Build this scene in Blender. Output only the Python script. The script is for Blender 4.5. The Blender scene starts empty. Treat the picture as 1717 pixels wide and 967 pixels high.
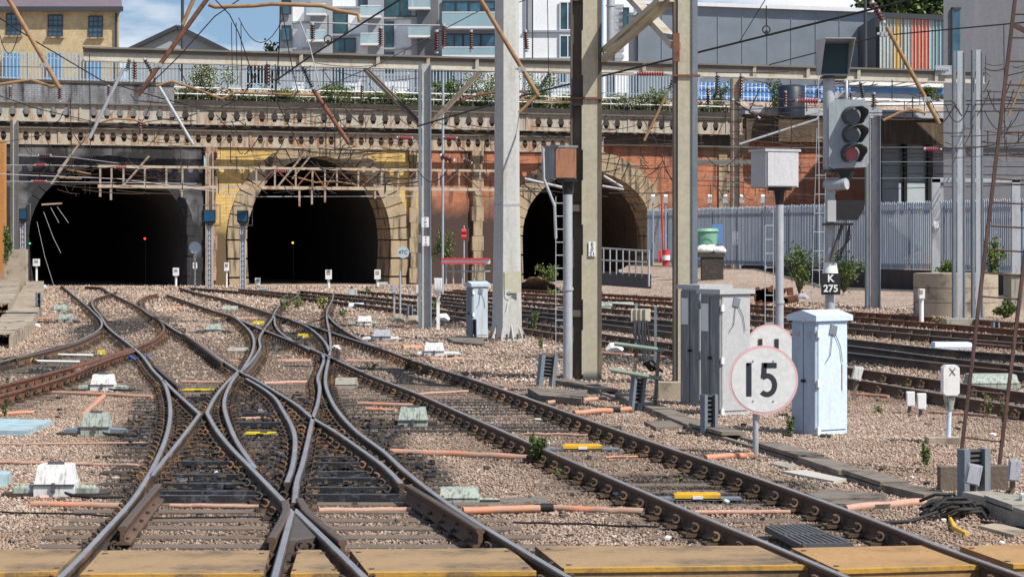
import bpy, math, random
import numpy as np
from mathutils import Vector, Matrix, kdtree
random.seed(7)
rng = np.random.default_rng(7)
sc = bpy.context.scene
C = bpy.context.collection
# ------------------------------------------------------------------ camera, light, exposure
F, CX, HY, CZ = 4000.0, 858.5, 400.0, 2.55
cam = bpy.data.cameras.new('camera'); camo = bpy.data.objects.new('camera', cam); C.objects.link(camo)
camo.location = (0, 0, CZ); camo.rotation_euler = (math.radians(90), 0, 0)
cam.sensor_width = 36; cam.lens = 36*F/1717; cam.shift_y = (HY-483.5)/1717
cam.clip_start = .5; cam.clip_end = 6000
sc.camera = camo
SUN_EL, SUN_AZ = math.radians(50), math.radians(127)      # azimuth clockwise from +Y
w = bpy.data.worlds.new('World'); sc.world = w; w.use_nodes = True
nt = w.node_tree; nt.nodes.clear()
def wn(t, **k):
    n = nt.nodes.new(t)
    for a, b in k.items(): setattr(n, a, b)
    return n
L = nt.links.new
out = wn('ShaderNodeOutputWorld'); bg = wn('ShaderNodeBackground'); sky = wn('ShaderNodeTexSky', sky_type='NISHITA', sun_disc=False)
sky.sun_elevation = SUN_EL; sky.sun_rotation = SUN_AZ; sky.dust_density = .1; sky.ozone_density = 3.0; sky.air_density = 1.2
tc = wn('ShaderNodeTexCoord'); mp = wn('ShaderNodeMapping'); mp.inputs['Scale'].default_value = (1, 1, 3.2)
nz = wn('ShaderNodeTexNoise'); nz.inputs['Scale'].default_value = 6.5; nz.inputs['Detail'].default_value = 9; nz.inputs['Roughness'].default_value = .58
mp.inputs['Location'].default_value = (.35, .0, .1)
cr = wn('ShaderNodeValToRGB'); cr.color_ramp.elements[0].position = .5; cr.color_ramp.elements[1].position = .66
mx = wn('ShaderNodeMix', data_type='RGBA'); mx.inputs[7].default_value = (8.6, 8.7, 9.0, 1)
va = wn('ShaderNodeVectorMath', operation='ADD'); va.inputs[1].default_value = (0, 0, .13); vn = wn('ShaderNodeVectorMath', operation='NORMALIZE')
L(tc.outputs['Generated'], va.inputs[0]); L(va.outputs[0], vn.inputs[0]); L(vn.outputs[0], sky.inputs[0]); L(tc.outputs['Generated'], mp.inputs[0]); L(mp.outputs[0], nz.inputs['Vector']); L(nz.outputs[0], cr.inputs[0])
L(cr.outputs[0], mx.inputs[0]); L(sky.outputs[0], mx.inputs[6]); L(mx.outputs[2], bg.inputs[0]); L(bg.outputs[0], out.inputs[0])
bg.inputs[1].default_value = .1
sun = bpy.data.lights.new('sun', 'SUN'); suno = bpy.data.objects.new('sun', sun); C.objects.link(suno)
sun.energy = 5.0; sun.angle = math.radians(.5); sun.color = (1, .95, .87)
sd = Vector((math.sin(SUN_AZ)*math.cos(SUN_EL), math.cos(SUN_AZ)*math.cos(SUN_EL), math.sin(SUN_EL)))
suno.rotation_euler = sd.to_track_quat('Z', 'Y').to_euler(); suno.location = (60, -40, 80)
sc.render.engine = 'CYCLES'
sc.view_settings.view_transform = 'Standard'; sc.view_settings.look = 'None'; sc.view_settings.exposure = .22; sc.view_settings.gamma = 1
sc.cycles.max_bounces = 6; sc.cycles.diffuse_bounces = 3; sc.cycles.glossy_bounces = 2; sc.cycles.transmission_bounces = 2

# ------------------------------------------------------------------ helpers
def P(px, py, Y): return Vector(((px-CX)/F*Y, Y, CZ-(py-HY)/F*Y))
def G(px, py, z=0.0):
    Y = (CZ-z)*F/(py-HY); return Vector(((px-CX)/F*Y, Y, z))
def YG(py, z=0.0): return (CZ-z)*F/(py-HY)

class MB:
    def __init__(s): s.v = []; s.f = []; s.m = []; s.sm = []
    def add(s, vs, fs, mi=0, smooth=False):
        o = len(s.v); s.v += [tuple(v) for v in vs]
        for f in fs: s.f.append(tuple(i+o for i in f)); s.m.append(mi); s.sm.append(smooth)
        return s
    def box(s, c, d, rz=0, mi=0, M=None, taper=1.0):
        hx, hy, hz = d[0]/2, d[1]/2, d[2]/2
        vs = [Vector((x*hx*(taper if z > 0 else 1), y*hy*(taper if z > 0 else 1), z*hz)) for z in (-1, 1) for x, y in ((-1, -1), (1, -1), (1, 1), (-1, 1))]
        if M is None: M = Matrix.Rotation(rz, 3, 'Z')
        c = Vector(c)
        return s.add([c+M@v for v in vs], [(3, 2, 1, 0), (4, 5, 6, 7), (0, 1, 5, 4), (1, 2, 6, 5), (2, 3, 7, 6), (3, 0, 4, 7)], mi)
    def bar(s, a, b, w, h, mi=0, up=(0, 0, 1)):
        a, b = Vector(a), Vector(b); d = b-a; L_ = d.length
        if L_ < 1e-6: return s
        d.normalize(); up = Vector(up)
        if abs(d.dot(up)) > .98: up = Vector((0, 1, 0))
        x = d.cross(up).normalized(); z = x.cross(d)
        M = Matrix((x, d, z)).transposed()
        return s.box((a+b)/2, (w, L_, h), M=M, mi=mi)
    def tube(s, pts, r, n=6, mi=0, smooth=True, caps=True, r2=None):
        pts = [Vector(p) for p in pts]; N = len(pts); vs = []
        px = None
        for i, p in enumerate(pts):
            d = (pts[min(i+1, N-1)]-pts[max(i-1, 0)])
            if d.length < 1e-9: d = Vector((0, 0, 1))
            d.normalize()
            if px is None:
                u = Vector((0, 0, 1)) if abs(d.z) < .9 else Vector((1, 0, 0))
                x = d.cross(u).normalized()
            else:
                x = (px-d*px.dot(d))
                x = x.normalized() if x.length > 1e-6 else d.orthogonal().normalized()
            px = x; y = d.cross(x)
            rr = r if r2 is None else r+(r2-r)*i/max(N-1, 1)
            if isinstance(r, (list, tuple)): rr = r[i]
            for k in range(n):
                a = 2*math.pi*k/n; vs.append(p+x*(rr*math.cos(a))+y*(rr*math.sin(a)))
        fs = [(i*n+k, i*n+(k+1) % n, (i+1)*n+(k+1) % n, (i+1)*n+k) for i in range(N-1) for k in range(n)]
        s.add(vs, fs, mi, smooth)
        if caps:
            s.add(vs[:n], [tuple(range(n))], mi); s.add(vs[-n:], [tuple(range(n-1, -1, -1))], mi)
        return s
    def cyl(s, a, b, r, r2=None, n=12, mi=0): return s.tube([a, b], [r, r2 if r2 is not None else r], n, mi)
    def quad(s, *p, mi=0): return s.add(p, [tuple(range(len(p)))], mi)
    def prism(s, poly, off, mi=0):
        n = len(poly); off = Vector(off); a = [Vector(p) for p in poly]; b = [p+off for p in a]
        return s.add(a+b, [tuple(range(n-1, -1, -1)), tuple(range(n, 2*n))]+[(i, (i+1) % n, (i+1) % n+n, i+n) for i in range(n)], mi)
    def build(s, name, mats, parent=None, world=False, kind=None, recalc=True):
        me = bpy.data.meshes.new(name); vs = s.v
        if parent is not None and world:
            MI = parent.matrix_basis.inverted(); vs = [tuple(MI@Vector(v)) for v in vs]
        me.from_pydata(vs, [], s.f)
        if not isinstance(mats, (list, tuple)): mats = [mats]
        for m in mats: me.materials.append(m)
        me.polygons.foreach_set('material_index', s.m); me.polygons.foreach_set('use_smooth', s.sm)
        if recalc:
            import bmesh
            bm = bmesh.new(); bm.from_mesh(me); bmesh.ops.recalc_face_normals(bm, faces=bm.faces); bm.to_mesh(me); bm.free()
        o = bpy.data.objects.new(name, me); C.objects.link(o)
        if parent is not None: o.parent = parent
        if kind: o['kind'] = kind
        return o
def tag(o, label, cat, group=None, kind=None):
    o['label'] = label; o['category'] = cat
    if group: o['group'] = group
    if kind: o['kind'] = kind
    return o
def thing(name, label, cat, loc=(0, 0, 0), rz=0, group=None):
    o = bpy.data.objects.new(name, None); C.objects.link(o); o.empty_display_size = .2
    o.matrix_basis = Matrix.Translation(Vector(loc))@Matrix.Rotation(rz, 4, 'Z')
    return tag(o, label, cat, group)
def at_origin(o):            # single-mesh thing: put the origin at its base
    me = o.data; n = len(me.vertices); a = np.empty(n*3); me.vertices.foreach_get('co', a); a = a.reshape(-1, 3)
    c = np.array([(a[:, 0].min()+a[:, 0].max())/2, (a[:, 1].min()+a[:, 1].max())/2, a[:, 2].min()])
    me.vertices.foreach_set('co', (a-c).ravel()); o.location = c; return o
def one(mb, name, mat, label, cat, group=None, kind=None): return tag(at_origin(mb.build(name, mat)), label, cat, group, kind)

def crom(pts, step):
    pts = [Vector(p) for p in pts]; n = len(pts); res = []
    for i in range(n-1):
        p0, p1, p2, p3 = pts[max(i-1, 0)], pts[i], pts[i+1], pts[min(i+2, n-1)]
        k = max(1, int((p2-p1).length/step))
        a = max((p1-p0).length, 1e-3)**.5; b = max((p2-p1).length, 1e-3)**.5; c_ = max((p3-p2).length, 1e-3)**.5
        for j in range(k):
            t = j/k
            m1 = (p2-p1)+b*((p1-p0)/a-(p2-p0)/(a+b))*(1 if i > 0 else 0)
            m2 = (p2-p1)+b*((p3-p2)/c_-(p3-p1)/(b+c_))*(1 if i < n-2 else 0)
            res.append(p1*(2*t**3-3*t*t+1)+m1*(t**3-2*t*t+t)+p2*(-2*t**3+3*t*t)+m2*(t**3-t*t))
    res.append(pts[-1]); return res

# ------------------------------------------------------------------ materials
_mc = {}
def mk(name):
    m = bpy.data.materials.new(name); m.use_nodes = True; t = m.node_tree; t.nodes.clear()
    o = t.nodes.new('ShaderNodeOutputMaterial'); b = t.nodes.new('ShaderNodeBsdfPrincipled'); t.links.new(b.outputs[0], o.inputs[0])
    return m, t, b
def nd(t, ty, ins=None, **k):
    n = t.nodes.new(ty)
    for a, b in k.items(): setattr(n, a, b)
    for a, b in (ins or {}).items():
        if isinstance(b, bpy.types.NodeSocket): t.links.new(b, n.inputs[a])
        else: n.inputs[a].default_value = b
    return n
def c4(c): return (c[0], c[1], c[2], 1)
def ramp(t, fac, a, b, ca=(0, 0, 0), cb=(1, 1, 1)):
    r = nd(t, 'ShaderNodeValToRGB', {0: fac}); e = r.color_ramp.elements
    e[0].position = a; e[1].position = b; e[0].color = c4(ca); e[1].color = c4(cb); return r.outputs[0]
def mixc(t, f, a, b, mode='MIX'):
    m = nd(t, 'ShaderNodeMix', data_type='RGBA', blend_type=mode)
    for i, v in ((0, f), (6, a), (7, b)):
        if isinstance(v, bpy.types.NodeSocket): t.links.new(v, m.inputs[i])
        else: m.inputs[i].default_value = v if i == 0 else c4(v)
    return m.outputs[2]
def coords(t, scale=(1, 1, 1)):
    tcn = nd(t, 'ShaderNodeTexCoord'); return nd(t, 'ShaderNodeMapping', {0: tcn.outputs['Object'], 'Scale': scale}).outputs[0]
def noise(t, vec, s, d=4, r=.6): return nd(t, 'ShaderNodeTexNoise', {'Vector': vec, 'Scale': s, 'Detail': d, 'Roughness': r}).outputs[0]
def paint(name, c1, c2=None, sc_=2.5, rough=.6, metal=0, stain=None, st=(.52, .66), ss=1.5, streak=True, bump=.15, bs=40, spec=.4, seed=0):
    if name in _mc: return _mc[name]
    m, t, b = mk(name); _mc[name] = m
    c2 = c2 or tuple(x*.72 for x in c1)
    v = coords(t); v2 = coords(t, (6, 6, .7) if streak else (1, 1, 1))
    col = mixc(t, ramp(t, noise(t, v, sc_, 6), .35, .68), c1, c2)
    fine = noise(t, v, sc_*14, 3); col = mixc(t, .35, col, mixc(t, ramp(t, fine, .3, .7), tuple(x*.7 for x in c1), tuple(min(1, x*1.25) for x in c1)))
    if stain:
        n2 = noise(t, v2, ss, 5, .65); col = mixc(t, ramp(t, n2, st[0], st[1]), col, stain)
    t.links.new(col, b.inputs['Base Color'])
    rr = nd(t, 'ShaderNodeMapRange', {0: noise(t, v, sc_*3), 3: max(.05, rough-.12), 4: min(1, rough+.15)}); t.links.new(rr.outputs[0], b.inputs['Roughness'])
    b.inputs['Metallic'].default_value = metal; b.inputs['Specular IOR Level'].default_value = spec
    if bump:
        bn = nd(t, 'ShaderNodeBump', {'Strength': bump, 'Distance': .02, 'Height': noise(t, v, bs, 4)}); t.links.new(bn.outputs[0], b.inputs['Normal'])
    return m
def brick(name, c1, c2, mortar, soot_shade=(.03, .028, .026), zs=None, s_amt=(.5, .7), big=.6, bw=.23, bh=.075, spread=2.0, patch=None, pt=(.5, .56)):
    m, t, b = mk(name)
    tcn = nd(t, 'ShaderNodeTexCoord'); sp = nd(t, 'ShaderNodeSeparateXYZ', {0: tcn.outputs['Object']})
    cb = nd(t, 'ShaderNodeCombineXYZ', {0: sp.outputs[0], 1: sp.outputs[2]})
    bt = nd(t, 'ShaderNodeTexBrick', {'Vector': cb.outputs[0], 'Color1': c4(c1), 'Color2': c4(c2), 'Mortar': c4(mortar), 'Scale': 1.0, 'Mortar Size': .016, 'Bias': -.1, 'Brick Width': bw, 'Row Height': bh})
    v = coords(t); n1 = noise(t, v, big, 7, .65)
    col = mixc(t, ramp(t, n1, .38, .64), bt.outputs[0], tuple(x*.55 for x in c1))
    col = mixc(t, .25, col, mixc(t, ramp(t, noise(t, v, 5, 5, .7), .35, .62), tuple(x*.6 for x in c2), tuple(min(1, x*1.3) for x in c1)))
    if patch: col = mixc(t, ramp(t, noise(t, v, .45, 3), pt[0], pt[1]), col, patch)
    v2 = coords(t, (2.2, 2.2, .25)); n2 = noise(t, v2, .9, 6, .7)
    f = ramp(t, n2, s_amt[0], s_amt[1])
    if zs is not None:
        g = nd(t, 'ShaderNodeMath', {0: zs, 1: sp.outputs[2]}, operation='SUBTRACT').outputs[0]
        g = nd(t, 'ShaderNodeMath', {0: g, 1: nd(t, 'ShaderNodeMath', {0: noise(t, v, .7, 5), 1: spread*1.6}, operation='MULTIPLY').outputs[0]}, operation='ADD').outputs[0]
        g = nd(t, 'ShaderNodeMapRange', {0: g, 1: spread*.5, 2: spread*1.2}).outputs[0]
        f = nd(t, 'ShaderNodeMath', {0: f, 1: g}, operation='MAXIMUM').outputs[0]
    col = mixc(t, f, col, soot_shade)
    t.links.new(col, b.inputs['Base Color']); b.inputs['Roughness'].default_value = .9
    bn = nd(t, 'ShaderNodeBump', {'Strength': .4, 'Distance': .02, 'Height': bt.outputs[1]}); t.links.new(bn.outputs[0], b.inputs['Normal'])
    return m
def glassy(name, c, rough=.08, spec=.9):
    m, t, b = mk(name); v = coords(t)
    t.links.new(mixc(t, ramp(t, noise(t, v, .6, 3), .4, .65), c, tuple(x*.4 for x in c)), b.inputs['Base Color'])
    b.inputs['Roughness'].default_value = rough; b.inputs['Specular IOR Level'].default_value = spec; return m
def emis(name, c, s):
    m, t, b = mk(name); b.inputs['Base Color'].default_value = c4(c); b.inputs['Emission Color'].default_value = c4(c); b.inputs['Emission Strength'].default_value = s; return m

M = {}
M['rail_side'] = paint('rail_side', (.13, .078, .052), (.075, .05, .037), 3, .85, .0, stain=(.13, .07, .04), streak=False, bump=.3, bs=60)
M['rail_black'] = paint('rail_black', (.065, .045, .034), (.03, .024, .021), 3, .65, .0, stain=(.16, .09, .05), st=(.5, .64), streak=False, bump=.3, bs=60)
M['rail_rust'] = paint('rail_rust', (.2, .075, .035), (.11, .05, .03), 4, .85, 0, stain=(.07, .035, .025), streak=False, bump=.3, bs=60)
M['rail_top'] = paint('rail_top', (.62, .6, .58), (.4, .37, .35), 1.2, .34, .8, bump=.05, streak=False)
M['rail_top_dull'] = paint('rail_top_dull', (.15, .12, .1), (.09, .065, .05), 2, .5, .5, bump=.1, streak=False)
M['sleeper'] = paint('sleeper', (.17, .13, .1), (.1, .075, .06), 3, .95, 0, stain=(.17, .14, .12), streak=False, ss=6, st=(.55, .7), bump=.5, bs=25)
M['sleeper_dark'] = paint('sleeper_dark', (.06, .05, .043), (.028, .025, .023), 3, .85, 0, stain=(.1, .085, .07), streak=False, ss=6, bump=.5, bs=25)
M['chair'] = paint('chair', (.1, .065, .04), (.05, .036, .028), 8, .9, 0, stain=(.2, .12, .07), streak=False, ss=5, bump=.4)
M['chair_dark'] = paint('chair_dark', (.07, .052, .04), (.03, .025, .023), 8, .75, 0, stain=(.22, .12, .06), st=(.5, .6), streak=False, ss=1.2, bump=.4)
M['oily'] = paint('oily', (.045, .043, .045), (.02, .02, .022), 5, .35, .2, stain=(.11, .11, .12), streak=False, ss=8, bump=.5)
M['pipe'] = paint('pipe', (.6, .24, .13), (.52, .29, .2), 1.5, .7, 0, stain=(.4, .27, .2), streak=False, st=(.42, .62), ss=3.5, bump=.1)
M['pipe_pale'] = paint('pipe_pale', (.52, .3, .22), (.42, .28, .22), 1.5, .7, 0, stain=(.3, .2, .15), streak=False, ss=2, bump=.2)
M['pm_green'] = paint('pm_green', (.4, .46, .41), (.28, .34, .3), 7, .7, 0, stain=(.17, .16, .12), ss=6, st=(.46, .64), streak=True, bump=.1)
M['pm_white'] = paint('pm_white', (.72, .72, .7), (.58, .6, .58), 7, .65, 0, stain=(.33, .31, .27), ss=5, st=(.53, .7), bump=.1)
M['sig_grey'] = paint('sig_grey', (.3, .34, .37), (.24, .28, .31), 3, .5, 0, stain=(.36, .39, .4), ss=3, bump=.05)
M['pm_grey'] = paint('pm_grey', (.42, .42, .46), (.33, .34, .38), 4, .6, 0, stain=(.2, .2, .2), ss=4, st=(.58, .7), bump=.1)
M['steel_dark'] = paint('steel_dark', (.1, .105, .115), (.06, .06, .065), 4, .6, .2, stain=(.14, .1, .07), ss=3, bump=.2)
M['yellow'] = paint('yellow', (.78, .45, .03), (.66, .37, .04), 5, .6, 0, stain=(.4, .27, .07), ss=7, streak=False, bump=.1)
M['lemon'] = paint('lemon', (.68, .55, .02), (.5, .4, .04), 5, .6, 0, stain=(.2, .15, .05), ss=7, streak=False, bump=.1)
M['board2'] = paint('board2', (.4, .235, .1), (.3, .18, .08), 1.3, .85, 0, stain=(.24, .14, .07), ss=2.2, st=(.55, .7), streak=False, bump=.35, bs=16)
M['board'] = paint('board', (.33, .22, .115), (.23, .155, .09), 1.9, .85, 0, stain=(.13, .095, .06), ss=1.8, st=(.53, .68), streak=False, bump=.35, bs=16)
M['board_edge'] = paint('board_edge', (.5, .28, .05), (.36, .21, .06), 3, .8, 0, stain=(.2, .13, .06), ss=4, streak=False, bump=.2)
M['timber'] = paint('timber', (.2, .17, .14), (.12, .1, .085), 3, .95, 0, stain=(.08, .065, .055), ss=5, streak=False, bump=.4)
M['concrete'] = paint('concrete', (.36, .33, .28), (.27, .25, .21), 2, .9, 0, stain=(.17, .15, .12), ss=1.5, bump=.3, bs=20)
M['concrete_warm'] = paint('concrete_warm', (.4, .33, .25), (.3, .25, .19), 2, .9, 0, stain=(.17, .14, .11), ss=2, streak=False, bump=.3, bs=20)
M['slab_blue'] = paint('slab_blue', (.36, .5, .56), (.3, .43, .48), 2, .7, 0, stain=(.3, .32, .28), ss=3, streak=False)
M['galv'] = paint('galv', (.45, .47, .49), (.36, .38, .41), 2.5, .55, .25, stain=(.3, .3, .29), ss=1.2, bump=.1)
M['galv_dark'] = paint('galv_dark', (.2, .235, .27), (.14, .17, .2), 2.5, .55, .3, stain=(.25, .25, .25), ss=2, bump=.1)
M['column'] = paint('column', (.5, .5, .47), (.42, .42, .4), .8, .7, 0, stain=(.36, .33, .26), ss=.7, st=(.55, .75), bump=.1)
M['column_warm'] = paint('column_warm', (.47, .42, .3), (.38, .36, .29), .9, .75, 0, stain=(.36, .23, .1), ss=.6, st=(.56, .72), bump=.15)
M['column_brown_shade'] = paint('column_brown_shade', (.12, .1, .08), (.085, .07, .06), 1, .8, 0, stain=(.2, .15, .1), ss=1, bump=.15)  # dark brown steel; also stands in for the warm column's shaded web
M['beam'] = paint('beam', (.48, .45, .38), (.38, .355, .3), .8, .8, 0, stain=(.36, .25, .14), ss=.5, st=(.52, .68), bump=.15)
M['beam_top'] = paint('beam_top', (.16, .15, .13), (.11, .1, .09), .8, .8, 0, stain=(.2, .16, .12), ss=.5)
M['girder'] = paint('girder', (.42, .39, .33), (.29, .26, .21), .9, .85, 0, stain=(.27, .15, .08), ss=.6, st=(.48, .62), bump=.2)
M['girder_dark'] = paint('girder_dark', (.07, .055, .045), (.04, .035, .03), .6, .9, 0, stain=(.12, .08, .05), ss=.8)
M['tan'] = paint('tan', (.33, .2, .095), (.24, .14, .075), 2, .75, 0, stain=(.2, .1, .05), ss=3, streak=False, bump=.2)
M['rust'] = paint('rust', (.22, .09, .05), (.13, .06, .04), 3, .85, 0, stain=(.08, .045, .035), ss=3, streak=False, bump=.3)
M['cream'] = paint('cream', (.44, .36, .27), (.33, .24, .17), 1.5, .8, 0, stain=(.28, .14, .08), ss=3, st=(.52, .66), streak=False, bump=.2)
M['wire'] = paint('wire', (.035, .032, .03), (.02, .02, .02), 2, .7, .2, bump=0)
M['wire_pale'] = paint('wire_pale', (.45, .45, .46), (.3, .3, .32), 2, .6, .2, bump=0)
M['wire_brown'] = paint('wire_brown', (.07, .045, .032), (.05, .038, .03), 2, .7, .2, bump=0)
M['insul'] = paint('insul', (.085, .022, .018), (.06, .02, .018), 6, .3, 0, bump=0, spec=.6)
M['insul_red'] = paint('insul_red', (.3, .04, .05), (.22, .035, .045), 6, .35, 0, bump=0, spec=.6)
M['insul_dark'] = paint('insul_dark', (.03, .028, .026), (.02, .02, .02), 6, .4, 0, bump=0, spec=.6)
M['white'] = paint('white', (.8, .8, .78), (.72, .72, .7), 3, .55, 0, stain=(.55, .53, .48), ss=3, st=(.6, .75), bump=.05)
M['cab_blue'] = paint('cab_blue', (.58, .68, .8), (.53, .63, .75), 1.5, .5, 0, stain=(.5, .52, .53), ss=1.2, st=(.58, .8), bump=.05)
M['cab_grey'] = paint('cab_grey', (.46, .46, .46), (.39, .4, .41), 1.5, .45, .05, stain=(.42, .42, .42), ss=1.5, st=(.58, .8), bump=.05)
M['cab_door'] = paint('cab_door', (.19, .2, .215), (.155, .165, .18), 1.5, .4, .1, stain=(.3, .3, .3), ss=2, bump=.05)
M['black'] = paint('black', (.018, .018, .02), (.012, .012, .013), 4, .5, 0, bump=.05)
M['ink'] = paint('ink', (.03, .035, .045), (.03, .035, .045), 4, .6, 0, bump=0)
M['red'] = paint('red', (.62, .04, .045), (.5, .05, .05), 4, .55, 0, stain=(.3, .05, .05), ss=4, bump=.05)
M['pink'] = paint('pink', (.72, .42, .42), (.7, .5, .5), 6, .6, 0, bump=.02)
M['teal'] = glassy('teal', (.012, .055, .062), .3, .3)
M['blue_screen'] = paint('blue_screen', (.01, .08, .16), (.01, .05, .11), 4, .4, 0, bump=0)
M['blue_bag'] = paint('blue_bag', (.03, .12, .5), (.02, .08, .35), 8, .5, 0, bump=.2)
M['rust_box'] = paint('rust_box', (.3, .13, .07), (.22, .1, .06), 3, .8, 0, stain=(.15, .08, .05), ss=3, bump=.2)
M['green_tube'] = paint('green_tube', (.2, .27, .22), (.16, .21, .18), 4, .5, .1, bump=.1)
M['brown_ladder'] = paint('brown_ladder', (.085, .045, .035), (.06, .035, .03), 3, .7, 0, stain=(.13, .07, .05), ss=4, bump=.15)
# ------------------------------------------------------------------ rails (traced as ground points at rail-top height)
ZT = .185
RAILS = {  # key: (track, style, pixel points)
 'A': ('main', 'side', [(393,531),(426,546),(446,554),(485,569),(519,583),(552,597),(600,619),(630,632),(705,661),(780,694),(860,729),(985,783),(1110,836),(1210,878),(1290,911),(1422,967),(1500,1000)]),
 'B': ('main', 'side', [(300,481),(330,490),(370,499),(403,509),(436,519),(461,527),(485,534),(519,544),(552,555),(600,571),(647,586),(700,606),(780,631),(860,658),(950,690),(1050,725),(1170,766),(1290,807),(1410,850),(1500,884),(1570,912),(1717,965),(1800,995)]),
 'R1': ('xover', 'black', [(196,488),(176,495),(160,500),(154,508),(159,518),(167,527),(173,536),(179,546),(191,557),(211,572),(226,584),(239,596),(257,620),(273,637),(281,656),(285,676),(285,702),(278,734),(262,772),(248,798),(225,834),(175,890),(125,943),(90,977),(65,1000)]),
 'D1': ('left', 'black', [(102,477),(124,495),(145,512),(161,527),(169,536),(171,543),(167,551),(153,560),(124,573),(80,584),(0,606),(-90,628)]),
 'D1c': ('left', 'dull', [(168,556),(150,566),(124,577),(80,589),(30,601)]),
 'D4': ('rusty', 'rust', [(263,492),(244,497),(235,505),(238,514),(255,527),(270,539),(275,549),(271,558),(253,571),(234,579),(223,584),(182,597),(131,612),(105,618),(50,633),(0,645),(-90,667)]),
 'D4b': ('rusty', 'rust', [(226,587),(190,598),(150,613),(120,626),(60,645),(0,661),(-90,683)]),
 'R5': ('xover', 'black', [(143,480),(164,481),(182,489),(207,501),(233,514),(252,527),(272,538),(291,551),(330,573),(365,598),(402,622),(426,634),(463,656),(501,680),(523,699),(560,721),(605,752),(648,784),(673,810)]),
 'R2': ('xover', 'black', [(274,636),(292,654),(314,674),(335,693)]),
 'R2b': ('xover', 'black', [(335,693),(311,725),(290,752),(268,779),(254,797)]),
 'R3': ('xover', 'black', [(400,621),(374,647),(357,671),(347,691)]),
 'R3b': ('xover', 'black', [(347,691),(363,719),(389,751),(417,779),(457,820),(482,846)]),
 'R4': ('xover', 'black', [(398,626),(388,640),(378,663),(376,680),(385,712),(398,740),(428,784)]),
 'R9': ('xover', 'black', [(413,634),(436,647),(460,665),(475,688),(490,715),(495,738),(490,783),(481,808)]),
 'R8': ('xover', 'black', [(541,592),(543,602),(538,618),(533,632),(536,649),(533,674),(525,699),(521,716),(514,749),(506,781),(498,806),(494,842)]),
 'EPS': ('xover', 'black', [(560,488),(557,503),(549,519),(548,533),(551,549),(554,569),(554,586),(551,602),(546,630),(547,648),(560,678),(578,702),(603,726),(645,757),(672,782),(718,819),(781,863),(860,911),(958,969),(1010,1000)]),
 'E4': ('xover', 'side', [(280,493),(320,507),(361,521),(390,530),(409,544),(422,559),(426,573),(422,592),(405,622)]),
 'E6': ('xover', 'black', [(504,486),(495,498),(474,507),(463,519),(456,534),(442,553),(435,567),(436,583),(424,602),(407,621)]),
 'E7': ('xover', 'black', [(460,530),(462,545),(472,558),(492,571),(519,585)]),
 'E8': ('xover', 'black', [(490,536),(512,545),(532,559),(547,576),(552,588)]),
 'E10': ('xover', 'side', [(550,529),(565,544),(600,566),(640,584)]),
 'N1': ('xover', 'black', [(491,852),(481,890),(465,950),(452,1000)]),
 'N2': ('xover', 'black', [(493,852),(540,897),(607,962),(645,1000)]),
 'g1': ('right_near', 'side', [(1900,713),(1717,682),(1581,660),(1446,637),(1300,613),(1127,588),(1010,571),(874,549),(740,527),(600,509),(485,496),(403,488),(320,482)]),
 'g2': ('right_near', 'side', [(1900,684),(1717,657),(1578,637),(1449,619),(1300,598),(1127,575),(1010,559),(874,539),(740,519),(600,501),(485,491),(400,484)]),
 'g3': ('right_mid', 'black', [(1900,645),(1717,623),(1576,608),(1426,591),(1300,577),(1127,557),(1010,543),(874,527),(740,510),(620,497),(500,487)]),
 'g3b': ('right_mid', 'black', [(1717,614),(1576,598),(1426,579),(1300,566),(1127,547),(1010,535),(874,520),(740,504)]),
 'g4': ('right_mid', 'black', [(1900,612),(1717,595),(1576,584),(1426,568),(1300,556),(1127,538),(1010,527),(874,513),(740,499),(600,487)]),
 'g5': ('right_far', 'side', [(1900,589),(1717,575),(1622,568),(1426,550),(1300,540),(1127,525),(1010,516),(874,505),(740,493)]),
 'g6': ('right_far', 'side', [(1900,577),(1717,564),(1563,553),(1426,541),(1300,531),(1127,516),(1010,507),(874,497),(740,487)]),
 'g7': ('right_back', 'rust', [(1900,567),(1717,553),(1426,530),(1300,520),(1127,506),(1010,499),(874,491),(760,485)]),
 'g8': ('right_back', 'rust', [(1900,552),(1717,541),(1426,522),(1300,513),(1127,499),(1010,492),(874,485)]),
 'CK1': ('xover', 'dull', [(265,814),(235,849),(205,886)]),
 'CK2': ('main_check', 'dull', [(685,816),(740,849),(806,890)]),
 'CK3': ('xover', 'dull', [(478,842),(480,858),(455,905)]),
 'CK4': ('xover', 'dull', [(502,838),(512,856),(575,910)]),
 'CK5': ('xover', 'dull', [(437,590),(424,612),(412,626)]),
 'CK6': ('xover', 'dull', [(308,560),(340,583),(372,608)]),
 'CK7': ('xover', 'dull', [(258,612),(280,632),(300,648)]),
}
STY = {'side': (M['rail_side'], M['rail_top']), 'black': (M['rail_black'], M['rail_top']), 'dull': (M['rail_side'], M['rail_top_dull']), 'rust': (M['rail_rust'], M['rail_top_dull'])}
TRK = {}
def trk(key, label):
    TRK[key] = thing('railway_track', label, 'railway track', TR0[key])
TR0 = {'main': (2.2, 25, 0), 'xover': (-2, 25, 0), 'left': (-11, 55, 0), 'rusty': (-9.5, 45, 0), 'right_near': (6, 43, 0), 'right_mid': (7, 55, 0), 'right_far': (8, 68, 0), 'right_back': (9, 78, 0)}
trk('main', 'plain brown railway track curving past the round 15 sign from bottom right')
trk('xover', 'black oily switch and crossing rails tangled in the left half of the foreground')
trk('left', 'black railway track curving out at the left edge towards the sooty tunnel')
trk('rusty', 'rusty orange railway track with a check rail joining the left crossing')
trk('right_near', 'brown railway track with spring clips right behind the white cabinet')
trk('right_mid', 'black three-railed railway track, second of the tracks behind the white cabinet')
trk('right_far', 'brown railway track, third of the tracks behind the white cabinet')
trk('right_back', 'rusty railway track farthest behind the white cabinet, along the ballast bank')
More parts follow.
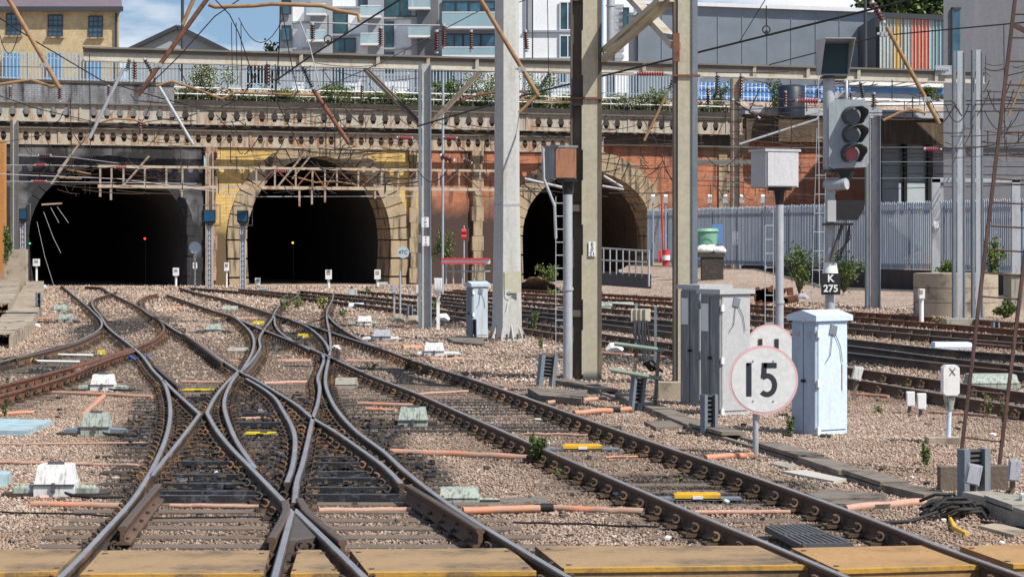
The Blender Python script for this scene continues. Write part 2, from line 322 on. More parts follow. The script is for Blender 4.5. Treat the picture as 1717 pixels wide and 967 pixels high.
PROF = [(-.065, -.155), (-.06, -.138), (-.02, -.125), (-.018, -.045), (-.034, -.034), (-.034, -.007), (-.023, 0), (.023, 0), (.034, -.007), (.034, -.034), (.018, -.045), (.02, -.125), (.06, -.138), (.065, -.155)]
def sweep_rail(pts, side, top, parent, name='rail', dz=0, wide=1.0):
    n = len(PROF); vs = []; N = len(pts)
    for i, p in enumerate(pts):
        d = pts[min(i+1, N-1)]-pts[max(i-1, 0)]; d.z = 0; d.normalize(); x = Vector((d.y, -d.x, 0))
        for a, b in PROF: vs.append(p+x*a*wide+Vector((0, 0, b+dz)))
    mb = MB()
    for k in range(n-1):
        fs = [(i*n+k, (i+1)*n+k, (i+1)*n+k+1, i*n+k+1) for i in range(N-1)]
        o = len(mb.v)
        if k == 0: mb.v += [tuple(v) for v in vs]
        for f in fs: mb.f.append(f); mb.m.append(1 if k == 6 else 0); mb.sm.append(k in (0, 1, 2, 3, 9, 10, 11))
    mb.f.append(tuple(range(n))); mb.m.append(0); mb.sm.append(False)
    mb.f.append(tuple(range((N-1)*n, N*n))[::-1]); mb.m.append(0); mb.sm.append(False)
    return mb.build(name, [side, top], parent, world=True, recalc=False)
RP = {}
for key, (tk, sty, pp) in RAILS.items():
    pts = [G(x, y, ZT) for x, y in pp]
    RP[key] = crom(pts, .5)
    side, top = STY[sty]; chk = key.startswith('CK') or key in ('D1c',)
    t_ = 'xover' if tk == 'main_check' else tk
    sweep_rail(RP[key], side, top, TRK[t_], 'check_rail' if chk else 'rail', dz=.022 if chk else 0.0)

# crossing nose: solid steel vee at the frog
mb = MB(); a = G(492, 850, ZT-.004); b = G(476, 905, ZT-.02); c = G(538, 898, ZT-.02)
mb.prism([a, b, G(500, 905, ZT-.03), c], (0, 0, -.1)); mb.build('crossing_nose', M['rail_top_dull'], TRK['xover'], world=True)

# ------------------------------------------------------------------ sleepers and chairs
def xs_at(keys, Y):
    r = []
    for k in keys:
        p = RP[k]
        for i in range(len(p)-1):
            a, b = p[i], p[i+1]
            if (a.y-Y)*(b.y-Y) <= 0 and abs(a.y-b.y) > 1e-6:
                t = (Y-a.y)/(b.y-a.y); r.append((a.x+(b.x-a.x)*t, k, (b-a).normalized()))
    return sorted(r, key=lambda q: q[0])
LK = [k for k in RAILS if RAILS[k][0] in ('main', 'xover', 'left', 'rusty')]
SL = []        # x0,x1,Y,track
CH = []        # x,Y,dir,track
Y = 15.9; rs = random.Random(3)
while Y < 104:
    xs = xs_at(LK, Y); cl = []
    for q in xs:
        if cl and q[0]-cl[-1][-1][0] < (1.72 if Y < 60 else 1.9): cl[-1].append(q)
        else: cl.append([q])
    for c_ in cl:
        tr = {RAILS[q[1]][0] for q in c_}; t_ = 'xover' if ('xover' in tr or 'main_check' in tr) else ('main' if 'main' in tr else ('rusty' if 'rusty' in tr else 'left'))
        if len(c_) == 1: x0, x1 = c_[0][0]-.6, c_[0][0]+.6
        else: x0, x1 = c_[0][0]-.5-rs.random()*.12, c_[-1][0]+.5+rs.random()*.12
        SL.append((x0, x1, Y, t_))
        for q in c_:
            if not q[1].startswith('CK'): CH.append((q[0], Y, q[2], t_))
    Y += .62*(1+rs.uniform(-.03, .03)) if Y < 60 else .8
def sleeper_mesh(items, name, mat, parent, kind=None):
    mb = MB()
    for a, b, wd, top in items:
        mb.bar(Vector((a[0], a[1], top-.06)), Vector((b[0], b[1], top-.06)), wd, .12)
    return mb.build(name, mat, parent, world=True, kind=kind, recalc=False)
bytrack = {}
for x0, x1, Y, t_ in SL: bytrack.setdefault(t_, []).append(((x0, Y+rs.uniform(-.03, .03)), (x1, Y+rs.uniform(-.03, .03)), .26, (.012 if t_ == 'main' else .024)+rs.uniform(-.01, .006)))
def in_oil(x, y):
    return any(((x-q.x)/(rx*1.2))**2+((y-q.y)/ry)**2 < 1 for q, rx, ry in OIL_SHADOW)
OIL_SHADOW = [(G(x, y), rx, ry) for x, y, rx, ry in ((330, 700, .8, 5), (352, 797, .85, 2.6), (600, 800, .85, 2.6), (440, 700, 1.1, 4.5), (560, 740, .8, 3.5), (500, 570, .8, 7), (210, 545, 1.0, 7), (450, 800, .3, 3), (70, 612, 1.6, 4), (1150, 815, 1.2, 1.1), (1230, 835, .8, .7), (180, 560, .6, 4), (1300, 600, 5, 3.5), (900, 540, 4, 6))]  # patches between the main rails paint a cast shadow; others are oil
def pair_sleepers(ka, kb, tk, step):
    A, B = RP[ka], RP[kb]; d = 0; last = None
    for i in range(len(A)-1):
        p = A[i]; 
        if last is not None: d += (p-last).length
        last = p
        if d < step and i: continue
        d = 0
        q = min(B, key=lambda r: (r-p).length)
        if not 1.0 < (q-p).length < 2.6 or p.y > 118: continue
        u = (q-p).normalized(); a = p-u*.5; b = q+u*.5
        bytrack.setdefault(tk, []).append(((a.x, a.y), (b.x, b.y), .26, .012))
        tdir = (A[i+1]-A[i]).normalized()
        CH.append((p.x, p.y, tdir, tk)); CH.append((q.x, q.y, tdir, tk))
for a, b, t_ in (('g1', 'g2', 'right_near'), ('g3', 'g4', 'right_mid'), ('g5', 'g6', 'right_far'), ('g7', 'g8', 'right_back')): pair_sleepers(a, b, t_, .7)
for t_, it in bytrack.items():
    it.sort(key=lambda q: q[0][1]); mt = M['sleeper_dark'] if t_ in ('right_mid',) else M['sleeper']
    for s_ in it[:100]: sleeper_mesh([s_], 'sleeper', M['sleeper_dark'] if t_ == 'xover' and in_oil((s_[0][0]+s_[1][0])/2, s_[0][1]) else mt, TRK[t_])
    if it[100:]: sleeper_mesh(it[100:], 'sleeper', mt, TRK[t_], 'stuff')
def chair_geo(mb, x, Y, d, detail):
    d = Vector((d.x, d.y, 0)).normalized(); n = Vector((d.y, -d.x, 0)); o = Vector((x, Y, .033)); Mx = Matrix((n, d, Vector((0, 0, 1)))).transposed()
    mb.box(o+Vector((0, 0, .012)), (.4, .17, .028), M=Mx)
    for s_ in (-1, 1):
        mb.box(o+n*s_*.085+Vector((0, 0, .05)), (.055, .1, .075), M=Mx, taper=.8)
        mb.cyl(o+n*s_*.15+Vector((0, 0, .02)), o+n*s_*.15+Vector((0, 0, .06)), .02, n=6)
        if detail:      # coiled spring key standing out of the chair jaw
            c_ = o+n*s_*.12+d*.07+Vector((0, 0, .075)); pts = [c_+d*(.03*k/6-.03)+n*(s_*.034*math.cos(k))+Vector((0, 0, .034*math.sin(k))) for k in [1.2+j*.62 for j in range(9)]]
            mb.tube(pts, .013, 5)
cht = {}
for x, Y, d, t_ in CH: cht.setdefault(t_, []).append((x, Y, d))
for t_, it in cht.items():
    it.sort(key=lambda q: q[1]); mt = M['chair_dark'] if t_ in ('xover', 'right_mid', 'left') else M['chair']
    for x, Y, d in it[:100]:
        mb = MB(); chair_geo(mb, x, Y, d, Y < 45); mb.build('rail_chair', mt, TRK[t_], world=True, recalc=False)
    if it[100:]:
        mb = MB()
        for x, Y, d in it[100:]:
            if Y < 112: chair_geo(mb, x, Y, d, Y < 50)
        mb.build('rail_chair', mt, TRK[t_], world=True, kind='stuff', recalc=False)

# slide plates and stretcher bars in the oily pit of the switch
mb = MB()
for cx_, py, w_ in ((345, 800, 1.15), (350, 815, 1.25), (352, 828, 1.3), (355, 836, 1.3), (598, 806, 1.2), (606, 822, 1.3), (612, 834, 1.35), (560, 780, .9), (345, 778, .95), (560, 795, 1.0), (445, 696, .7), (330, 668, .6), (450, 712, .8), (540, 770, .7)):
    mb = MB(); q = G(cx_, py, .06); mb.box(q, (w_, .1, .07)); mb.box(q+Vector((.1, .1, -.01)), (w_*.8, .11, .05)); mb.build('stretcher_bar', M['oily'], TRK['xover'], world=True)

# loose fittings, clips and litter in the crossing pits and beside the rails (nobody could count them)
r = random.Random(41); mb = MB()
for _ in range(2200):
    q, rx, ry = r.choice(OIL_SHADOW[:6]); a = r.uniform(0, 6.28); m_ = r.random()**.5; x, y = q.x+rx*m_*math.cos(a), q.y+ry*m_*math.sin(a)
    s_ = r.uniform(.012, .042); mb.box((x, y, .03+r.uniform(0, .05)), (s_*r.uniform(1, 3.5), s_, s_*.8), M=Matrix.Rotation(r.uniform(0, 3), 3, 'Z')@Matrix.Rotation(r.uniform(-.5, .5), 3, 'X'), mi=r.choice((0, 0, 0, 1, 1)))
o = mb.build('track_debris', [M['oily'], M['chair']], kind='stuff', recalc=False); tag(o, 'dark bolts, clips and scraps strewn in the oily crossing pits', 'debris', kind='stuff')
mb = MB()
for _ in range(700):
    k = r.uniform(-.21, .21); y = 17+r.random()**1.6*70; s_ = r.uniform(.01, .035)*(1+y/60); mb.box((k*y, y, .03), (s_*r.uniform(1, 3), s_, s_*.5), M=Matrix.Rotation(r.uniform(0, 3), 3, 'Z')@Matrix.Rotation(r.uniform(-.5, .5), 3, 'X'), mi=r.choice((0, 0, 0, 0, 1, 2, 3, 3, 3, 3, 3, 4) if r.random() < .5 else (0, 3)))
o = mb.build('trackside_litter', [M['sleeper'], M['concrete'], M['pipe_pale'], M['sleeper_dark'], M['white']], kind='stuff', recalc=False); tag(o, 'small scraps and litter scattered over the ballast', 'litter', kind='stuff')
# ------------------------------------------------------------------ ground
kd_pts = []
for k, p in RP.items():
    for i in range(len(p)-1):
        n = max(1, int((p[i+1]-p[i]).length/.2))
        for j in range(n): kd_pts.append((p[i].lerp(p[i+1], j/n), k))
kd = kdtree.KDTree(len(kd_pts))
for i, (p, k) in enumerate(kd_pts): kd.insert((p.x, p.y, 0), i)
kd.balance()
def dirt_of(x, y):
    d = kd.find((x, y, 0))[2]
    v = max(0, 1-(d-.05)/1.25)*.85 if y < 60 else max(0, 1-d/.7)*.5
    o = 0
    for c_, rx, ry in OIL_SHADOW:
        q = ((x-c_.x)/rx)**2+((y-c_.y)/ry)**2
        if q < 1.6: o = max(o, min(1, (1.6-q)*1.3))
    return v, o
def ground_mat():
    m, t, b = mk('ballast'); v = coords(t)
    vo = nd(t, 'ShaderNodeTexVoronoi', {'Vector': v, 'Scale': 17.0, 'Randomness': 1.0}); 
    sp = nd(t, 'ShaderNodeSeparateColor', {0: vo.outputs['Color']})
    col = mixc(t, ramp(t, sp.outputs[0], .0, 1.0), (.5, .375, .3), (.66, .55, .47))
    col = mixc(t, ramp(t, sp.outputs[1], .72, .8), col, (.24, .17, .13))
    col = mixc(t, ramp(t, noise(t, v, .35, 6, .65), .45, .72), col, (.33, .23, .165))
    n3 = noise(t, v, 2.2, 5, .7); col = mixc(t, ramp(t, n3, .52, .8), col, (.3, .2, .145))
    gap = ramp(t, vo.outputs['Distance'], .35, .75); col = mixc(t, gap, col, (.2, .14, .1))  # crevices darkened: dirt plus slight shading painted into the colour
    return m, t, b, col, v, vo
def finish_ground(m, t, b, col, v, vo):
    at1 = nd(t, 'ShaderNodeAttribute', attribute_name='dirt').outputs[2]; at2 = nd(t, 'ShaderNodeAttribute', attribute_name='oil').outputs[2]
    br = nd(t, 'ShaderNodeMath', {0: at1, 1: ramp(t, noise(t, v, 2.0, 6, .7), .25, .62)}, operation='MULTIPLY').outputs[0]
    col = mixc(t, br, col, (.125, .075, .048))
    ol = nd(t, 'ShaderNodeMath', {0: at2, 1: ramp(t, noise(t, v, 1.6, 6, .7), .3, .55)}, operation='MULTIPLY').outputs[0]
    col = mixc(t, ol, col, (.028, .026, .026)); t.links.new(col, b.inputs['Base Color'])
    b.inputs['Roughness'].default_value = .9
    if vo is not None:
        bn = nd(t, 'ShaderNodeBump', {'Strength': .9, 'Distance': .03, 'Height': nd(t, 'ShaderNodeMath', {0: 1.0, 1: vo.outputs['Distance']}, operation='SUBTRACT').outputs[0]}); t.links.new(bn.outputs[0], b.inputs['Normal'])
    return m
M['ballast'] = finish_ground(*ground_mat())
m, t, b = mk('ballast_stone'); isl = nd(t, 'ShaderNodeNewGeometry').outputs['Random Per Island']; v = coords(t)
r_ = nd(t, 'ShaderNodeValToRGB', {0: isl}); e = r_.color_ramp.elements
e[0].position = 0; e[0].color = (.13, .095, .075, 1); e[1].position = 1; e[1].color = (.66, .58, .5, 1)
for p_, c_ in ((.15, (.3, .21, .155, 1)), (.45, (.43, .315, .24, 1)), (.8, (.5, .385, .305, 1))): q = e.new(p_); q.color = c_
M['stone'] = finish_ground(m, t, b, mixc(t, ramp(t, noise(t, v, .55, 6, .68), .44, .74), r_.outputs[0], (.27, .18, .12)), v, None)
def set_attr(me, xy):
    n = len(xy); A = np.zeros(n, dtype=np.float32); B = np.zeros(n, dtype=np.float32)
    for i in range(n): A[i], B[i] = dirt_of(float(xy[i, 0]), float(xy[i, 1]))
    return A, B
ks = np.linspace(-.34, .34, 300); ysl = [14.0]
while ysl[-1] < 175: ysl.append(ysl[-1]*1.0085)
ysl = np.array(ysl); KK, YY = np.meshgrid(ks, ysl)
V = np.stack([KK*YY, YY, np.zeros_like(YY)], -1).reshape(-1, 3)
V[:, 2] = .012*np.sin(V[:, 0]*2.3+np.sin(V[:, 1]*1.1)*2)*np.sin(V[:, 1]*1.7+V[:, 0])+rng.normal(0, .004, len(V))-.012
nx, ny = len(ks), len(ysl)
I = (np.arange(ny-1)[:, None]*nx+np.arange(nx-1)[None, :]).ravel(); Fq = np.stack([I, I+1, I+nx+1, I+nx], -1)
me = bpy.data.meshes.new('trackbed'); me.from_pydata(V.tolist(), [], Fq.tolist()); me.materials.append(M['ballast'])
A_, B_ = set_attr(me, V[:, :2])
for nm, arr in (('dirt', A_), ('oil', B_)): a_ = me.attributes.new(nm, 'FLOAT', 'POINT'); a_.data.foreach_set('value', arr)
o = bpy.data.objects.new('trackbed', me); C.objects.link(o); o['kind'] = 'structure'; o['label'] = 'pinkish brown ballast ground under the tracks'
mb = MB(); mb.quad((-3000, -300, -.06), (3000, -300, -.06), (3000, 5000, -.06), (-3000, 5000, -.06)); o = mb.build('ground', M['ballast'], kind='structure')

# loose ballast stones (nobody could count them)
OCT = np.array([(1, 0, 0), (-1, 0, 0), (0, 1, 0), (0, -1, 0), (0, 0, 1), (0, 0, -1)], dtype=float)
OF = np.array([(0, 2, 4), (2, 1, 4), (1, 3, 4), (3, 0, 4), (2, 0, 5), (1, 2, 5), (3, 1, 5), (0, 3, 5)])
def stones(N, y0, y1, k0, k1, size, name):
    u = rng.random(N); e_ = .75; Ys = (y0**e_+(y1**e_-y0**e_)*u)**(1/e_); Xs = rng.uniform(k0, k1, N)*Ys
    keep = np.ones(N, bool)
    ss = sorted([(q[0][1], q[0][0], q[1][0]) for it in bytrack.values() for q in it if abs(q[0][1]-q[1][1]) < .2]); sy = np.array([q[0] for q in ss])
    lo = np.searchsorted(sy, Ys-.11); hi = np.searchsorted(sy, Ys+.11)
    for i in np.nonzero(hi > lo)[0]:
        for j in range(lo[i], hi[i]):
            if ss[j][1] < Xs[i] < ss[j][2] and rng.random() > (.55 if Xs[i] > -.02*Ys[i] else .28): keep[i] = False
    Xs, Ys = Xs[keep], Ys[keep]; N = len(Xs)
    sz = size*rng.uniform(.55, 1.25, (N, 1, 1)); V_ = OCT[None]*rng.uniform(.6, 1.2, (N, 6, 1))*np.array([1, 1, .6])*sz
    a = rng.uniform(0, 6.28, (N, 3)); ca, sa = np.cos(a), np.sin(a)
    R = np.zeros((N, 3, 3)); 
    Rz = np.stack([np.stack([ca[:, 0], -sa[:, 0], 0*ca[:, 0]], -1), np.stack([sa[:, 0], ca[:, 0], 0*ca[:, 0]], -1), np.stack([0*ca[:, 0], 0*ca[:, 0], 1+0*ca[:, 0]], -1)], 1)
    Rx = np.stack([np.stack([1+0*ca[:, 1], 0*ca[:, 1], 0*ca[:, 1]], -1), np.stack([0*ca[:, 1], ca[:, 1], -sa[:, 1]], -1), np.stack([0*ca[:, 1], sa[:, 1], ca[:, 1]], -1)], 1)
    V_ = np.einsum('nij,njk,nlk->nli', Rz, Rx, V_)
    V_[:, :, 0] += Xs[:, None]; V_[:, :, 1] += Ys[:, None]; V_[:, :, 2] += (sz[:, 0]*rng.uniform(.1, .6, (N, 1)))
    Fs = (OF[None]+6*np.arange(N)[:, None, None]).reshape(-1, 3); V_ = V_.reshape(-1, 3)
    me = bpy.data.meshes.new(name); me.vertices.add(len(V_)); me.vertices.foreach_set('co', V_.ravel().astype(np.float32))
    me.loops.add(len(Fs)*3); me.loops.foreach_set('vertex_index', Fs.ravel().astype(np.int32))
    me.polygons.add(len(Fs)); me.polygons.foreach_set('loop_start', np.arange(0, len(Fs)*3, 3, dtype=np.int32)); me.update(calc_edges=True)
    me.materials.append(M['stone'])
    A_, B_ = set_attr(me, np.stack([Xs, Ys], -1))
    for nm, arr in (('dirt', A_), ('oil', B_)): a_ = me.attributes.new(nm, 'FLOAT', 'POINT'); a_.data.foreach_set('value', np.repeat(arr, 6))
    o = bpy.data.objects.new(name, me); C.objects.link(o); o['kind'] = 'stuff'; o['label'] = 'loose pinkish ballast stones between the tracks'; o['category'] = 'ballast'
stones(230000, 16.2, 42, -.26, .26, .019, 'ballast_stones')
stones(70000, 42, 82, -.25, .25, .04, 'ballast_stones')
stones(35000, 82, 128, -.23, .23, .07, 'ballast_stones')
# ------------------------------------------------------------------ portal wall frame: line Y = Y0 + .42 X
SL_, W0 = .42, 136.3
PHI = math.atan(SL_); CP, SP = math.cos(PHI), math.sin(PHI)
def onl(px, y0=W0): k = (px-CX)/F; return y0/(1-SL_*k)
def PW(px, py, y0=W0): return P(px, py, onl(px, y0))          # world point on a plane parallel to the wall
def UW(px, py, y0=W0):                                       # local (u, z) on that plane
    Y = onl(px, y0); return (px-CX)/F*Y/CP, CZ-(py-HY)/F*Y
def wall_thing(name, label, cat, y0=W0): return thing(name, label, cat, (0, y0, 0), PHI)

def portal(cx_px, rx_px, spring_py, apex_py, x0_px, x1_px, top_py, bot_half, ring_w, ring_h, name_label, mats, depth=55, sh=.045):
    t = wall_thing('tunnel_portal', name_label, 'tunnel')
    uc, zs = UW(cx_px, spring_py); ul, _ = UW(cx_px-rx_px, spring_py); ur, _ = UW(cx_px+rx_px, spring_py); za = UW(cx_px, apex_py)[1]
    uc = (ul+ur)/2; rx = (ur-ul)/2; rz = za-zs; bh = rx*bot_half
    U0 = UW(x0_px, 400)[0]; U1 = UW(x1_px, 400)[0]; ZT_ = UW(cx_px, top_py)[1]; ZB = -.6
    def outl(ex, ez, n=48):
        pts = [(uc-bh-(ex), ZB), ]
        for i in range(1, 6): s_ = i/6; pts.append((uc-(bh+(rx-bh)*math.sin(s_*math.pi/2))-ex, ZB+(zs-ZB)*s_))
        for i in range(n+1):
            a = math.pi-math.pi*i/n; pts.append((uc+(rx+ex)*math.cos(a), zs+(rz+ez)*math.sin(a)))
        for i in range(5, 0, -1): s_ = i/6; pts.append((uc+(bh+(rx-bh)*math.sin(s_*math.pi/2))+ex, ZB+(zs-ZB)*s_))
        pts.append((uc+bh+ex, ZB)); return pts
    inn = outl(0, 0); ring = outl(ring_w, ring_h)
    # facade around the ring
    def proj(p):
        du, dz = p[0]-uc, p[1]-zs
        if p[1] <= zs: return (U0 if du < 0 else U1, p[1])
        k = 1e9
        if du < 0: k = min(k, (U0-uc)/du)
        if du > 0: k = min(k, (U1-uc)/du)
        if dz > 0: k = min(k, (ZT_-zs)/dz)
        return (uc+du*k, zs+dz*k)
    mb = MB()
    for i in range(len(ring)-1):
        a, b = ring[i], ring[i+1]; pa, pb = proj(a), proj(b)
        poly = [(a[0], 0, a[1]), (b[0], 0, b[1]), (pb[0], 0, pb[1])]
        if abs(pa[0]-pb[0]) > 1e-6 and abs(pa[1]-pb[1]) > 1e-6: poly.append((U0 if pa[0] < uc else U1, 0, ZT_))
        poly.append((pa[0], 0, pa[1])); mb.quad(*poly)
    mb.build('brick_facade', mats[0], t)
    # voussoirs: separate stones, each standing slightly proud of its neighbours
    mb = MB(); n = len(ring); rr = random.Random(5); step = 2
    for i in range(0, n-1, step):
        j = min(i+step, n-1); pr = -.05-rr.random()*.07
        a, b, c_, d = inn[i], ring[i], ring[j], inn[j]
        def ins(p, q): return (p[0]+(q[0]-p[0])*sh, p[1]+(q[1]-p[1])*sh)
        a1, d1, b1, c1 = ins(a, d), ins(d, a), ins(b, c_), ins(c_, b)
        mb.prism([(a1[0], pr, a1[1]), (b1[0], pr, b1[1]), (c1[0], pr, c1[1]), (d1[0], pr, d1[1])], (0, 2.2, 0))
    mb.build('arch_ring', mats[1], t)
    mb = MB()
    for i in range(n-1):
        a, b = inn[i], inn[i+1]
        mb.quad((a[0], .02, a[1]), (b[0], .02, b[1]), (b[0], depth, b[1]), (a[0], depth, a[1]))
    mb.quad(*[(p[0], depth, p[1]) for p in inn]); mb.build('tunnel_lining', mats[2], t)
    return t, uc, rx, zs, za
M['br_black'] = brick('br_black', (.035, .034, .036), (.022, .022, .024), (.02, .02, .02), soot_shade=(.014, .014, .015), s_amt=(.5, .68), patch=(.14, .14, .15), pt=(.5, .64), bw=.5, bh=.17)  # grey patches stand in for sunlit brick, painted into the colour
M['br_yellow'] = brick('br_yellow', (.72, .5, .17), (.55, .36, .12), (.3, .23, .14), soot_shade=(.12, .08, .04), zs=3.4, s_amt=(.54, .72), bw=.5, bh=.17)
M['br_red'] = brick('br_red', (.52, .19, .095), (.34, .11, .06), (.34, .22, .16), soot_shade=(.06, .035, .028), zs=4.5, s_amt=(.5, .66), bw=.5, bh=.17, patch=(.36, .2, .11), pt=(.57, .62))
M['br_red_hi'] = brick('br_red_hi', (.36, .12, .06), (.26, .085, .045), (.2, .12, .09), soot_shade=(.08, .04, .03), s_amt=(.6, .8))
M['br_stock'] = brick('br_stock', (.66, .52, .3), (.56, .42, .23), (.45, .37, .25), soot_shade=(.3, .2, .11), s_amt=(.6, .85), big=1.2)
M['br_wall'] = brick('br_wall', (.24, .24, .25), (.15, .15, .16), (.42, .42, .42), soot_shade=(.028, .028, .03), s_amt=(.46, .66), bw=.3, bh=.11)
M['br_dark'] = brick('br_dark', (.07, .055, .048), (.05, .04, .035), (.06, .05, .045), s_amt=(.5, .7))
M['stone_tan'] = paint('stone_tan', (.4, .31, .2), (.26, .195, .125), 1.1, .9, 0, stain=(.09, .07, .05), ss=.5, st=(.5, .62), bump=.3, bs=6)
M['stone_black'] = paint('stone_black', (.03, .03, .032), (.02, .02, .022), .7, .9, 0, stain=(.065, .065, .07), ss=.4, st=(.56, .7), bump=.3, bs=6)
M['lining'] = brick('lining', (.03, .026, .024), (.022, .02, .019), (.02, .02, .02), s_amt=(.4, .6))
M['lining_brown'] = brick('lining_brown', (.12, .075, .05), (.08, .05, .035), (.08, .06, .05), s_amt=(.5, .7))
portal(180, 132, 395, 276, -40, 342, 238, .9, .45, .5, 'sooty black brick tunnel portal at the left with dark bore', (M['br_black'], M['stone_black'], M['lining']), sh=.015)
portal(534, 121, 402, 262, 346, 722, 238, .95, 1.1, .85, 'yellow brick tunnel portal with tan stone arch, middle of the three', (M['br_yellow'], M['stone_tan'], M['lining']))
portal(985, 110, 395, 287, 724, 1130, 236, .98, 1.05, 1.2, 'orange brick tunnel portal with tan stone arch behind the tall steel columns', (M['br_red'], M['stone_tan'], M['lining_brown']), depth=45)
# quoins, pilasters and pipes on the wall
def wall_box(mb, x0, y0, x1, y1, d0, d1, base=W0, mi=0):
    u0, z1 = UW(x0, y0, base); u1, z0 = UW(x1, y1, base); z0 = UW((x0+x1)/2, y1, base)[1]; z1 = UW((x0+x1)/2, y0, base)[1]
    mb.box(((u0+u1)/2, (d0+d1)/2, (z0+z1)/2), (abs(u1-u0), abs(d1-d0), z1-z0), mi=mi)
def pilaster(x0, x1, y0, y1, mat, label, blocks=9):
    t = wall_thing('wall_pilaster', label, 'pilaster'); mb = MB(); h = (y1-y0)/blocks
    for i in range(blocks): wall_box(mb, x0+(2 if i % 2 else 0), y0+i*h+.6, x1-(2 if i % 2 else 0), y0+(i+1)*h, -.28, -.005)
    mb.build('stone_blocks', mat, t); return t
pilaster(343, 362, 240, 470, paint('pink_stone', (.45, .28, .2), (.3, .18, .12), .6, .9, 0, stain=(.05, .045, .04), ss=.6, st=(.45, .6)), 'pinkish stone pilaster between the black and the yellow portals')
pilaster(684, 697, 246, 474, M['stone_tan'], 'narrow tan stone pilaster at the right edge of the yellow portal')
pilaster(789, 808, 246, 470, M['stone_tan'], 'tan stone quoin strip on orange brick left of the right portal')
# brick wall right of portals
t = wall_thing('brick_wall', 'orange brick wall with pale stone quoins right of the tunnels', 'brick wall')
mb = MB(); wall_box(mb, 1130.5, 236, 1455, 505, 0, .8); mb.build('wall_face', M['br_red'], t)
mb = MB()
for i in range(8):
    wd = 14 if i % 2 else 20; wall_box(mb, 1204, 240+i*16, 1204+wd, 255+i*16, -.12, -.003)
mb.build('quoins', M['stone_tan'], t)
t = wall_thing('brick_pier', 'dark red brick pier behind the three-lamp signal', 'brick wall'); mb = MB(); wall_box(mb, 1385, 238, 1462, 505, -.5, -.02); mb.build('pier_face', M['br_red_hi'], t)
# bays under the deck, at the right
t = wall_thing('loading_bay', 'grey panelled bay doors under the dark deck at the right', 'building', y0=W0+3)
mb = MB(); wall_box(mb, 1462, 240, 1600, 500, 0, .5, base=W0+3); mb.build('back_wall', paint('bay_wall', (.3, .33, .36), (.22, .25, .28), .8, .7, stain=(.4, .42, .42), ss=.6), t)
for x0, x1 in ((1478, 1512), (1517, 1552)):
    mb = MB(); wall_box(mb, x0, 250, x1, 340, -.1, -.01, base=W0+3); d = mb.build('door', paint('bay_door', (.42, .48, .5), (.36, .42, .45), .8, .6), t)
for x0, x1 in ((1512, 1517), (1552, 1560)):
    mb = MB(); wall_box(mb, x0, 240, x1, 350, -.3, -.02, base=W0+3); mb.build('post', M['black'], t)
# string course, coping, deck
# castellated footbridge girders
def girder(y0, xa, xb, ytl, hgt, hole_n, hole_w, hole_h, label, tint, missing=0, flange=.3):
    t = wall_thing('lattice_girder', label, 'girder', y0); mb = MB()
    u0 = UW(xa, 400, y0)[0]; u1 = UW(xb, 400, y0)[0]; zt = UW(0, ytl, y0)[1]; zb = zt-hgt; n = hole_n; st = (u1-u0)/n; zc = (zt+zb)/2
    for i in range(n):
        a = u0+i*st; c_ = a+st/2; b = a+st; hw, hh = hole_w/2, hole_h/2
        H = [(c_-hw, zc), (c_-hw*.45, zc+hh), (c_+hw*.45, zc+hh), (c_+hw, zc), (c_+hw*.45, zc-hh), (c_-hw*.45, zc-hh)]
        if i % 9 == 8: mb.quad((a, 0, zb), (b, 0, zb), (b, 0, zt), (a, 0, zt)); mb.box((c_, -.03, zc), (.12, .05, hgt)); continue
        T = [(a, zc), (a, zt), (b, zt), (b, zc), (b, zb), (a, zb)]
        for k in range(6):
            q = (k+1) % 6; mb.quad(*[(p[0], 0, p[1]) for p in (T[k], T[q], H[q], H[k])])
            mb.quad(*[(H[k][0], 0, H[k][1]), (H[q][0], 0, H[q][1]), (H[q][0], .05, H[q][1]), (H[k][0], .05, H[k][1])])
    mb.build('web_plate', tint, t)
    mb = MB(); mb.box(((u0+u1)/2, -.05, zt+.03), (u1-u0, flange, .06)); mb.build('top_flange', M['beam_top'], t)
    mb = MB(); mb.box(((u0+u1)/2, -.05, zb-.02), (u1-u0, flange, .05)); mb.build('bottom_flange', M['girder'], t)
    return t
girder(W0-.75, -60, 1245, 172, .92, 64, .4, .56, 'upper pale steel girder with a row of diamond holes above the portals', M['girder'])
M['girder_rusty'] = paint('girder_rusty', (.39, .35, .28), (.33, .23, .145), .6, .85, 0, stain=(.26, .13, .065), ss=.7, st=(.47, .62), bump=.2)
girder(W0-1.3, -60, 1012, 214, .8, 63, .34, .46, 'lower rusty steel girder with a row of diamond holes above the portals', M['girder_rusty'])
t = wall_thing('bridge_deck', 'dark brown deck and soffit between the two rows of diamond-holed girders', 'bridge'); mb = MB()
wall_box(mb, -60, 203, 1250, 238, -.42, -.2); mb.build('deck', M['girder_dark'], t)
# deck edge at right (beyond the girders) : dark rusty soffit wall
t = wall_thing('deck_edge', 'dark stained concrete deck edge above the bays at the right', 'bridge'); mb = MB(); wall_box(mb, 1245, 196, 1582, 240, -.5, 0); mb.build('deck_slab', paint('deck_dark', (.1, .07, .045), (.055, .045, .035), .3, .9, 0, stain=(.16, .12, .08), ss=.6), t)
mb = MB(); wall_box(mb, 1240, 184, 1582, 196, -.7, 0); mb.build('kerb', M['galv'], t)
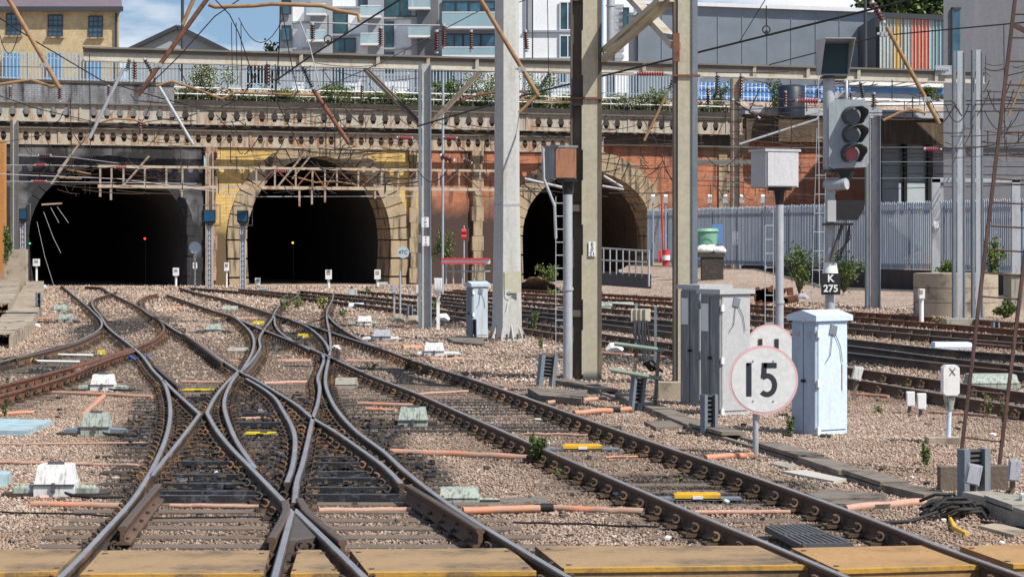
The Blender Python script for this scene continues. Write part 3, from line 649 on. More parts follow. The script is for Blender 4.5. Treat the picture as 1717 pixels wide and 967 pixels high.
# parapet brick wall behind the girder
t = wall_thing('parapet_wall', 'dark grey sooty brick parapet wall above the left portal', 'brick wall', W0+.4); mb = MB(); wall_box(mb, -60, 139, 292, 236, 0, .5, base=W0+.4); mb.build('wall_face', M['br_wall'], t)
mb = MB(); wall_box(mb, -60, 135, 292, 139.5, -.08, .6, base=W0+.4); mb.build('coping', M['girder_dark'], t)
t = wall_thing('embankment_wall', 'low dark wall under the weeds and palisade fence', 'brick wall', W0+.5); mb = MB()
wall_box(mb, 292, 178, 1250, 236, 0, .5, base=W0+.5); mb.build('wall_face', M['br_dark'], t)
o = wall_thing('upper_ground', 'x', 'x', W0+1); 
for k_ in ('label', 'category'): del o[k_]
mb = MB(); zu = UW(0, 172, W0+2)[1]-.35; zf = UW(0, 139, W0+3.5)[1]; mb.prism([(-60, -.45, zu), (-60, 2.2, zf), (-60, 55, zf), (-60, 55, zu-.4), (-60, -.45, zu-.4)], (120, 0, 0)); gq = mb.build('upper_ground', M['ballast'], kind='structure'); gq.location = o.location; gq.rotation_euler = (0, 0, PHI); bpy.data.objects.remove(o); gq['kind'] = 'structure'
# upper palisade fence
def palisade(y0, xa, xb, zb, zt, step, label, mat, pw=.07, nm='palisade_fence', post_every=14, fn=None, group=None):
    t = wall_thing(nm, label, 'fence', y0) if fn is None else thing(nm, label, 'fence', fn[0], fn[1])
    u0, u1 = (UW(xa, 0, y0)[0], UW(xb, 0, y0)[0]) if fn is None else (0, fn[2])
    n = int((u1-u0)/step); rr = random.Random(2); mb = MB()
    for i in range(n):
        u = u0+i*step+rr.uniform(-.01, .01); h = zt+rr.uniform(-.03, .03)
        mb.prism([(u-pw/2, 0, zb+.08), (u+pw/2, 0, zb+.08), (u+pw/2, 0, h-.1), (u, 0, h), (u-pw/2, 0, h-.1)], (0, .025, 0))
    mb.build('pales', mat, t)
    for z in (zb+.3, zt-.35): mb = MB(); mb.box(((u0+u1)/2, .06, z), (u1-u0, .05, .06)); mb.build('rail', mat, t)
    for i in range(0, n, post_every): mb = MB(); mb.box((u0+i*step, .12, (zt+zb)/2-.1), (.09, .1, zt-zb)); mb.build('post', mat, t)
    return t
M['pale_top'] = paint('pale_top', (.34, .41, .47), (.27, .34, .4), 1, .6, .1, bump=0)
z_ = UW(0, 139, W0+3.5)[1]
palisade(W0+3.5, -40, 1180, z_, z_+1.75, .2, 'pale blue steel palisade fence along the top of the portal wall', M['pale_top'])
# white railing in front, over the right part
t = wall_thing('handrail', 'white tubular handrails above the girder in front of the palisade fence', 'railing', W0+1); mb = MB()
for py, xa in ((151, 262), (140, 262)): mb.tube([(UW(xa, 0, W0+1)[0], 0, UW(0, py-1, W0+1)[1]), (UW(1240, 0, W0+1)[0], 0, UW(0, py-1, W0+1)[1])], .035, 5)
mb.build('rails', M['white'], t)
for i in range(30): u = UW(265+i*33, 0, W0+1)[0]; mb = MB(); mb.tube([(u, 0, UW(0, 165, W0+1)[1]), (u, 0, UW(0, 136, W0+1)[1])], .025, 4); mb.build('post', M['galv'], t)

# ------------------------------------------------------------------ ballast bank, palisade fence and plinth at the right
f0, f1 = P(1085, 442, 131), P(1905, 463, 87); ZB = 1.15
fd = Vector((f1.x-f0.x, f1.y-f0.y, 0)); fl = fd.length; frz = math.atan2(fd.y, fd.x)
M['pale_fence'] = paint('pale_fence', (.25, .3, .37), (.2, .25, .32), 1, .55, .15, stain=(.34, .37, .4), ss=.6, bump=0)
palisade(0, 0, 0, ZB, ZB+3.0, .165, 'tall blue grey steel palisade fence behind the signal post, right', M['pale_fence'], .085, fn=((f0.x, f0.y, 0), frz, fl), post_every=18)
t = thing('plinth_wall', 'low dark brick plinth under the tall palisade fence at the right', 'brick wall', (f0.x, f0.y, 0), frz); mb = MB(); mb.box((fl*.68, .1, ZB-.55), (fl*.64, .35, 1.2)); mb.build('wall_face', M['br_dark'], t)
mb = MB(); fr = [G(1005, 494), G(1100, 498), G(1240, 503), G(1380, 511), G(1500, 520), G(1640, 531), G(1800, 545)]
n = len(fr)
for i, p in enumerate(fr):
    q = Vector((f0.x-1.2, f0.y, 0)).lerp(Vector((f1.x, f1.y, 0)), i/(n-1))
    r3 = random.Random(i)
    for j in range(9):
        s_ = j/8; z = (.02+(ZB-.75*(i > 2)-.1)*(s_**.7))*(1 if j else 0)-(.05 if j == 0 else 0)
        v_ = p.lerp(q, s_); mb.v.append((v_.x+r3.uniform(-.2, .2), v_.y, z+r3.uniform(-.06, .06)*(j > 0)))
for i in range(n-1):
    for j in range(8): a = i*9+j; mb.f.append((a, a+9, a+10, a+1)); mb.m.append(0); mb.sm.append(True)
mb.build('ballast_bank', M['ballast'], kind='structure')

# ------------------------------------------------------------------ far buildings
def face(mb, x0, y0, x1, y1, Y, d=0, mi=0, thick=.3):
    a, b = P(x0, y1, Y), P(x1, y0, Y); mb.box(((a.x+b.x)/2, Y+d+thick/2, (a.z+b.z)/2), (b.x-a.x, thick, b.z-a.z), mi=mi)
M['slate'] = paint('slate', (.16, .125, .15), (.12, .1, .12), 1.5, .8, bump=.2)
M['grey_clad'] = paint('grey_clad', (.2, .235, .27), (.185, .22, .255), .05, .5, .1, stain=(.215, .25, .285), ss=.03, streak=False, bump=0)
M['grey_tower'] = paint('grey_tower', (.165, .17, .185), (.15, .155, .17), .3, .7, stain=(.185, .19, .205), ss=.3, bump=.05)
M['glass_blue'] = glassy('glass_blue', (.05, .13, .18)); M['glass_teal'] = glassy('glass_teal', (.03, .09, .1)); M['glass_dark'] = glassy('glass_dark', (.02, .035, .045))
M['wht_brick'] = paint('wht_brick', (.88, .88, .88), (.8, .8, .81), .4, .8, stain=(.7, .7, .72), ss=.3, st=(.55, .8), bump=.05)
M['grey_panel'] = paint('grey_panel', (.36, .37, .39), (.29, .3, .32), .5, .6, stain=(.34, .35, .36), ss=.5, bump=0)
M['frame_dark'] = paint('frame_dark', (.05, .055, .06), (.04, .045, .05), .5, .5, bump=0)
M['frame_white'] = paint('frame_white', (.75, .76, .77), (.7, .7, .7), .5, .5, bump=0)
# warehouse of yellow stock brick, at the left
YB = 172; t = thing('brick_warehouse', 'yellow stock brick warehouse with slate roof at top left', 'building', (P(90, 400, YB).x, YB, 0))
mb = MB(); a = P(-70, 400, YB).x; b = P(200, 400, YB).x; z1 = P(0, 17, YB).z; z0 = P(0, 150, YB).z
mb.prism([(a, YB, z0-4), (b, YB, z0-4), (b, YB, z1), (a, YB, z1)], (-2.4, 10, 0)); mb.build('brick_wall', M['br_stock'], t, world=True)
mb = MB(); zr = z1+3.2; mb.prism([(a-.3, YB-.4, z1), (a-2.8, YB+10.4, z1), (a-1.5, YB+5, zr)], (b-a+.6, 0, 0)); mb.build('roof', M['slate'], t, world=True)
mb = MB(); mb.box(((a+b)/2, YB-.5, z1+.02), (b-a+.7, .3, .34)); mb.build('gutter', M['frame_dark'], t, world=True)
mb = MB(); mb.tube([P(195, 22, YB-.15), P(195, 150, YB-.15)], .09, 6); mb.build('downpipe', M['frame_dark'], t, world=True)
for x0, x1, y0, y1 in ((11, 35, 24, 59), (81, 105, 26, 61), (149, 172, 28, 62), (-60, -36, 23, 57)):
    q = P((x0+x1)/2, y1, YB); wo = bpy.data.objects.new('window', None)
    mb = MB(); xa, xb = P(x0, y1, YB), P(x1, y0, YB); arc = [(xa.x, YB-.03, xa.z), (xb.x, YB-.03, xa.z), (xb.x, YB-.03, xb.z-.12), ((xa.x+xb.x)/2, YB-.03, xb.z+.1), (xa.x, YB-.03, xb.z-.12)]
    mb.prism(arc, (0, .05, 0)); wn_ = mb.build('window', M['glass_blue'], t, world=True)
    for k in range(1, 3): pass
    mb = MB(); w_ = xb.x-xa.x; h_ = xb.z-xa.z
    for k in (0, 1, 2, 3): mb.box((xa.x+w_*k/3, YB-.06, xa.z+h_/2), (.07 if k in (0, 3) else .04, .05, h_))
    for k in (0, .25, .5, .75, 1): mb.box((xa.x+w_/2, YB-.075, xa.z+h_*k), (w_, .05, .1 if k in (0, 1, .5) else .04))
    o = mb.build('frame', M['frame_dark'], t, world=True); o.parent = wn_
    mb = MB(); mb.box((xa.x+w_/2, YB-.1, xa.z-.1), (w_+.25, .25, .12)); o = mb.build('sill', M['stone_tan'], t, world=True); o.parent = wn_
for x0, x1 in ((9, 33), (80, 103), (146, 171)):
    mb = MB(); face(mb, x0, 90, x1, 138, YB, -.32); mb.build('blue_door', paint('door_blue', (.1, .25, .45), (.08, .2, .38), 1, .5), t, world=True)
# lamp post in front of the shed
mb = MB(); mb.tube([P(306, 150, 165), P(306, -40, 165)], .12, 6); one(mb, 'lamp_column', M['frame_dark'], 'dark slim lamp column in front of the grey gabled shed', 'lamp post')
YB = 215; t = thing('gabled_shed', 'pale grey gabled shed roof behind the palisade fence', 'building', (P(298, 400, YB).x, YB, 0)); mb = MB()
g = [P(215, 150, YB), P(385, 150, YB), P(385, 88, YB), P(298, 48, YB), P(215, 85, YB)]; mb.prism(g, (0, 14, 0)); mb.build('end_wall', paint('shed', (.36, .38, .37), (.32, .34, .33), .5, .7), t, world=True)
mb = MB()
for p, q in ((P(211, 86, YB-.3), P(298, 45, YB-.3)), (P(298, 45, YB-.3), P(389, 90, YB-.3))): mb.bar(p, q, .5, .35)
mb.build('verge', M['frame_dark'], t, world=True)
# apartment blocks
def windows(t, rects, Y, glass, fr=None):
    for x0, y0, x1, y1 in rects:
        mb = MB(); face(mb, x0, y0, x1, y1, Y, -.12, thick=.1); wdw = mb.build('window', glass, t, world=True)
        mb = MB(); a, b = P(x0, y1, Y), P(x1, y0, Y); w_, h_ = b.x-a.x, b.z-a.z
        for k in ((0, .5, 1) if w_ > 1.5 else (0, 1)): mb.box((a.x+w_*k, Y-.16, a.z+h_/2), (.1, .1, h_))
        for k in (0, 1): mb.box((a.x+w_/2, Y-.165, a.z+h_*k), (w_+.1, .1, .12))
        o = mb.build('frame', fr or M['frame_dark'], t, world=True); o.parent = wdw
def balcony(t, x0, x1, ytop, ybot, Y, out=1.6):
    mb = MB(); a, b = P(x0, ybot, Y), P(x1, ytop, Y); wd = b.x-a.x; xc = (a.x+b.x)/2
    mb.box((xc, Y-out/2, a.z-.12), (wd, out, .24)); o = mb.build('balcony', M['frame_white'], t, world=True)
    mb = MB(); mb.box((xc, Y-out, (a.z+b.z)/2), (wd, .04, b.z-a.z)); 
    for s_ in (a.x, b.x): mb.box((s_, Y-out/2, (a.z+b.z)/2), (.04, out, b.z-a.z))
    p_ = mb.build('glass_screen', M['bal_glass'], t, world=True); p_.parent = o
    mb = MB(); mb.box((xc, Y-out, b.z+.03), (wd, .08, .08)); p_ = mb.build('rail', M['frame_white'], t, world=True); p_.parent = o
m, t_, b_ = mk('bal_glass'); b_.inputs['Base Color'].default_value = (.45, .62, .66, 1); b_.inputs['Roughness'].default_value = .1; b_.inputs['Alpha'].default_value = .45; M['bal_glass'] = m
def apt(x0, x1, Y, depth, label, wall, ytop=-70):
    t = thing('apartment_block', label, 'apartment block', (P((x0+x1)/2, 400, Y).x, Y, 0), group='apartment blocks behind the tunnels')
    mb = MB(); a, b = P(x0, 160, Y), P(x1, ytop, Y); mb.prism([(a.x, Y, 0), (b.x, Y, 0), (b.x, Y, b.z), (a.x, Y, b.z)], ((a.x+b.x)/2/Y*depth, depth, 0)); mb.build('wall', wall, t, world=True); return t
def slabs(t, x0, x1, Y, ys):
    for y in ys: mb = MB(); face(mb, x0, y-1.6, x1, y+1.6, Y, -.28, thick=.22); mb.build('floor_band', M['grey_panel'], t, world=True)
FL = (-6, 38, 82, 127)
t = apt(470, 520, 232.6, 14, 'white brick apartment block, leftmost and narrowest, with grey side strip', M['wht_brick'])
mb = MB(); face(mb, 469, -60, 491, 160, 232.6, -.25); mb.build('side_panel', M['grey_panel'], t, world=True)
windows(t, [(473, y+6, 488, y+30) for y in FL[:3]], 232.2, M['glass_blue']); slabs(t, 491, 520, 232.6, FL)
t = apt(520, 616, 232.4, 16, 'white apartment block with grey balconies, second from the left', M['wht_brick'])
mb = MB(); face(mb, 521, -60, 558, 160, 232.4, -.3); mb.build('side_panel', M['grey_panel'], t, world=True)
windows(t, [(560, 20, 583, 57), (560, 65, 596, 88), (602, -20, 616, 12), (560, 110, 576, 150)], 232.4, M['glass_teal']); slabs(t, 558, 616, 232.4, (13, 59, 108))
for y in (18, 62): balcony(t, 516, 548, y-8, y+6, 232.4)
t = apt(616, 690, 232.2, 16, 'white apartment block with dark green windows, third from the left', M['wht_brick'])
mb = MB(); face(mb, 617, -60, 644, 160, 232.2, -.3); mb.build('side_panel', M['grey_panel'], t, world=True)
windows(t, [(645, -10, 700-2, 28), (645, 37, 660, 80), (645, 88, 660, 125)], 232.2, M['glass_teal']); slabs(t, 644, 690, 232.2, (31, 82, 126))
for y in (22, 68): balcony(t, 606, 640, y-9, y+6, 232.2)
t = apt(690, 840, 232, 16, 'apartment block with wide blue glass windows and long balconies', M['grey_panel'])
mb = MB(); face(mb, 700, -60, 735, 160, 232, -.3); mb.build('side_panel', paint('dk_panel', (.15, .15, .16), (.11, .11, .12), .5, .6), t, world=True)
windows(t, [(742, 2, 764, 46), (765, 2, 786, 46), (787, 2, 808, 46), (809, 2, 831, 46), (748, 58, 776, 94), (777, 58, 806, 94), (807, 58, 831, 94), (748, 106, 762, 140)], 232, M['glass_blue'])
for y0, y1 in ((24, 46), (82, 94)): balcony(t, 742, 833, y0, y1, 232)
for y in (8, 55): balcony(t, 686, 722, y-9, y+6, 232)
slabs(t, 735, 840, 232, (50, 98))
mb = MB(); face(mb, 762, 104, 838, 150, 232, -.35); mb.build('white_base', M['wht_brick'], t, world=True)
t = apt(840, 968, 231.8, 16, 'white brick apartment block with green glass windows left of the tall warm column', M['wht_brick'])
windows(t, [(939, 4, 965, 51), (939, 60, 965, 97), (939, 112, 965, 140)], 231.8, M['glass_teal'], M['frame_white'])
mb = MB(); face(mb, 880, -60, 893, 52, 231.8, -.2); mb.build('grey_strip', M['grey_panel'], t, world=True); slabs(t, 878, 968, 231.8, (53, 99))
mb = MB(); mb.tube([P(893, 200, 231.2), P(893, -50, 231.2)], .07, 5); mb.build('downpipe', M['frame_dark'], t, world=True)
t = apt(1012, 1062, 240, 14, 'striped grey and white apartment block between the braced columns', M['wht_brick'])
for i in range(9): mb = MB(); face(mb, 1030, 8+i*12, 1046, 14+i*12, 240, -.2); mb.build('dark_band', M['grey_panel'], t, world=True)
windows(t, [(1045, 14, 1054, 52)], 239.7, M['glass_teal'])
for x, r_, lab in ((1024, 7, 'left'), (1063, 9, 'right')):
    mb = MB(); mb.tube([P(x, 180, 200), P(x, 22 if r_ == 9 else -20, 200)], r_*.05, 12); mb.tube([P(x, 11 if r_ == 7 else 27, 200), P(x, 9 if r_ == 7 else 25, 200)], r_*.06, 12)
    one(mb, 'flue_pipe', M['galv'], 'tall pale blue round flue, %s of the two between the braced columns' % ('thinner' if r_ == 7 else 'wider right-hand one'), 'flue')
# grey metal shed
YB = 195; t = thing('metal_clad_hall', 'large blue grey metal clad hall behind the right columns', 'building', (P(1280, 400, YB).x, YB, 0))
mb = MB(); a = P(1070, 190, YB); b = P(1475, 15, YB+12); za, zb = P(1070, 5, YB).z, P(1475, 19, YB).z
mb.prism([(a.x, YB, 3), (P(1475, 0, YB).x, YB, 3), (P(1475, 0, YB).x, YB, zb), (a.x, YB, za)], (2, 20, 0)); mb.build('clad_wall', M['grey_clad'], t, world=True)
mb = MB()
for x in (1110, 1160, 1204, 1245, 1287, 1327, 1368, 1408, 1450): face(mb, x-.5, 20, x+.5, 190, YB, -.06, thick=.1)
mb.build('seams', paint('seam', (.24, .275, .31), (.22, .255, .29), .5, .5, bump=0), t, world=True)
mb = MB(); mb.bar(P(1070, 4, YB-.2), P(1475, 18.5, YB-.2), .4, .3); mb.build('roof_edge', M['frame_white'], t, world=True)
mb = MB(); mb.tube([P(1451, 200, 175), P(1451, -40, 175)], [.17, .1], 8); one(mb, 'lamp_column', M['frame_dark'], 'dark lamp column in front of the grey metal hall', 'lamp post')
# coloured louvre facade
YB = 185; t = thing('louvred_building', 'low building with orange, red and teal glass louvres', 'building', (P(1525, 400, YB).x, YB, 0))
mb = MB(); a, b = P(1470, 170, YB), P(1600, 27, YB); mb.box(((a.x+b.x)/2, YB+6, b.z/2+2), (b.x-a.x, 11, b.z-4)); mb.build('wall', M['frame_dark'], t, world=True)
mb = MB(); mb.bar(P(1469, 26, YB-.5), P(1600, 32, YB-.5), 1.0, .4); mb.build('roof_edge', M['frame_dark'], t, world=True)
cols = [((.4, .46, .42), 3), ((.3, .36, .3), 1), ((.65, .38, .03), 2), ((.2, .24, .2), 1), ((.75, .5, .03), 1), ((.3, .33, .3), 1), ((.6, .1, .02), 5), ((.3, .45, .48), 1), ((.12, .25, .26), 3), ((.4, .55, .6), 2)]
x = 1473; rr = random.Random(4)
cl_ = [c_ for c_, n_ in cols for _ in range(n_)]
for i, c_ in enumerate(cl_):
    mb = MB(); face(mb, x+.5, 31, x+4.9, 145, YB, -.7, thick=.06); mb.build('louvre', paint('louvre%d' % int(sum(c_)*1000), c_, tuple(q*.6 for q in c_), .4, .25, bump=0, spec=.7), t, world=True); mb = MB(); face(mb, x-.1, 31, x+.6, 145, YB, -.78, thick=.12); mb.build('fin', M['frame_white'], t, world=True); x += 5.9
# grey tower at right
YB = 128; t = thing('grey_tower', 'plain grey rendered tower building at the right edge', 'building', (P(1700, 400, YB).x, YB, 0))
mb = MB(); a, b = P(1582, 160, YB), P(1900, -80, YB); mb.prism([(a.x, YB, 0), (b.x, YB, 0), (b.x, YB, b.z), (a.x, YB, b.z)], (3.2, 14, 0)); mb.build('wall', M['grey_tower'], t, world=True)
mb = MB(); face(mb, 1596.5, 15, 1609.5, 118, YB, -.06, thick=.05); w1 = mb.build('window', M['glass_blue'], t, world=True)
mb = MB(); face(mb, 1595, 13, 1611, 16, YB, -.14, thick=.12); face(mb, 1595, 13, 1597, 119, YB, -.14, thick=.12); o = mb.build('frame', M['frame_dark'], t, world=True); o.parent = w1
mb = MB()
for y in (248, 366): face(mb, 1582, y, 1900, y+2.5, YB, -.1, thick=.1)
mb.build('cladding_joint', M['frame_dark'], t, world=True)
# blue hoarding, canopies, tanks above the deck at right
t = wall_thing('blue_hoarding', 'bright blue corrugated hoarding above the deck', 'hoarding', W0+9); mb = MB()
u0, u1 = UW(1150, 0, W0+9)[0], UW(1440, 0, W0+9)[0]; z0, z1 = UW(1250, 186, W0+9)[1], UW(1250, 140, W0+9)[1]; n = int((u1-u0)/.3)
for i in range(n): mb.box((u0+i*.3+.07, 0, (z0+z1)/2), (.15, .08, z1-z0)); mb.box((u0+i*.3+.22, .05, (z0+z1)/2), (.15, .08, z1-z0), mi=1)
mb.build('sheets', [paint('hoard', (.05, .2, .55), (.04, .16, .45), .6, .5, bump=0), paint('hoard_b', (.42, .52, .62), (.36, .46, .56), .6, .5, bump=0)], t)
mb = MB()
for i in range(3): mb.box(((u0+u1)/2, -.2, z0+(z1-z0)*(.15+.35*i)), (u1-u0, .05, .035))
mb.build('rails', M['frame_white'], t)
mb = MB(); q = P(1327, 180, 141); mb.tube([q+Vector((0, 0, -.6)), q+Vector((0, 0, 1.2)), q+Vector((0, 0, 1.3)), q+Vector((0, 0, 1.34))], [.8, .8, .65, .1], 20); one(mb, 'water_tank', paint('tank_navy', (.015, .025, .045), (.01, .018, .03), 1, .5), 'dark navy round tank on the deck left of the signal', 'tank')
t = wall_thing('canopy', 'white edged canopy with blue corrugated front above the deck', 'canopy', W0+6); mb = MB()
for ya, yb_ in ((139, 145), (166, 178)): wall_box(mb, 1420, ya, 1582, yb_, -.3, 2, base=W0+6)
mb.build('roof_sheets', M['frame_white'], t); mb = MB(); wall_box(mb, 1430, 147, 1582, 156, 0, .3, base=W0+6); mb.build('front_strip', paint('canopy_blue', (.06, .2, .42), (.05, .16, .35), .6, .5), t); mb = MB(); wall_box(mb, 1400, 156, 1582, 196, .4, .6, base=W0+6); mb.build('back_wall', M['grey_panel'], t)
# ------------------------------------------------------------------ vegetation
M['leaf'] = paint('leaf', (.075, .12, .03), (.045, .085, .02), 4, .7, bump=0); M['leaf_dk'] = paint('leaf_dk', (.035, .06, .02), (.025, .045, .015), 4, .7, bump=0)
M['leaf_lt'] = paint('leaf_lt', (.16, .2, .05), (.1, .15, .035), 4, .7, bump=0); M['leaf_dry'] = paint('leaf_dry', (.22, .19, .08), (.16, .13, .05), 4, .8, bump=0)
M['flower'] = paint('flower', (.75, .73, .66), (.65, .62, .55), 4, .8, bump=0); M['stem'] = paint('stem', (.1, .1, .04), (.08, .07, .03), 4, .8, bump=0); M['flower_y'] = paint('flower_y', (.75, .6, .03), (.6, .5, .03), 4, .8, bump=0)
def leaves(mb, pts, size, r, mis=(0,)):
    for p in pts:
        a = Vector((r.gauss(0, 1), r.gauss(0, 1), r.gauss(0, .7))).normalized()*size*r.uniform(.6, 1.3); b = Vector((r.gauss(0, 1), r.gauss(0, 1), r.gauss(0, 1))).cross(a).normalized()*size*.4
        mb.quad(p-b*.4, p+a*.5-b, p+a, p+a*.5+b, mi=r.choice(mis))
def weed(base, h, wd, label, mat='leaf', n=60, ls=.06, stems=5, seed=1, flower=None, cat='weed', nm='weed_plant', group=None):
    r = random.Random(seed); t = thing(nm, label, cat, base, group=group); st = MB(); lf = MB(); base = Vector(base)
    for s_ in range(stems):
        tip = base+Vector((r.uniform(-wd, wd)/2, r.uniform(-wd, wd)/2, h*r.uniform(.6, 1))); mid = base.lerp(tip, .5)+Vector((r.uniform(-1, 1)*wd*.15, 0, 0)); st.tube([base+Vector((r.uniform(-1, 1)*wd*.12, 0, 0)), mid, tip], max(.004, ls*.07), 4)
        for k in range(n//stems):
            q = r.random()**.8; p = (base.lerp(mid, q*2) if q < .5 else mid.lerp(tip, q*2-1)); leaves(lf, [p+Vector((r.gauss(0, .05)*wd, r.gauss(0, .05)*wd, 0))], ls, r, (0, 0, 1))
    st.build('stem', M['stem'], t, world=True); lf.build('foliage', [M[mat], M['leaf_lt' if mat != 'leaf_lt' else 'leaf']], t, world=True, recalc=False)
    if flower:
        fb = MB(); leaves(fb, [base+Vector((r.uniform(-wd, wd)/2, r.uniform(-wd, wd)/2, h*r.uniform(.4, 1))) for _ in range(n//3)], ls*.8, r); fb.build('flowers', M[flower], t, world=True, recalc=False, kind='stuff')
    return t
def shrub(px, py_top, py_bot, wpx, Y, label, mat='leaf', n=600, ls=.16, seed=1, flower=None, name='shrub', dens=.9):
    n = int(n*2.6); ls *= .62
    r = random.Random(seed); b = P(px, py_bot, Y); h = (py_bot-py_top)/F*Y; wd = wpx/F*Y; t = thing(name, label, 'shrub', b)
    st = MB(); lf = MB(); cl = [Vector((r.gauss(0, .24)*wd, r.gauss(0, .2)*wd, h*r.uniform(.12, .9))) for _ in range(14)]
    for c_ in cl: st.tube([b, b+c_*.5+Vector((0, 0, h*.05)), b+c_], [.03, .02, .008], 4)
    pts = []
    for _ in range(n):
        c_ = r.choice(cl); pts.append(b+c_+Vector((r.gauss(0, 1)*wd*.11, r.gauss(0, 1)*wd*.11, r.gauss(0, 1)*h*.1)))
    leaves(lf, [p for p in pts if p.z > b.z-.05], ls, r, (0, 0, 1)); st.build('branches', M['stem'], t, world=True); lf.build('foliage', [M[mat], M['leaf_lt' if mat == 'leaf' else 'leaf']], t, world=True, recalc=False)
    if flower: fb = MB(); leaves(fb, [p+Vector((0, -.1, 0)) for p in pts[:int(n*.6)]], ls*.6, r); fb.build('flowers', M[flower], t, world=True, recalc=False, kind='stuff')
    return t
YS = lambda px: onl(px, W0+1.6)
for i, (px, yt, yb_, w_, mt, fl_, lab) in enumerate([
 (343, 104, 172, 62, 'leaf', 'flower', 'tall white-flowered shrub growing on the wall top above the yellow portal'),
 (280, 150, 172, 40, 'leaf_lt', None, 'small pale green bush at the right end of the sooty brick parapet'),
 (410, 155, 174, 60, 'leaf', None, 'low green bush right of the white-flowered shrub'),
 (470, 152, 176, 60, 'leaf_lt', None, 'low yellow green bush under the palisade, left of the diagonal insulator'),
 (560, 140, 177, 70, 'leaf', None, 'loose green bush under the palisade left of the beam brace'),
 (640, 158, 178, 70, 'leaf_lt', None, 'low yellow green bush behind the left beam brace'),
 (690, 155, 178, 50, 'leaf', None, 'low green bush just left of the concrete mast supporting the beam'),
 (745, 135, 180, 55, 'leaf', None, 'upright green bush between the beam mast and the right brace'),
 (812, 122, 182, 80, 'leaf', 'flower', 'large leafy bush with pale blossom left of the big grey column'),
 (900, 118, 186, 60, 'leaf', None, 'leafy bush just right of the big grey column'),
 (945, 160, 188, 40, 'leaf_lt', None, 'small bush left of the warm steel column'),
 (1045, 160, 190, 80, 'leaf', 'flower', 'green bush with pale blossom between the braced columns'),
 (1100, 150, 190, 40, 'leaf_lt', None, 'thin green bush behind the red insulator between columns'),
 (1205, 140, 192, 22, 'leaf_lt', None, 'thin climbing plant on the blue hoarding'),
 (1300, 135, 192, 22, 'leaf', None, 'thin climbing plant left of the navy tank'),
 (1560, 146, 172, 26, 'leaf', None, 'small green bush on the canopy at the right')]):
    shrub(px, yt, yb_, w_, YS(px), lab, mt, n=int(260+w_*7), ls=.2, seed=i+10, flower=fl_)
r = random.Random(77); mb = MB(); pts = []
for _ in range(9000):
    px = r.uniform(268, 1240); pts.append(PW(px, 0, W0+1.5+r.uniform(-.4, .4)).xy.to_3d()+Vector((0, 0, UW(0, 171, W0+2)[1]+.25+abs(r.gauss(0, .3)))))
leaves(mb, pts, .17, r, (0, 0, 1, 2)); o = mb.build('weeds', [M['leaf'], M['leaf_lt'], M['leaf_dry']], kind='stuff', recalc=False); tag(o, 'strip of green and yellow weeds along the foot of the palisade fence', 'weeds', kind='stuff')
# fence-side shrubs at right
for i, (px, yt, yb_, w_, Y, mt, lab) in enumerate([
 (1340, 415, 492, 60, 92, 'leaf', 'bushy green weeds behind the signal post by the fence'),
 (1415, 430, 490, 50, 92, 'leaf', 'green weeds right of the signal post by the fence'),
 (1666, 400, 462, 28, 84, 'leaf_lt', 'tall thin yellow green weeds beside the white steel gate frame'),
 (1590, 440, 464, 34, 84, 'leaf', 'low green weeds behind the concrete drum'),
 (1685, 506, 532, 22, 76, 'leaf', 'green leafy weed at the right end of the concrete drum'),
 (1195, 452, 475, 40, 118, 'leaf_lt', 'yellow green weeds below the green container'),
 (918, 446, 476, 34, 118, 'leaf_lt', 'bright green tuft in front of the right tunnel'),
 (745, 385, 445, 26, 122, 'leaf', 'climbing plant on the wall right of the beam mast'),
 (12, 380, 440, 16, 112, 'leaf', 'climbing plant on the orange pier at the far left')]):
    shrub(px, yt, yb_, w_, Y, lab, mt, n=420, ls=.16, seed=i+50)
# trees
def tree(px, py_top, py_bot, wpx, Y, label, seed, mt=('leaf_dk', 'leaf', 'leaf_lt'), n=2600, ls=.5):
    r = random.Random(seed); b = P(px, 400, Y); b.z = 0; top = P(px, py_top, Y).z; bot = P(px, py_bot, Y).z; wd = wpx/F*Y; t = thing('broadleaf_tree', label, 'tree', b)
    mb = MB(); c0 = Vector((b.x, b.y, bot)); mb.tube([b, c0, c0+Vector((.3, 0, (top-bot)*.5))], [.35, .25, .1], 8)
    cl = [c0+Vector((r.uniform(-.5, .5)*wd, r.uniform(-.25, .25)*wd, (top-bot)*r.uniform(.15, .9))) for _ in range(16)]
    for c_ in cl: mb.tube([c0, c0.lerp(c_, .5)+Vector((0, 0, .3)), c_], [.12, .07, .03], 5)
    mb.build('trunk', M['timber'], t, world=True); lf = MB(); pts = []
    for _ in range(n): c_ = r.choice(cl); s_ = wd*.09; pts.append(c_+Vector((r.gauss(0, s_), r.gauss(0, s_), r.gauss(0, (top-bot)*.1))))
    leaves(lf, pts, ls, r, (0, 0, 1, 2)); lf.build('crown', [M[q] for q in mt], t, world=True, recalc=False)
tree(1525, -30, 60, 140, 215, 'dense tree behind the coloured louvre building', 3, n=5000)
tree(455, 76, 150, 46, 236, 'small green tree left of the apartments behind the beam', 4, n=1500, ls=.35)
tree(412, 96, 150, 40, 236, 'low green tree behind the palisade left of the apartments', 5, n=900, ls=.35)
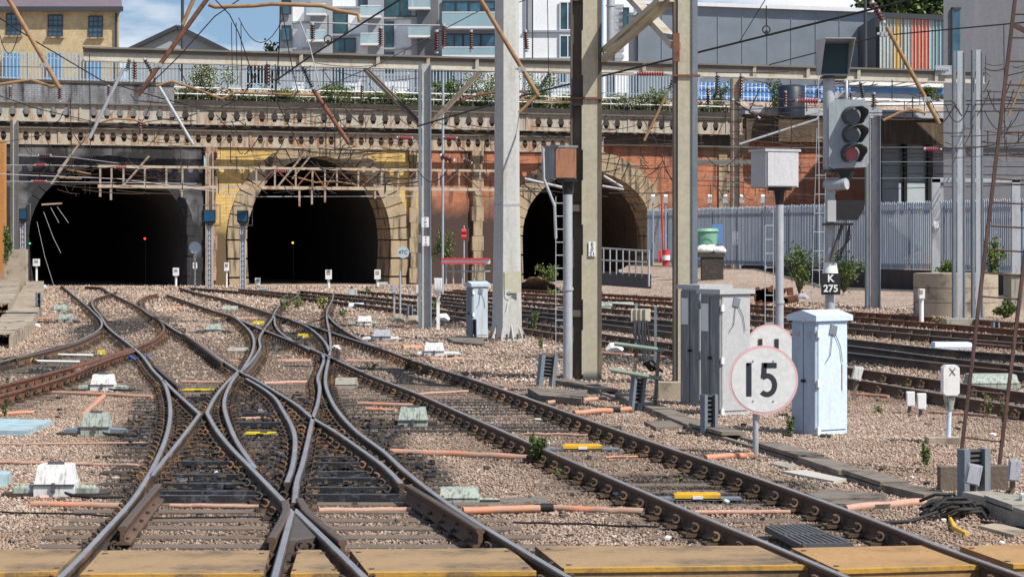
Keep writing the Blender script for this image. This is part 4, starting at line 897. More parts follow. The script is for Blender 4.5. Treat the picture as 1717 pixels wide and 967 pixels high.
# trackside weeds
for i, (px, py, hpx, wpx, mt, fl_, n, lab) in enumerate([
 (903, 779, 58, 30, 'leaf', None, 520, 'upright green weed growing against the main track rail'),
 (1553, 780, 42, 16, 'leaf', None, 160, 'slim green weed on the ballast near the white post'),
 (1327, 728, 36, 14, 'leaf', None, 130, 'thin weed at the left foot of the white cabinet'),
 (1478, 692, 12, 26, 'leaf_lt', None, 60, 'flat bright tuft right of the white cabinet'),
 (480, 525, 34, 26, 'leaf_lt', None, 110, 'yellow green weed in the crossing, left of the bright round tuft'),
 (502, 517, 22, 26, 'leaf_lt', None, 90, 'bright round tuft between the far crossing rails'),
 (540, 520, 24, 20, 'leaf_lt', 'flower_y', 70, 'yellow flowered weed between the far crossing rails'),
 (575, 531, 18, 14, 'leaf', None, 60, 'dark green weed beside the blue white point machine'),
 (620, 492, 12, 16, 'leaf_lt', None, 50, 'small yellow weed in front of the middle tunnel'),
 (8, 700, 34, 12, 'leaf', None, 60, 'thin weed at the left edge by the orange pipe'),
 (15, 645, 16, 10, 'leaf_lt', None, 40, 'tiny weed beside the rusty rail at the left edge'),
 (12, 576, 30, 16, 'leaf_lt', None, 60, 'green weed by the old rails near the left walkway'),
 (895, 560, 40, 26, 'leaf', None, 240, 'scrubby weed right of the foot of the big grey column'),
 (908, 585, 22, 14, 'leaf_lt', None, 50, 'small weed on the ballast right of the big grey column'),
 (1658, 700, 44, 14, 'leaf_dry', None, 60, 'dry yellowish weed behind the brown ladder'),
 (1683, 715, 50, 12, 'leaf_dry', None, 50, 'tall dry weed at the right between ladder uprights'),
 (1570, 552, 22, 26, 'leaf_dry', None, 70, 'dry yellow weeds beside the rusty back track'),
 (622, 622, 16, 22, 'leaf', None, 50, 'small weed between the main track rails, farther one'),
 (682, 622, 22, 14, 'leaf_dk', None, 50, 'dark weed against the far main track rail'),
 (934, 800, 20, 8, 'leaf_lt', None, 30, 'tiny green sprout between rail chairs of the main track'),
 (1142, 808, 10, 10, 'leaf_lt', None, 30, 'tiny green sprout between the main rails near the yellow pad'),
 (40, 710, 8, 22, 'leaf_lt', None, 40, 'green sprig lying on the pale blue slab'),
 (730, 520, 20, 14, 'leaf_lt', None, 40, 'small weed on the near right-hand track'),
 (1690, 600, 10, 26, 'leaf_lt', None, 60, 'bright green moss tuft between the tracks at the right edge'),
 (930, 498, 20, 30, 'leaf_lt', None, 90, 'green weeds on the back track left of the warm steel column')]):
    g = G(px, py); s_ = g.y/F; weed(g, hpx*s_, wpx*s_, lab, mt, int(n*1.6), max(.036, 3.4*s_), 7, seed=i+200, flower=fl_)
# ------------------------------------------------------------------ steel columns
def hcol(name, label, pxa, pxb, ybase, ztop, mats, flange_px=None, cat='mast', rot=.35, nm_parts=('web', 'flange')):
    """H column: web turned towards the camera, a flange at each side."""
    g = G((pxa+pxb)/2, ybase); wpx = (pxb-pxa)/F*g.y; t = thing(name, label, cat, g, rot)
    d = wpx*.8; mb = MB(); mb.box((0, 0, ztop/2), (wpx*.75, .025, ztop)); mb.build('web', mats[0], t)
    for s_ in (-1, 1): mb = MB(); mb.box((s_*wpx*.4, 0, ztop/2), (.03, d, ztop)); mb.build('flange', mats[1], t)
    return t, g, wpx
def plate(mb, px0, py0, px1, py1, Y, th=.01, mi=0):
    a, b = P(px0, py1, Y), P(px1, py0, Y); mb.box(((a.x+b.x)/2, Y, (a.z+b.z)/2), (b.x-a.x, th, b.z-a.z), mi=mi)
def text(s, size, loc, mat, parent, rot=(math.pi/2, 0, 0), name='lettering', align='CENTER', bold=0, sx=1):
    cu = bpy.data.curves.new(name, 'FONT'); cu.body = s; cu.size = size; cu.align_x = align; cu.align_y = 'CENTER'; cu.extrude = .002; cu.offset = bold; cu.materials.append(mat)
    o = bpy.data.objects.new(name, cu); C.objects.link(o); o.rotation_euler = rot; o.scale = (sx, 1, 1); o.location = loc
    if parent is not None: o.parent = parent; 
    return o
# big pale octagonal column
g = G(850, 573); g.y += .3; Yc = g.y; t = thing('catenary_mast', 'large pale grey faceted steel column standing on a bolted base plate', 'mast', (g.x, Yc, 0))
def oct_prism(mb, r0, r1, z0, z1, rot=.25, n=6, sq=1.0):
    A = [Vector((r0*math.cos(rot+2*math.pi*k/n), r0*math.sin(rot+2*math.pi*k/n)*sq, z0)) for k in range(n)]; B = [Vector((r1*math.cos(rot+2*math.pi*k/n), r1*math.sin(rot+2*math.pi*k/n)*sq, z1)) for k in range(n)]
    mb.add(A+B, [tuple(range(n))[::-1], tuple(range(n, 2*n))]+[(k, (k+1) % n, (k+1) % n+n, k+n) for k in range(n)])
mb = MB(); oct_prism(mb, .385, .33, .1, 3.4); mb.build('lower_shaft', M['column'], t); mb = MB(); oct_prism(mb, .325, .3, 3.4, 10.5); mb.build('upper_shaft', M['column'], t)
mb = MB(); oct_prism(mb, .34, .34, 3.37, 3.42); mb.build('joint_collar', M['galv'], t)
mb = MB(); oct_prism(mb, .5, .5, .02, .08); 
for k in range(10):
    a = 2*math.pi*k/10; c_ = Vector((.42*math.cos(a), .42*math.sin(a), 0)); mb.prism([c_*.8+Vector((0, 0, .08)), c_*1.15+Vector((0, 0, .08)), c_*.8+Vector((0, 0, .42))], Vector((-math.sin(a), math.cos(a), 0))*.03)
mb.build('base_plate', M['column'], t)
for k in range(10): a = 2*math.pi*(k+.5)/10; mb = MB(); mb.cyl((.45*math.cos(a), .45*math.sin(a), .08), (.45*math.cos(a), .45*math.sin(a), .2), .035, n=6); mb.build('bolt', M['rust'], t)
mb = MB(); plate(mb, 846, 455, 874, 491, Yc-.36, .012); mb.build('cream_patch', paint('patch', (.55, .52, .36), (.5, .48, .4), 6, .7, stain=(.6, .6, .58), ss=6, streak=False), t, world=True)
text('C', .26, (0.03, -.375, CZ-(492-400)/F*Yc), M['white'], t); text('/', .34, (0.03, -.375, CZ-(512-400)/F*Yc), M['white'], t)
# warm columns braced with an X
def box_h(label, pxa, pxb, ybase, ztop, shade_left=True):
    g = G((pxa+pxb)/2, ybase); s_ = g.y/F; wd = (pxb-pxa)*s_; t = thing('steel_column', label, 'mast', g, group='warm grey steel columns braced with a cross')
    mb = MB()
    if shade_left:   # web set back, its shade at left painted brown; bright flange at the right
        mb.box((-wd*.30, .12, ztop/2), (wd*.4, .03, ztop)); web = mb.build('web', M['column_brown_shade'], t)
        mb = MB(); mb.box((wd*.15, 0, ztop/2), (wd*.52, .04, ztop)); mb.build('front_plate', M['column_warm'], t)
        mb = MB(); mb.box((wd*.42, .22, ztop/2), (.03, .5, ztop)); mb.box((wd*.47, .02, ztop/2), (wd*.1, .03, ztop)); mb.build('flange', M['column_brown_shade'], t)
        mb = MB(); mb.box((-wd*.49, .2, ztop/2), (.03, .42, ztop)); mb.build('flange', M['column_brown_shade'], t)
        mb = MB()
        for i in range(7): mb.box((-wd*.12, .0, .5+i*1.35), (.035, .05, .8))
        mb.build('stiffener', M['column_warm'], t)
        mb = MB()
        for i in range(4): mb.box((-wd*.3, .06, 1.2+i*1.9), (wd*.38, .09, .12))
        mb.build('batten', M['column_brown_shade'], t)
    else:
        mb.box((0, 0, ztop/2), (wd*.62, .04, ztop)); mb.build('front_plate', M['column_warm'], t)
        mb = MB(); mb.box((-wd*.38, .18, ztop/2), (wd*.2, .36, ztop)); mb.build('flange', M['column_brown_shade'], t)
        mb = MB(); mb.box((wd*.4, .1, ztop/2), (wd*.22, .3, ztop)); mb.build('flange', M['galv_dark'], t)
    return t, g
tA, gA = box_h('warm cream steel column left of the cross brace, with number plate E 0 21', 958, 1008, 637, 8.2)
tB, gB = box_h('warm cream steel column right of the cross brace, behind the grey cabinets', 1129, 1169, 668, 8.2, False)
for z in (CZ+ (400-165)/F*gA.y, ): mb = MB(); mb.box((gA.x, gA.y+.1, z), (.58, .34, .035)); mb.build('band', M['rust'], tA, world=True)
mb = MB(); mb.box((gB.x+.02, gB.y-.02, P(0, 127, gB.y).z), (.43, .07, .03)); mb.build('band', M['rust'], tB, world=True)
mb = MB(); plate(mb, 987, 405, 999, 430, gA.y-.04, .012); pl = mb.build('number_plate', M['white'], tA, world=True)
for s_, py in (('E', 410), ('0', 418), ('21', 426)): o = text(s_, .1, (P(993, py, gA.y-.05)), M['ink'], None); o.parent = pl; o.matrix_parent_inverse = tA.matrix_basis.inverted()
t = thing('cross_brace', 'tan steel lattice cross brace between the two warm columns', 'brace', P(1070, 100, 41.5)); mb = MB()
for x0, y0, x1, y1 in ((1012, 100, 1128, -2), ): mb.bar(P(x0, y0, gA.y), P(x1, y1, gB.y), .1, .1)
mb.bar(P(1012, 84, gA.y+.1), P(1108, -2, gB.y+.1), .07, .09)
for i in range(6): q = i/5; mb.bar(P(1012+q*100, 100-q*88, gA.y), P(1012+q*88, 84-q*78, gA.y+.1), .04, .05)
mb.build('rising_strut', M['column_warm'], t, world=True)
mb = MB(); mb.bar(P(1050, -14, gA.y-.1), P(1133, 76, gB.y-.05), .17, .12); mb.build('falling_strut', M['beam'], t, world=True)
mb = MB(); mb.box(P(1134, 80, gB.y-.1), (.1, .08, .45)); mb.build('gusset', M['rust'], t, world=True)
mb = MB(); g_ = G(1131, 668); mb.box((g_.x-.1, g_.y-.25, .13), (.36, .36, .3)); mb.build('footing', M['concrete_warm'], tB, world=True)
# ------------------------------------------------------------------ main gantry beam over the tracks, Y follows its own slanted line
B0 = 70.9; BS = .36; BPHI = math.atan(BS)
def YB_(px): k = (px-CX)/F; return B0/(1-BS*k)
def PB(px, py, dy=0): Yq = YB_(px)+dy; return P(px, py, Yq)
t = thing('gantry_beam', 'long pale steel I beam spanning the whole yard in front of the bridge', 'beam', PB(710, 118))
a, b = PB(140, 90), PB(1650, 128); zc = (a.z+b.z)/2
a.z = b.z = P(710, 106, YB_(710)).z; H_ = .36
mb = MB(); mb.bar(a, b, .03, H_); mb.build('web', M['beam'], t, world=True)
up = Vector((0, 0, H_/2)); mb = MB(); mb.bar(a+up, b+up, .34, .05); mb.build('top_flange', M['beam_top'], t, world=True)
mb = MB(); mb.bar(a-up, b-up, .3, .04); mb.build('bottom_flange', M['beam'], t, world=True)
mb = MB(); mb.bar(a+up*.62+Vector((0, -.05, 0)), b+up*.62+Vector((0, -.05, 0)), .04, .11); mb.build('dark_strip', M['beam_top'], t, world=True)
mb = MB()
for px in (505, 634, 718, 800, 865, 1080, 1265, 1355, 1440, 1570): q = PB(px, 0, -.12); q.z = a.z; mb.box(q, (.1, .06, H_*1.15))
mb.build('stiffener', M['beam'], t, world=True)
# masts of the gantry
def mast(label, px, ybase, wpx, ztop, mat, mat2, plates=(), name='catenary_mast', gr=None):
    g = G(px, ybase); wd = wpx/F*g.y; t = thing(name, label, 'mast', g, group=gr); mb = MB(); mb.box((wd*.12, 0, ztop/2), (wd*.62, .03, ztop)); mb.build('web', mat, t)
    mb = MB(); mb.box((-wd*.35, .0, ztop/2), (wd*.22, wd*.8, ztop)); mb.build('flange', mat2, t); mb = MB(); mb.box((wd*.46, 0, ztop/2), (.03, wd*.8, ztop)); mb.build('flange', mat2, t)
    for px_, y0, y1, s_ in plates:
        mb = MB(); plate(mb, px_-6, y0, px_+6, y1, g.y-.1-wd*.4, .01); p_ = mb.build('number_plate', M['white'], t, world=True)
        n = len(s_); 
        for i, ch in enumerate(s_): o = text(ch, (y1-y0)/n*.8/F*g.y, P(px_, y0+(y1-y0)*(i+.5)/n, g.y-.11-wd*.4), M['ink'], None); o.parent = p_; o.matrix_parent_inverse = t.matrix_basis.inverted()
    return t, g
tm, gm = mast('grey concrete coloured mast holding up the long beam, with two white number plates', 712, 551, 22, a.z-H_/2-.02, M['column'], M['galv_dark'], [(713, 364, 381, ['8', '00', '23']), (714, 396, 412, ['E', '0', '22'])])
for lab, x0, x1 in (('left', 612, 703), ('right', 806, 724)):
    t = thing('knee_brace', 'rusty dark diagonal brace under the beam, %s of its mast' % lab, 'brace', P(x1, 208, gm.y)); mb = MB()
    p, q = PB(x0, 120), P(x1, 207, gm.y); p.z = a.z-H_/2-.03; mb.bar(p, q, .05, .17); mb.bar(p+Vector((0, -.08, .0)), q+Vector((0, -.08, 0)), .1, .03); mb.build('angle', M['column_brown_shade'], t, world=True)
    mb = MB(); mb.bar(p+Vector((0, -.12, -.07)), q+Vector((0, -.12, -.07)), .02, .04); mb.build('rusty_edge', M['girder_rusty'], t, world=True)
# lattice support at the right
for lab, x0, x1, yt in (('left', 1598, 1617, 86), ('right', 1630, 1647, 84)):
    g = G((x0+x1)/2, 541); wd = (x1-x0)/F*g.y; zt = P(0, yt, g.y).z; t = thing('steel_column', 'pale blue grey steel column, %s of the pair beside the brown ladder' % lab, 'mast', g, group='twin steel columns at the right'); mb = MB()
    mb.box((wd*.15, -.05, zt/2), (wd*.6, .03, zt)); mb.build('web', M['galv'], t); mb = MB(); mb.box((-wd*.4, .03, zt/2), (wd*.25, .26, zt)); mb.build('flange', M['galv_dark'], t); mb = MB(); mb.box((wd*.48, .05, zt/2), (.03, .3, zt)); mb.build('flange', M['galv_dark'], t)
t = thing('column_footing', 'concrete footing slab under the twin steel columns at the right', 'footing', G(1622, 546)); mb = MB(); mb.box((0, .3, .1), (1.25, .9, .2)); mb.build('slab', M['concrete'], t)
for k in range(8): mb = MB(); mb.box((-.5+k*.14, -.1, .22), (.05, .05, .06)); mb.build('bolt', M['galv'], t)
tsig, g = mast('steel mast with rusty conduit in front of the palisade, right of the signal', 1463, 519, 25, 7.2, M['galv'], M['galv_dark'], gr=None)
mb = MB(); mb.tube([P(1461, 515, g.y-.25), P(1461, 200, g.y-.25)], .025, 6); mb.build('conduit', M['rust'], tsig, world=True)
tslim, g = mast('slim mast with dark flange in front of the green container', 1232, 478, 16, 11.3, M['cream'], M['column_brown_shade'], [(1234, 388, 410, ['0', '24'])])
t, g = mast('cream rusty mast between the black and the yellow portals', 351, 480, 13, 7.2, M['cream'], M['cream'])
t, g = mast('grey weathered mast at the far left before the black portal', 24, 488, 13, 8.3, M['column'], M['column_brown_shade'])
mb = MB(); a_ = P(2, 480, 118); mb.box((a_.x-.6, 118, 3.6), (1.6, .6, 7.6)); one(mb, 'brick_pier', paint('orange_pier', (.5, .22, .06), (.36, .16, .06), .5, .9, stain=(.3, .28, .22), ss=.6), 'orange stained pier at the left edge', 'pier')
mb = MB(); a_, b_ = P(8, 476, 112), P(44, 418, 112); mb.box(((a_.x+b_.x)/2, 112.2, b_.z/2), (b_.x-a_.x, .5, b_.z)); one(mb, 'low_wall', M['concrete_warm'], 'low blocky stone wall behind the far left mast', 'low wall')
# concrete drum, gate frame
g = G(1612, 531); mb = MB(); g.y += 1.0
for i in range(3): mb.tube([g+Vector((0, 0, i*.47)), g+Vector((0, 0, i*.47+.45))], [1.38, 1.38], 40); mb.tube([g+Vector((0, 0, i*.47+.45)), g+Vector((0, 0, i*.47+.47))], [1.33, 1.33], 40)
one(mb, 'concrete_drum', M['concrete_warm'], 'large ribbed concrete drum behind the twin steel columns', 'concrete drum')
g = G(1715, 528); mb = MB(); mb.box(g+Vector((.3, .8, .65)), (1.3, 1.3, 1.3)); mb.box(g+Vector((.3, .8, 1.34)), (1.4, 1.4, .08)); one(mb, 'concrete_block', M['concrete'], 'grey concrete block at the right edge beside the drum', 'concrete block')
t = thing('gate_frame', 'pale steel goal-shaped frame in front of the fence, behind the twin columns', 'frame', G(1640, 520)); Yg = G(0, 520).y; 
for x in (1569, 1703): mb = MB(); mb.bar(P(x, 528, Yg), P(x, 300, Yg), .3, .2); mb.build('upright', M['galv'], t, world=True)
mb = MB(); mb.bar(P(1562, 302, Yg), P(1711, 302, Yg), .2, .17); mb.build('lintel', M['galv'], t, world=True)
mb = MB(); plate(mb, 1566, 371, 1574, 382, Yg-.2, .01); pl_ = mb.build('number_plate', M['white'], t, world=True)
# dark brown ladder leaning at the right
def lad(Y, a0, a1, b0, b1, n, mat, label, r=.03, rr_=.018, nm='ladder'):
    t = thing(nm, label, 'ladder', P(a0[0], a0[1], Y)); 
    for p, q in ((a0, a1), (b0, b1)): mb = MB(); mb.bar(P(*p, Y), P(*q, Y), r*1.3, r*2); mb.build('stile', mat, t, world=True)
    for i in range(n): mb = MB(); s_ = (i+.5)/n; p = P(a0[0]+(a1[0]-a0[0])*s_, a0[1]+(a1[1]-a0[1])*s_, Y); q = P(b0[0]+(b1[0]-b0[0])*s_, b0[1]+(b1[1]-b0[1])*s_, Y); mb.tube([p, q], rr_, 6); mb.build('rung', mat, t, world=True)
    return t
tl = lad(25.6, (1608, 792), (1706, -35), (1673, 800), (1775, -35), 21, M['brown_ladder'], 'dark brown steel ladder leaning up out of the picture at the right', .026, .011)
mb = MB(); mb.bar(P(1700, 42, 25.6), P(1730, 58, 25.6), .05, .05); mb.build('bracket', M['brown_ladder'], tl, world=True)
lad(44.6, (932, 635), (932, 330), (946, 635), (946, 330), 14, M['galv'], 'narrow grey ladder beside the post of the rusty box', .012, .012)
lad(38.4, (1283, 600), (1283, 250), (1297, 600), (1297, 250), 15, M['galv'], 'thin pale ladder behind the post of the grey box', .01, .009)
lad(56, (1361, 500), (1370, 215), (1380, 500), (1386, 215), 9, M['galv'], 'short pale ladder behind the three-lamp signal post', .01, .01)
# ------------------------------------------------------------------ boxes on posts
M['box_door'] = paint('box_door', (.52, .52, .53), (.45, .45, .46), 1.5, .5, stain=(.42, .42, .4), ss=3, bump=.05)
def post_box(label, pxp, ybase, r_px, box, mat_box, mat_door, rz, Y):
    g = Vector(((pxp-CX)/F*Y, Y, 0)); x0, y0, x1, y1 = box; s_ = Y/F; zt, zb = P(0, y0, Y).z, P(0, y1, Y).z; wd = (x1-x0)*s_; cx_ = ((x0+x1)/2-CX)*s_
    t = thing('post_mounted_box', label, 'equipment box', g); mb = MB(); mb.tube([g, Vector((g.x, Y, zb-.28))], r_px*s_, 14); mb.build('post', M['galv'], t, world=True)
    mb = MB(); mb.tube([Vector((g.x, Y, zb-.3)), Vector((g.x, Y, zb-.05))], [r_px*s_*.9, r_px*s_*1.35], 12); mb.box((g.x, Y, zb-.03), (.36, .3, .05)); mb.build('neck', M['black'], t, world=True)
    mb = MB(); mb.box((cx_, Y, (zt+zb)/2), (wd*.82, wd*.6, zt-zb), rz=rz); b_ = mb.build('case', mat_box, t, world=True)
    mb = MB(); d = Vector((math.sin(rz), -math.cos(rz), 0)); mb.box(Vector((cx_, Y, (zt+zb)/2))+d*(wd*.3+.015), (wd*.76, .03, (zt-zb)*.94), rz=rz); o = mb.build('door', mat_door, t, world=True)
    mb = MB(); mb.box((cx_, Y, zt+.02), (wd*.9, wd*.68, .04), rz=rz); mb.build('lid', mat_box, t, world=True)
    for z in (.45, ): mb = MB(); mb.tube([Vector((g.x, Y, zb*z)), Vector((g.x, Y, zb*z+.05))], r_px*s_*1.2, 12); mb.build('clamp', M['galv'], t, world=True)
    return t
post_box('light grey equipment box on a post rising behind the round 15 sign', 1307, 668, 7, (1260, 255, 1338, 314), M['cab_grey'], M['box_door'], .45, 38)
post_box('rusty fronted equipment box on a post left of the warm column', 952, 634, 8, (914, 248, 966, 300), M['cab_door'], M['rust_box'], .5, 42.6)
# ------------------------------------------------------------------ the three-lamp signal
YS_ = 40.0; s_ = YS_/F; gx = (1392-CX)*s_; t = thing('colour_light_signal', 'three-lamp railway signal with screen on top and K 275 plate, on a grey post', 'signal', (gx, YS_, 0))
mb = MB(); mb.tube([Vector((gx, YS_, .3)), Vector((gx, YS_, P(0, 330, YS_).z))], .085, 14); mb.tube([Vector((gx-.02, YS_, P(0, 290, YS_).z)), Vector((gx-.02, YS_, P(0, 126, YS_).z))], .1, 14); mb.build('post', M['galv'], t, world=True)
mb = MB(); mb.tube([Vector((gx, YS_, P(0, 460, YS_).z)), Vector((gx, YS_, P(0, 440, YS_).z))], [.14, .1], 12); mb.build('collar', M['white'], t, world=True)
mb = MB(); mb.tube([Vector((gx, YS_, 0)), Vector((gx, YS_, .35))], .12, 12); mb.build('foot', M['red'], t, world=True)
# head
hx = (1421-CX)*s_; zt, zb = P(0, 168, YS_).z, P(0, 283, YS_).z; hw = .335; Yh = YS_-.18
mb = MB(); c_ = .1; mb.prism([(hx-hw, Yh, zb+.05), (hx-hw+.05, Yh, zb), (hx+hw-.05, Yh, zb+.02), (hx+hw, Yh, zb+.1), (hx+hw, Yh, zt-c_), (hx+hw-c_, Yh, zt), (hx-hw+c_, Yh, zt), (hx-hw, Yh, zt-c_)], (0, .03, 0)); bp = mb.build('backboard', M['sig_grey'], t, world=True)
mb = MB(); mb.box((hx, Yh+.16, (zt+zb)/2), (.36, .26, (zt-zb)*.8)); mb.build('lamp_case', M['galv_dark'], t, world=True)
M['lens_dark'] = glassy('lens_dark', (.015, .015, .018), .2); M['lens_red'] = glassy('lens_red', (.75, .02, .07), .3)  # bright red of the lit lens stands in for its glow
for i, (px, py) in enumerate(((1428, 195), (1428, 226), (1426, 258))):
    c_ = P(px, py, Yh-.02); r0 = .155; mb = MB(); n = 20
    # visor: open-bottomed tube sloping back, longer at the top
    A = []; B = []
    for k in range(n+1):
        a = math.radians(-55+290*k/n); ln = .34*(.45+.55*max(0, math.sin(a+.35))); A.append(c_+Vector((r0*math.cos(a), 0, r0*math.sin(a)))); B.append(c_+Vector((r0*1.0*math.cos(a)+ln*.34, -ln, r0*1.0*math.sin(a)-.01)))
    for k in range(n): mb.quad(A[k], A[k+1], B[k+1], B[k]); mb.quad(A[k]*1.0+Vector((0, 0, 0)), A[k+1], A[k+1]+(A[k+1]-c_)*.08, A[k]+(A[k]-c_)*.08)
    vis = mb.build('visor', M['steel_dark'], t, world=True); sm_ = vis.modifiers.new('th', 'SOLIDIFY'); sm_.thickness = .01
    mb = MB(); mb.tube([c_+Vector((0, .0, 0)), c_+Vector((0, -.03, 0))], .11, 20); mb.build('lens', M['lens_red'] if i == 2 else M['lens_dark'], t, world=True)
# top screen (hooded)
x0, x1, y0, y1 = 1369, 1426, 68, 127; Yt = YS_-.1; a_, b_ = P(x0, y1, Yt), P(x1, y0, Yt); cx_, cz_ = (a_.x+b_.x)/2, (a_.z+b_.z)/2; wd, ht = b_.x-a_.x, b_.z-a_.z
mb = MB(); mb.box((cx_, Yt+.1, cz_), (wd*.92, .25, ht*.95)); tb = mb.build('screen_case', M['galv_dark'], t, world=True)
mb = MB(); mb.box((cx_+.02, Yt-.03, cz_-.01), (wd*.84, .015, ht*.84)); mb.build('screen', M['teal'], t, world=True)
mb = MB()
F0 = [Vector((cx_-wd/2+.02, Yt-.02, cz_-ht/2)), Vector((cx_+wd/2-.05, Yt-.02, cz_-ht/2)), Vector((cx_+wd/2-.02, Yt-.02, cz_+ht/2)), Vector((cx_-wd/2+.0, Yt-.02, cz_+ht/2))]
F1 = [Vector((cx_-wd/2+.06, Yt-.1, cz_-ht/2)), Vector((cx_+wd/2-.04, Yt-.1, cz_-ht/2)), Vector((cx_+wd/2+.03, Yt-.42, cz_+ht/2+.01)), Vector((cx_-wd/2+.1, Yt-.42, cz_+ht/2+.01))]
for k in range(4): mb.quad(F0[k], F0[(k+1) % 4], F1[(k+1) % 4], F1[k])
hd = mb.build('hood', M['cab_grey'], t, world=True); q = hd.modifiers.new('th', 'SOLIDIFY'); q.thickness = .012
mb = MB(); mb.box((gx+.05, YS_-.05, cz_-ht/2-.03), (.42, .3, .035)); mb.build('bracket', M['black'], t, world=True)
mb = MB(); mb.tube([P(1408, 140, YS_), P(1419, 136, YS_), P(1419, 166, YS_)], .03, 8); mb.tube([P(1402, 166, YS_), P(1419, 150, YS_)], .018, 6); mb.build('arm', M['galv'], t, world=True)
# below the head
mb = MB(); mb.prism([P(1403, 284, YS_-.15), P(1434, 284, YS_-.15), P(1428, 302, YS_-.15), P(1412, 302, YS_-.15)], (0, .25, 0)); mb.box(P(1396, 287, YS_), (.34, .32, .05)); mb.build('junction_bracket', M['black'], t, world=True)
mb = MB(); mb.tube([P(1384, 308, YS_), P(1395, 311, YS_-.1), P(1420, 308, YS_-.25)], [.08, .1, .1], 12); mb.tube([P(1392, 330, YS_), P(1394, 312, YS_)], .08, 10); mb.build('position_light', M['galv'], t, world=True)
Yb_ = YS_-.12
mb = MB(); plate(mb, 1386, 336, 1400, 372, Yb_, .28); mb.build('sub_case', M['cab_grey'], t, world=True)
mb = MB(); mb.prism([P(1399, 336, Yb_-.12), P(1451, 336, Yb_-.12), P(1449, 350, Yb_-.12), P(1438, 369, Yb_-.12), P(1399, 369, Yb_-.12)], (0, .24, 0)); mb.build('black_hood', M['black'], t, world=True)
mb = MB(); plate(mb, 1380, 374, 1428, 378, Yb_, .3); mb.build('shelf', M['black'], t, world=True)
mb = MB(); mb.tube([P(1412, 378, Yb_), P(1393, 438, Yb_)], .03, 8); mb.build('stay', M['column_brown_shade'], t, world=True)
mb = MB(); plate(mb, 1377, 458, 1409, 494, YS_-.14, .012); np_ = mb.build('name_plate', M['black'], t, world=True)
for s2, py, sz in (('K', 467, .17), ('275', 484, .165)): o = text(s2, sz, P(1393, py, YS_-.155), M['white'], None, bold=.004); o.parent = np_; o.matrix_parent_inverse = t.matrix_basis.inverted()
mb = MB(); r = random.Random(3)
for k in range(4): mb.tube([P(1424, 378, Yb_), P(1426-k*3, 400+k*3, Yb_), P(1408, 420+k*5, Yb_), P(1396, 430+k*4, Yb_)], .012, 5)
mb.build('cable', M['black'], t, world=True)
# ------------------------------------------------------------------ lineside cabinets
def cabinet(label, corner_px, ybase, ytop, wr_px, wl_px, mat_r, mat_l, ang, lid_mat=None, lid=True, vents=True, name='trackside_cabinet', rust=False, peak=True):
    g = G(corner_px, ybase); s_ = g.y/F; ht = (ybase-ytop)*s_; wr = wr_px*s_/math.cos(ang); wl = wl_px*s_/math.sin(ang)
    t = thing(name, label, 'cabinet', g, ang)        # local x runs along the right face, y along the left face
    mb = MB(); mb.box((wr/2, wl/2, ht/2), (wr-.01, wl-.01, ht)); mb.build('body', mat_r, t)
    mb = MB(); mb.box((wr/2, -.006, ht/2+.02), (wr-.05, .012, ht-.1)); mb.build('end_panel', mat_r, t)
    for k in (0, 1): mb = MB(); mb.box((-.008, wl*(.25+.5*k), ht/2), (.016, wl/2-.02, ht-.08)); dr = mb.build('door', mat_l, t)
    mb = MB(); mb.box((-.03, wl*.47, ht*.47), (.03, .06, .03)); mb.cyl((-.02, wl*.47, ht*.47), (-.06, wl*.47, ht*.47), .02); mb.build('handle', M['black'], t)
    if lid:
        mb = MB(); o = .05; mb.box((wr/2, wl/2, ht+.025), (wr+2*o, wl+2*o, .07)); zl = ht+.06
        if peak: mb.prism([(-o, -o, zl), (-o, wl+o, zl), (-o, wl/2, zl+.07)], (wr+2*o, 0, 0))
        mb.build('lid', lid_mat or mat_r, t)
    if vents:
        mb = MB()
        for k in (0, 1): mb.box((-.02, wl*(.25+.5*k), ht*.88), (.01, .09, .05))
        mb.build('vent', M['pm_grey'], t)
    mb = MB(); mb.box((wr*.5, -.02, ht-.13), (.12, .02, .13), M=Matrix.Rotation(.25, 3, 'Y')); mb.build('padlock_plate', M['galv_dark'], t)
    mb = MB(); mb.tube([(wr*.46, -.03, ht-.18), (wr*.4, -.03, ht-.45), (wr*.25, -.03, ht-.55)], .006, 4); mb.tube([(wr*.55, -.03, ht-.18), (wr*.72, -.03, ht-.35), (wr*.78, -.03, ht-.55)], .006, 4); mb.build('chain', M['steel_dark'], t)
    mb = MB()
    for z in (.06, ht*.45, ht*.88): mb.box((.02, -.02, z), (.05, .03, .09))
    mb.build('hinge', M['white'], t)
    if rust: mb = MB(); mb.box((wr*.79, -.0145, ht-.75), (.018, .004, .34)); mb.build('rust_streak', M['tan'], t)
    return t, g, wr, wl, ht
cabinet('pale blue white cabinet with sloping lid and a rust streak, right of the 15 sign', 1369, 730, 537, 58, 35, M['cab_blue'], M['cab_blue_shade'] if 'cab_blue_shade' in M else paint('cab_blue_shade', (.38, .46, .55), (.34, .42, .5), 1.5, .5, stain=(.42, .5, .6), ss=1, bump=.05), .62, rust=True)  # left face gets a darker copy of the blue, its shade painted in
tc_, g_, wr, wl, ht = cabinet('light grey cabinet with dark doors directly behind the round 15 sign', 1208, 697, 492, 54, 29, M['cab_grey'], M['cab_door'], .6, lid_mat=M['cab_grey'], vents=False, peak=False)
mb = MB(); mb.box((-.02, wl*.75, ht-.35), (.008, .16, .4)); mb.build('notice', M['white'], tc_)
tc_, g_, wr, wl, ht = cabinet('grey cabinet with dark doors beside the warm column, left of its twin', 1174, 681, 484, 50, 29, M['cab_grey'], M['cab_door'], .6, vents=False, peak=False)
mb = MB(); mb.box((-.02, wl*.75, ht-.35), (.008, .16, .4)); mb.build('notice', M['white'], tc_)
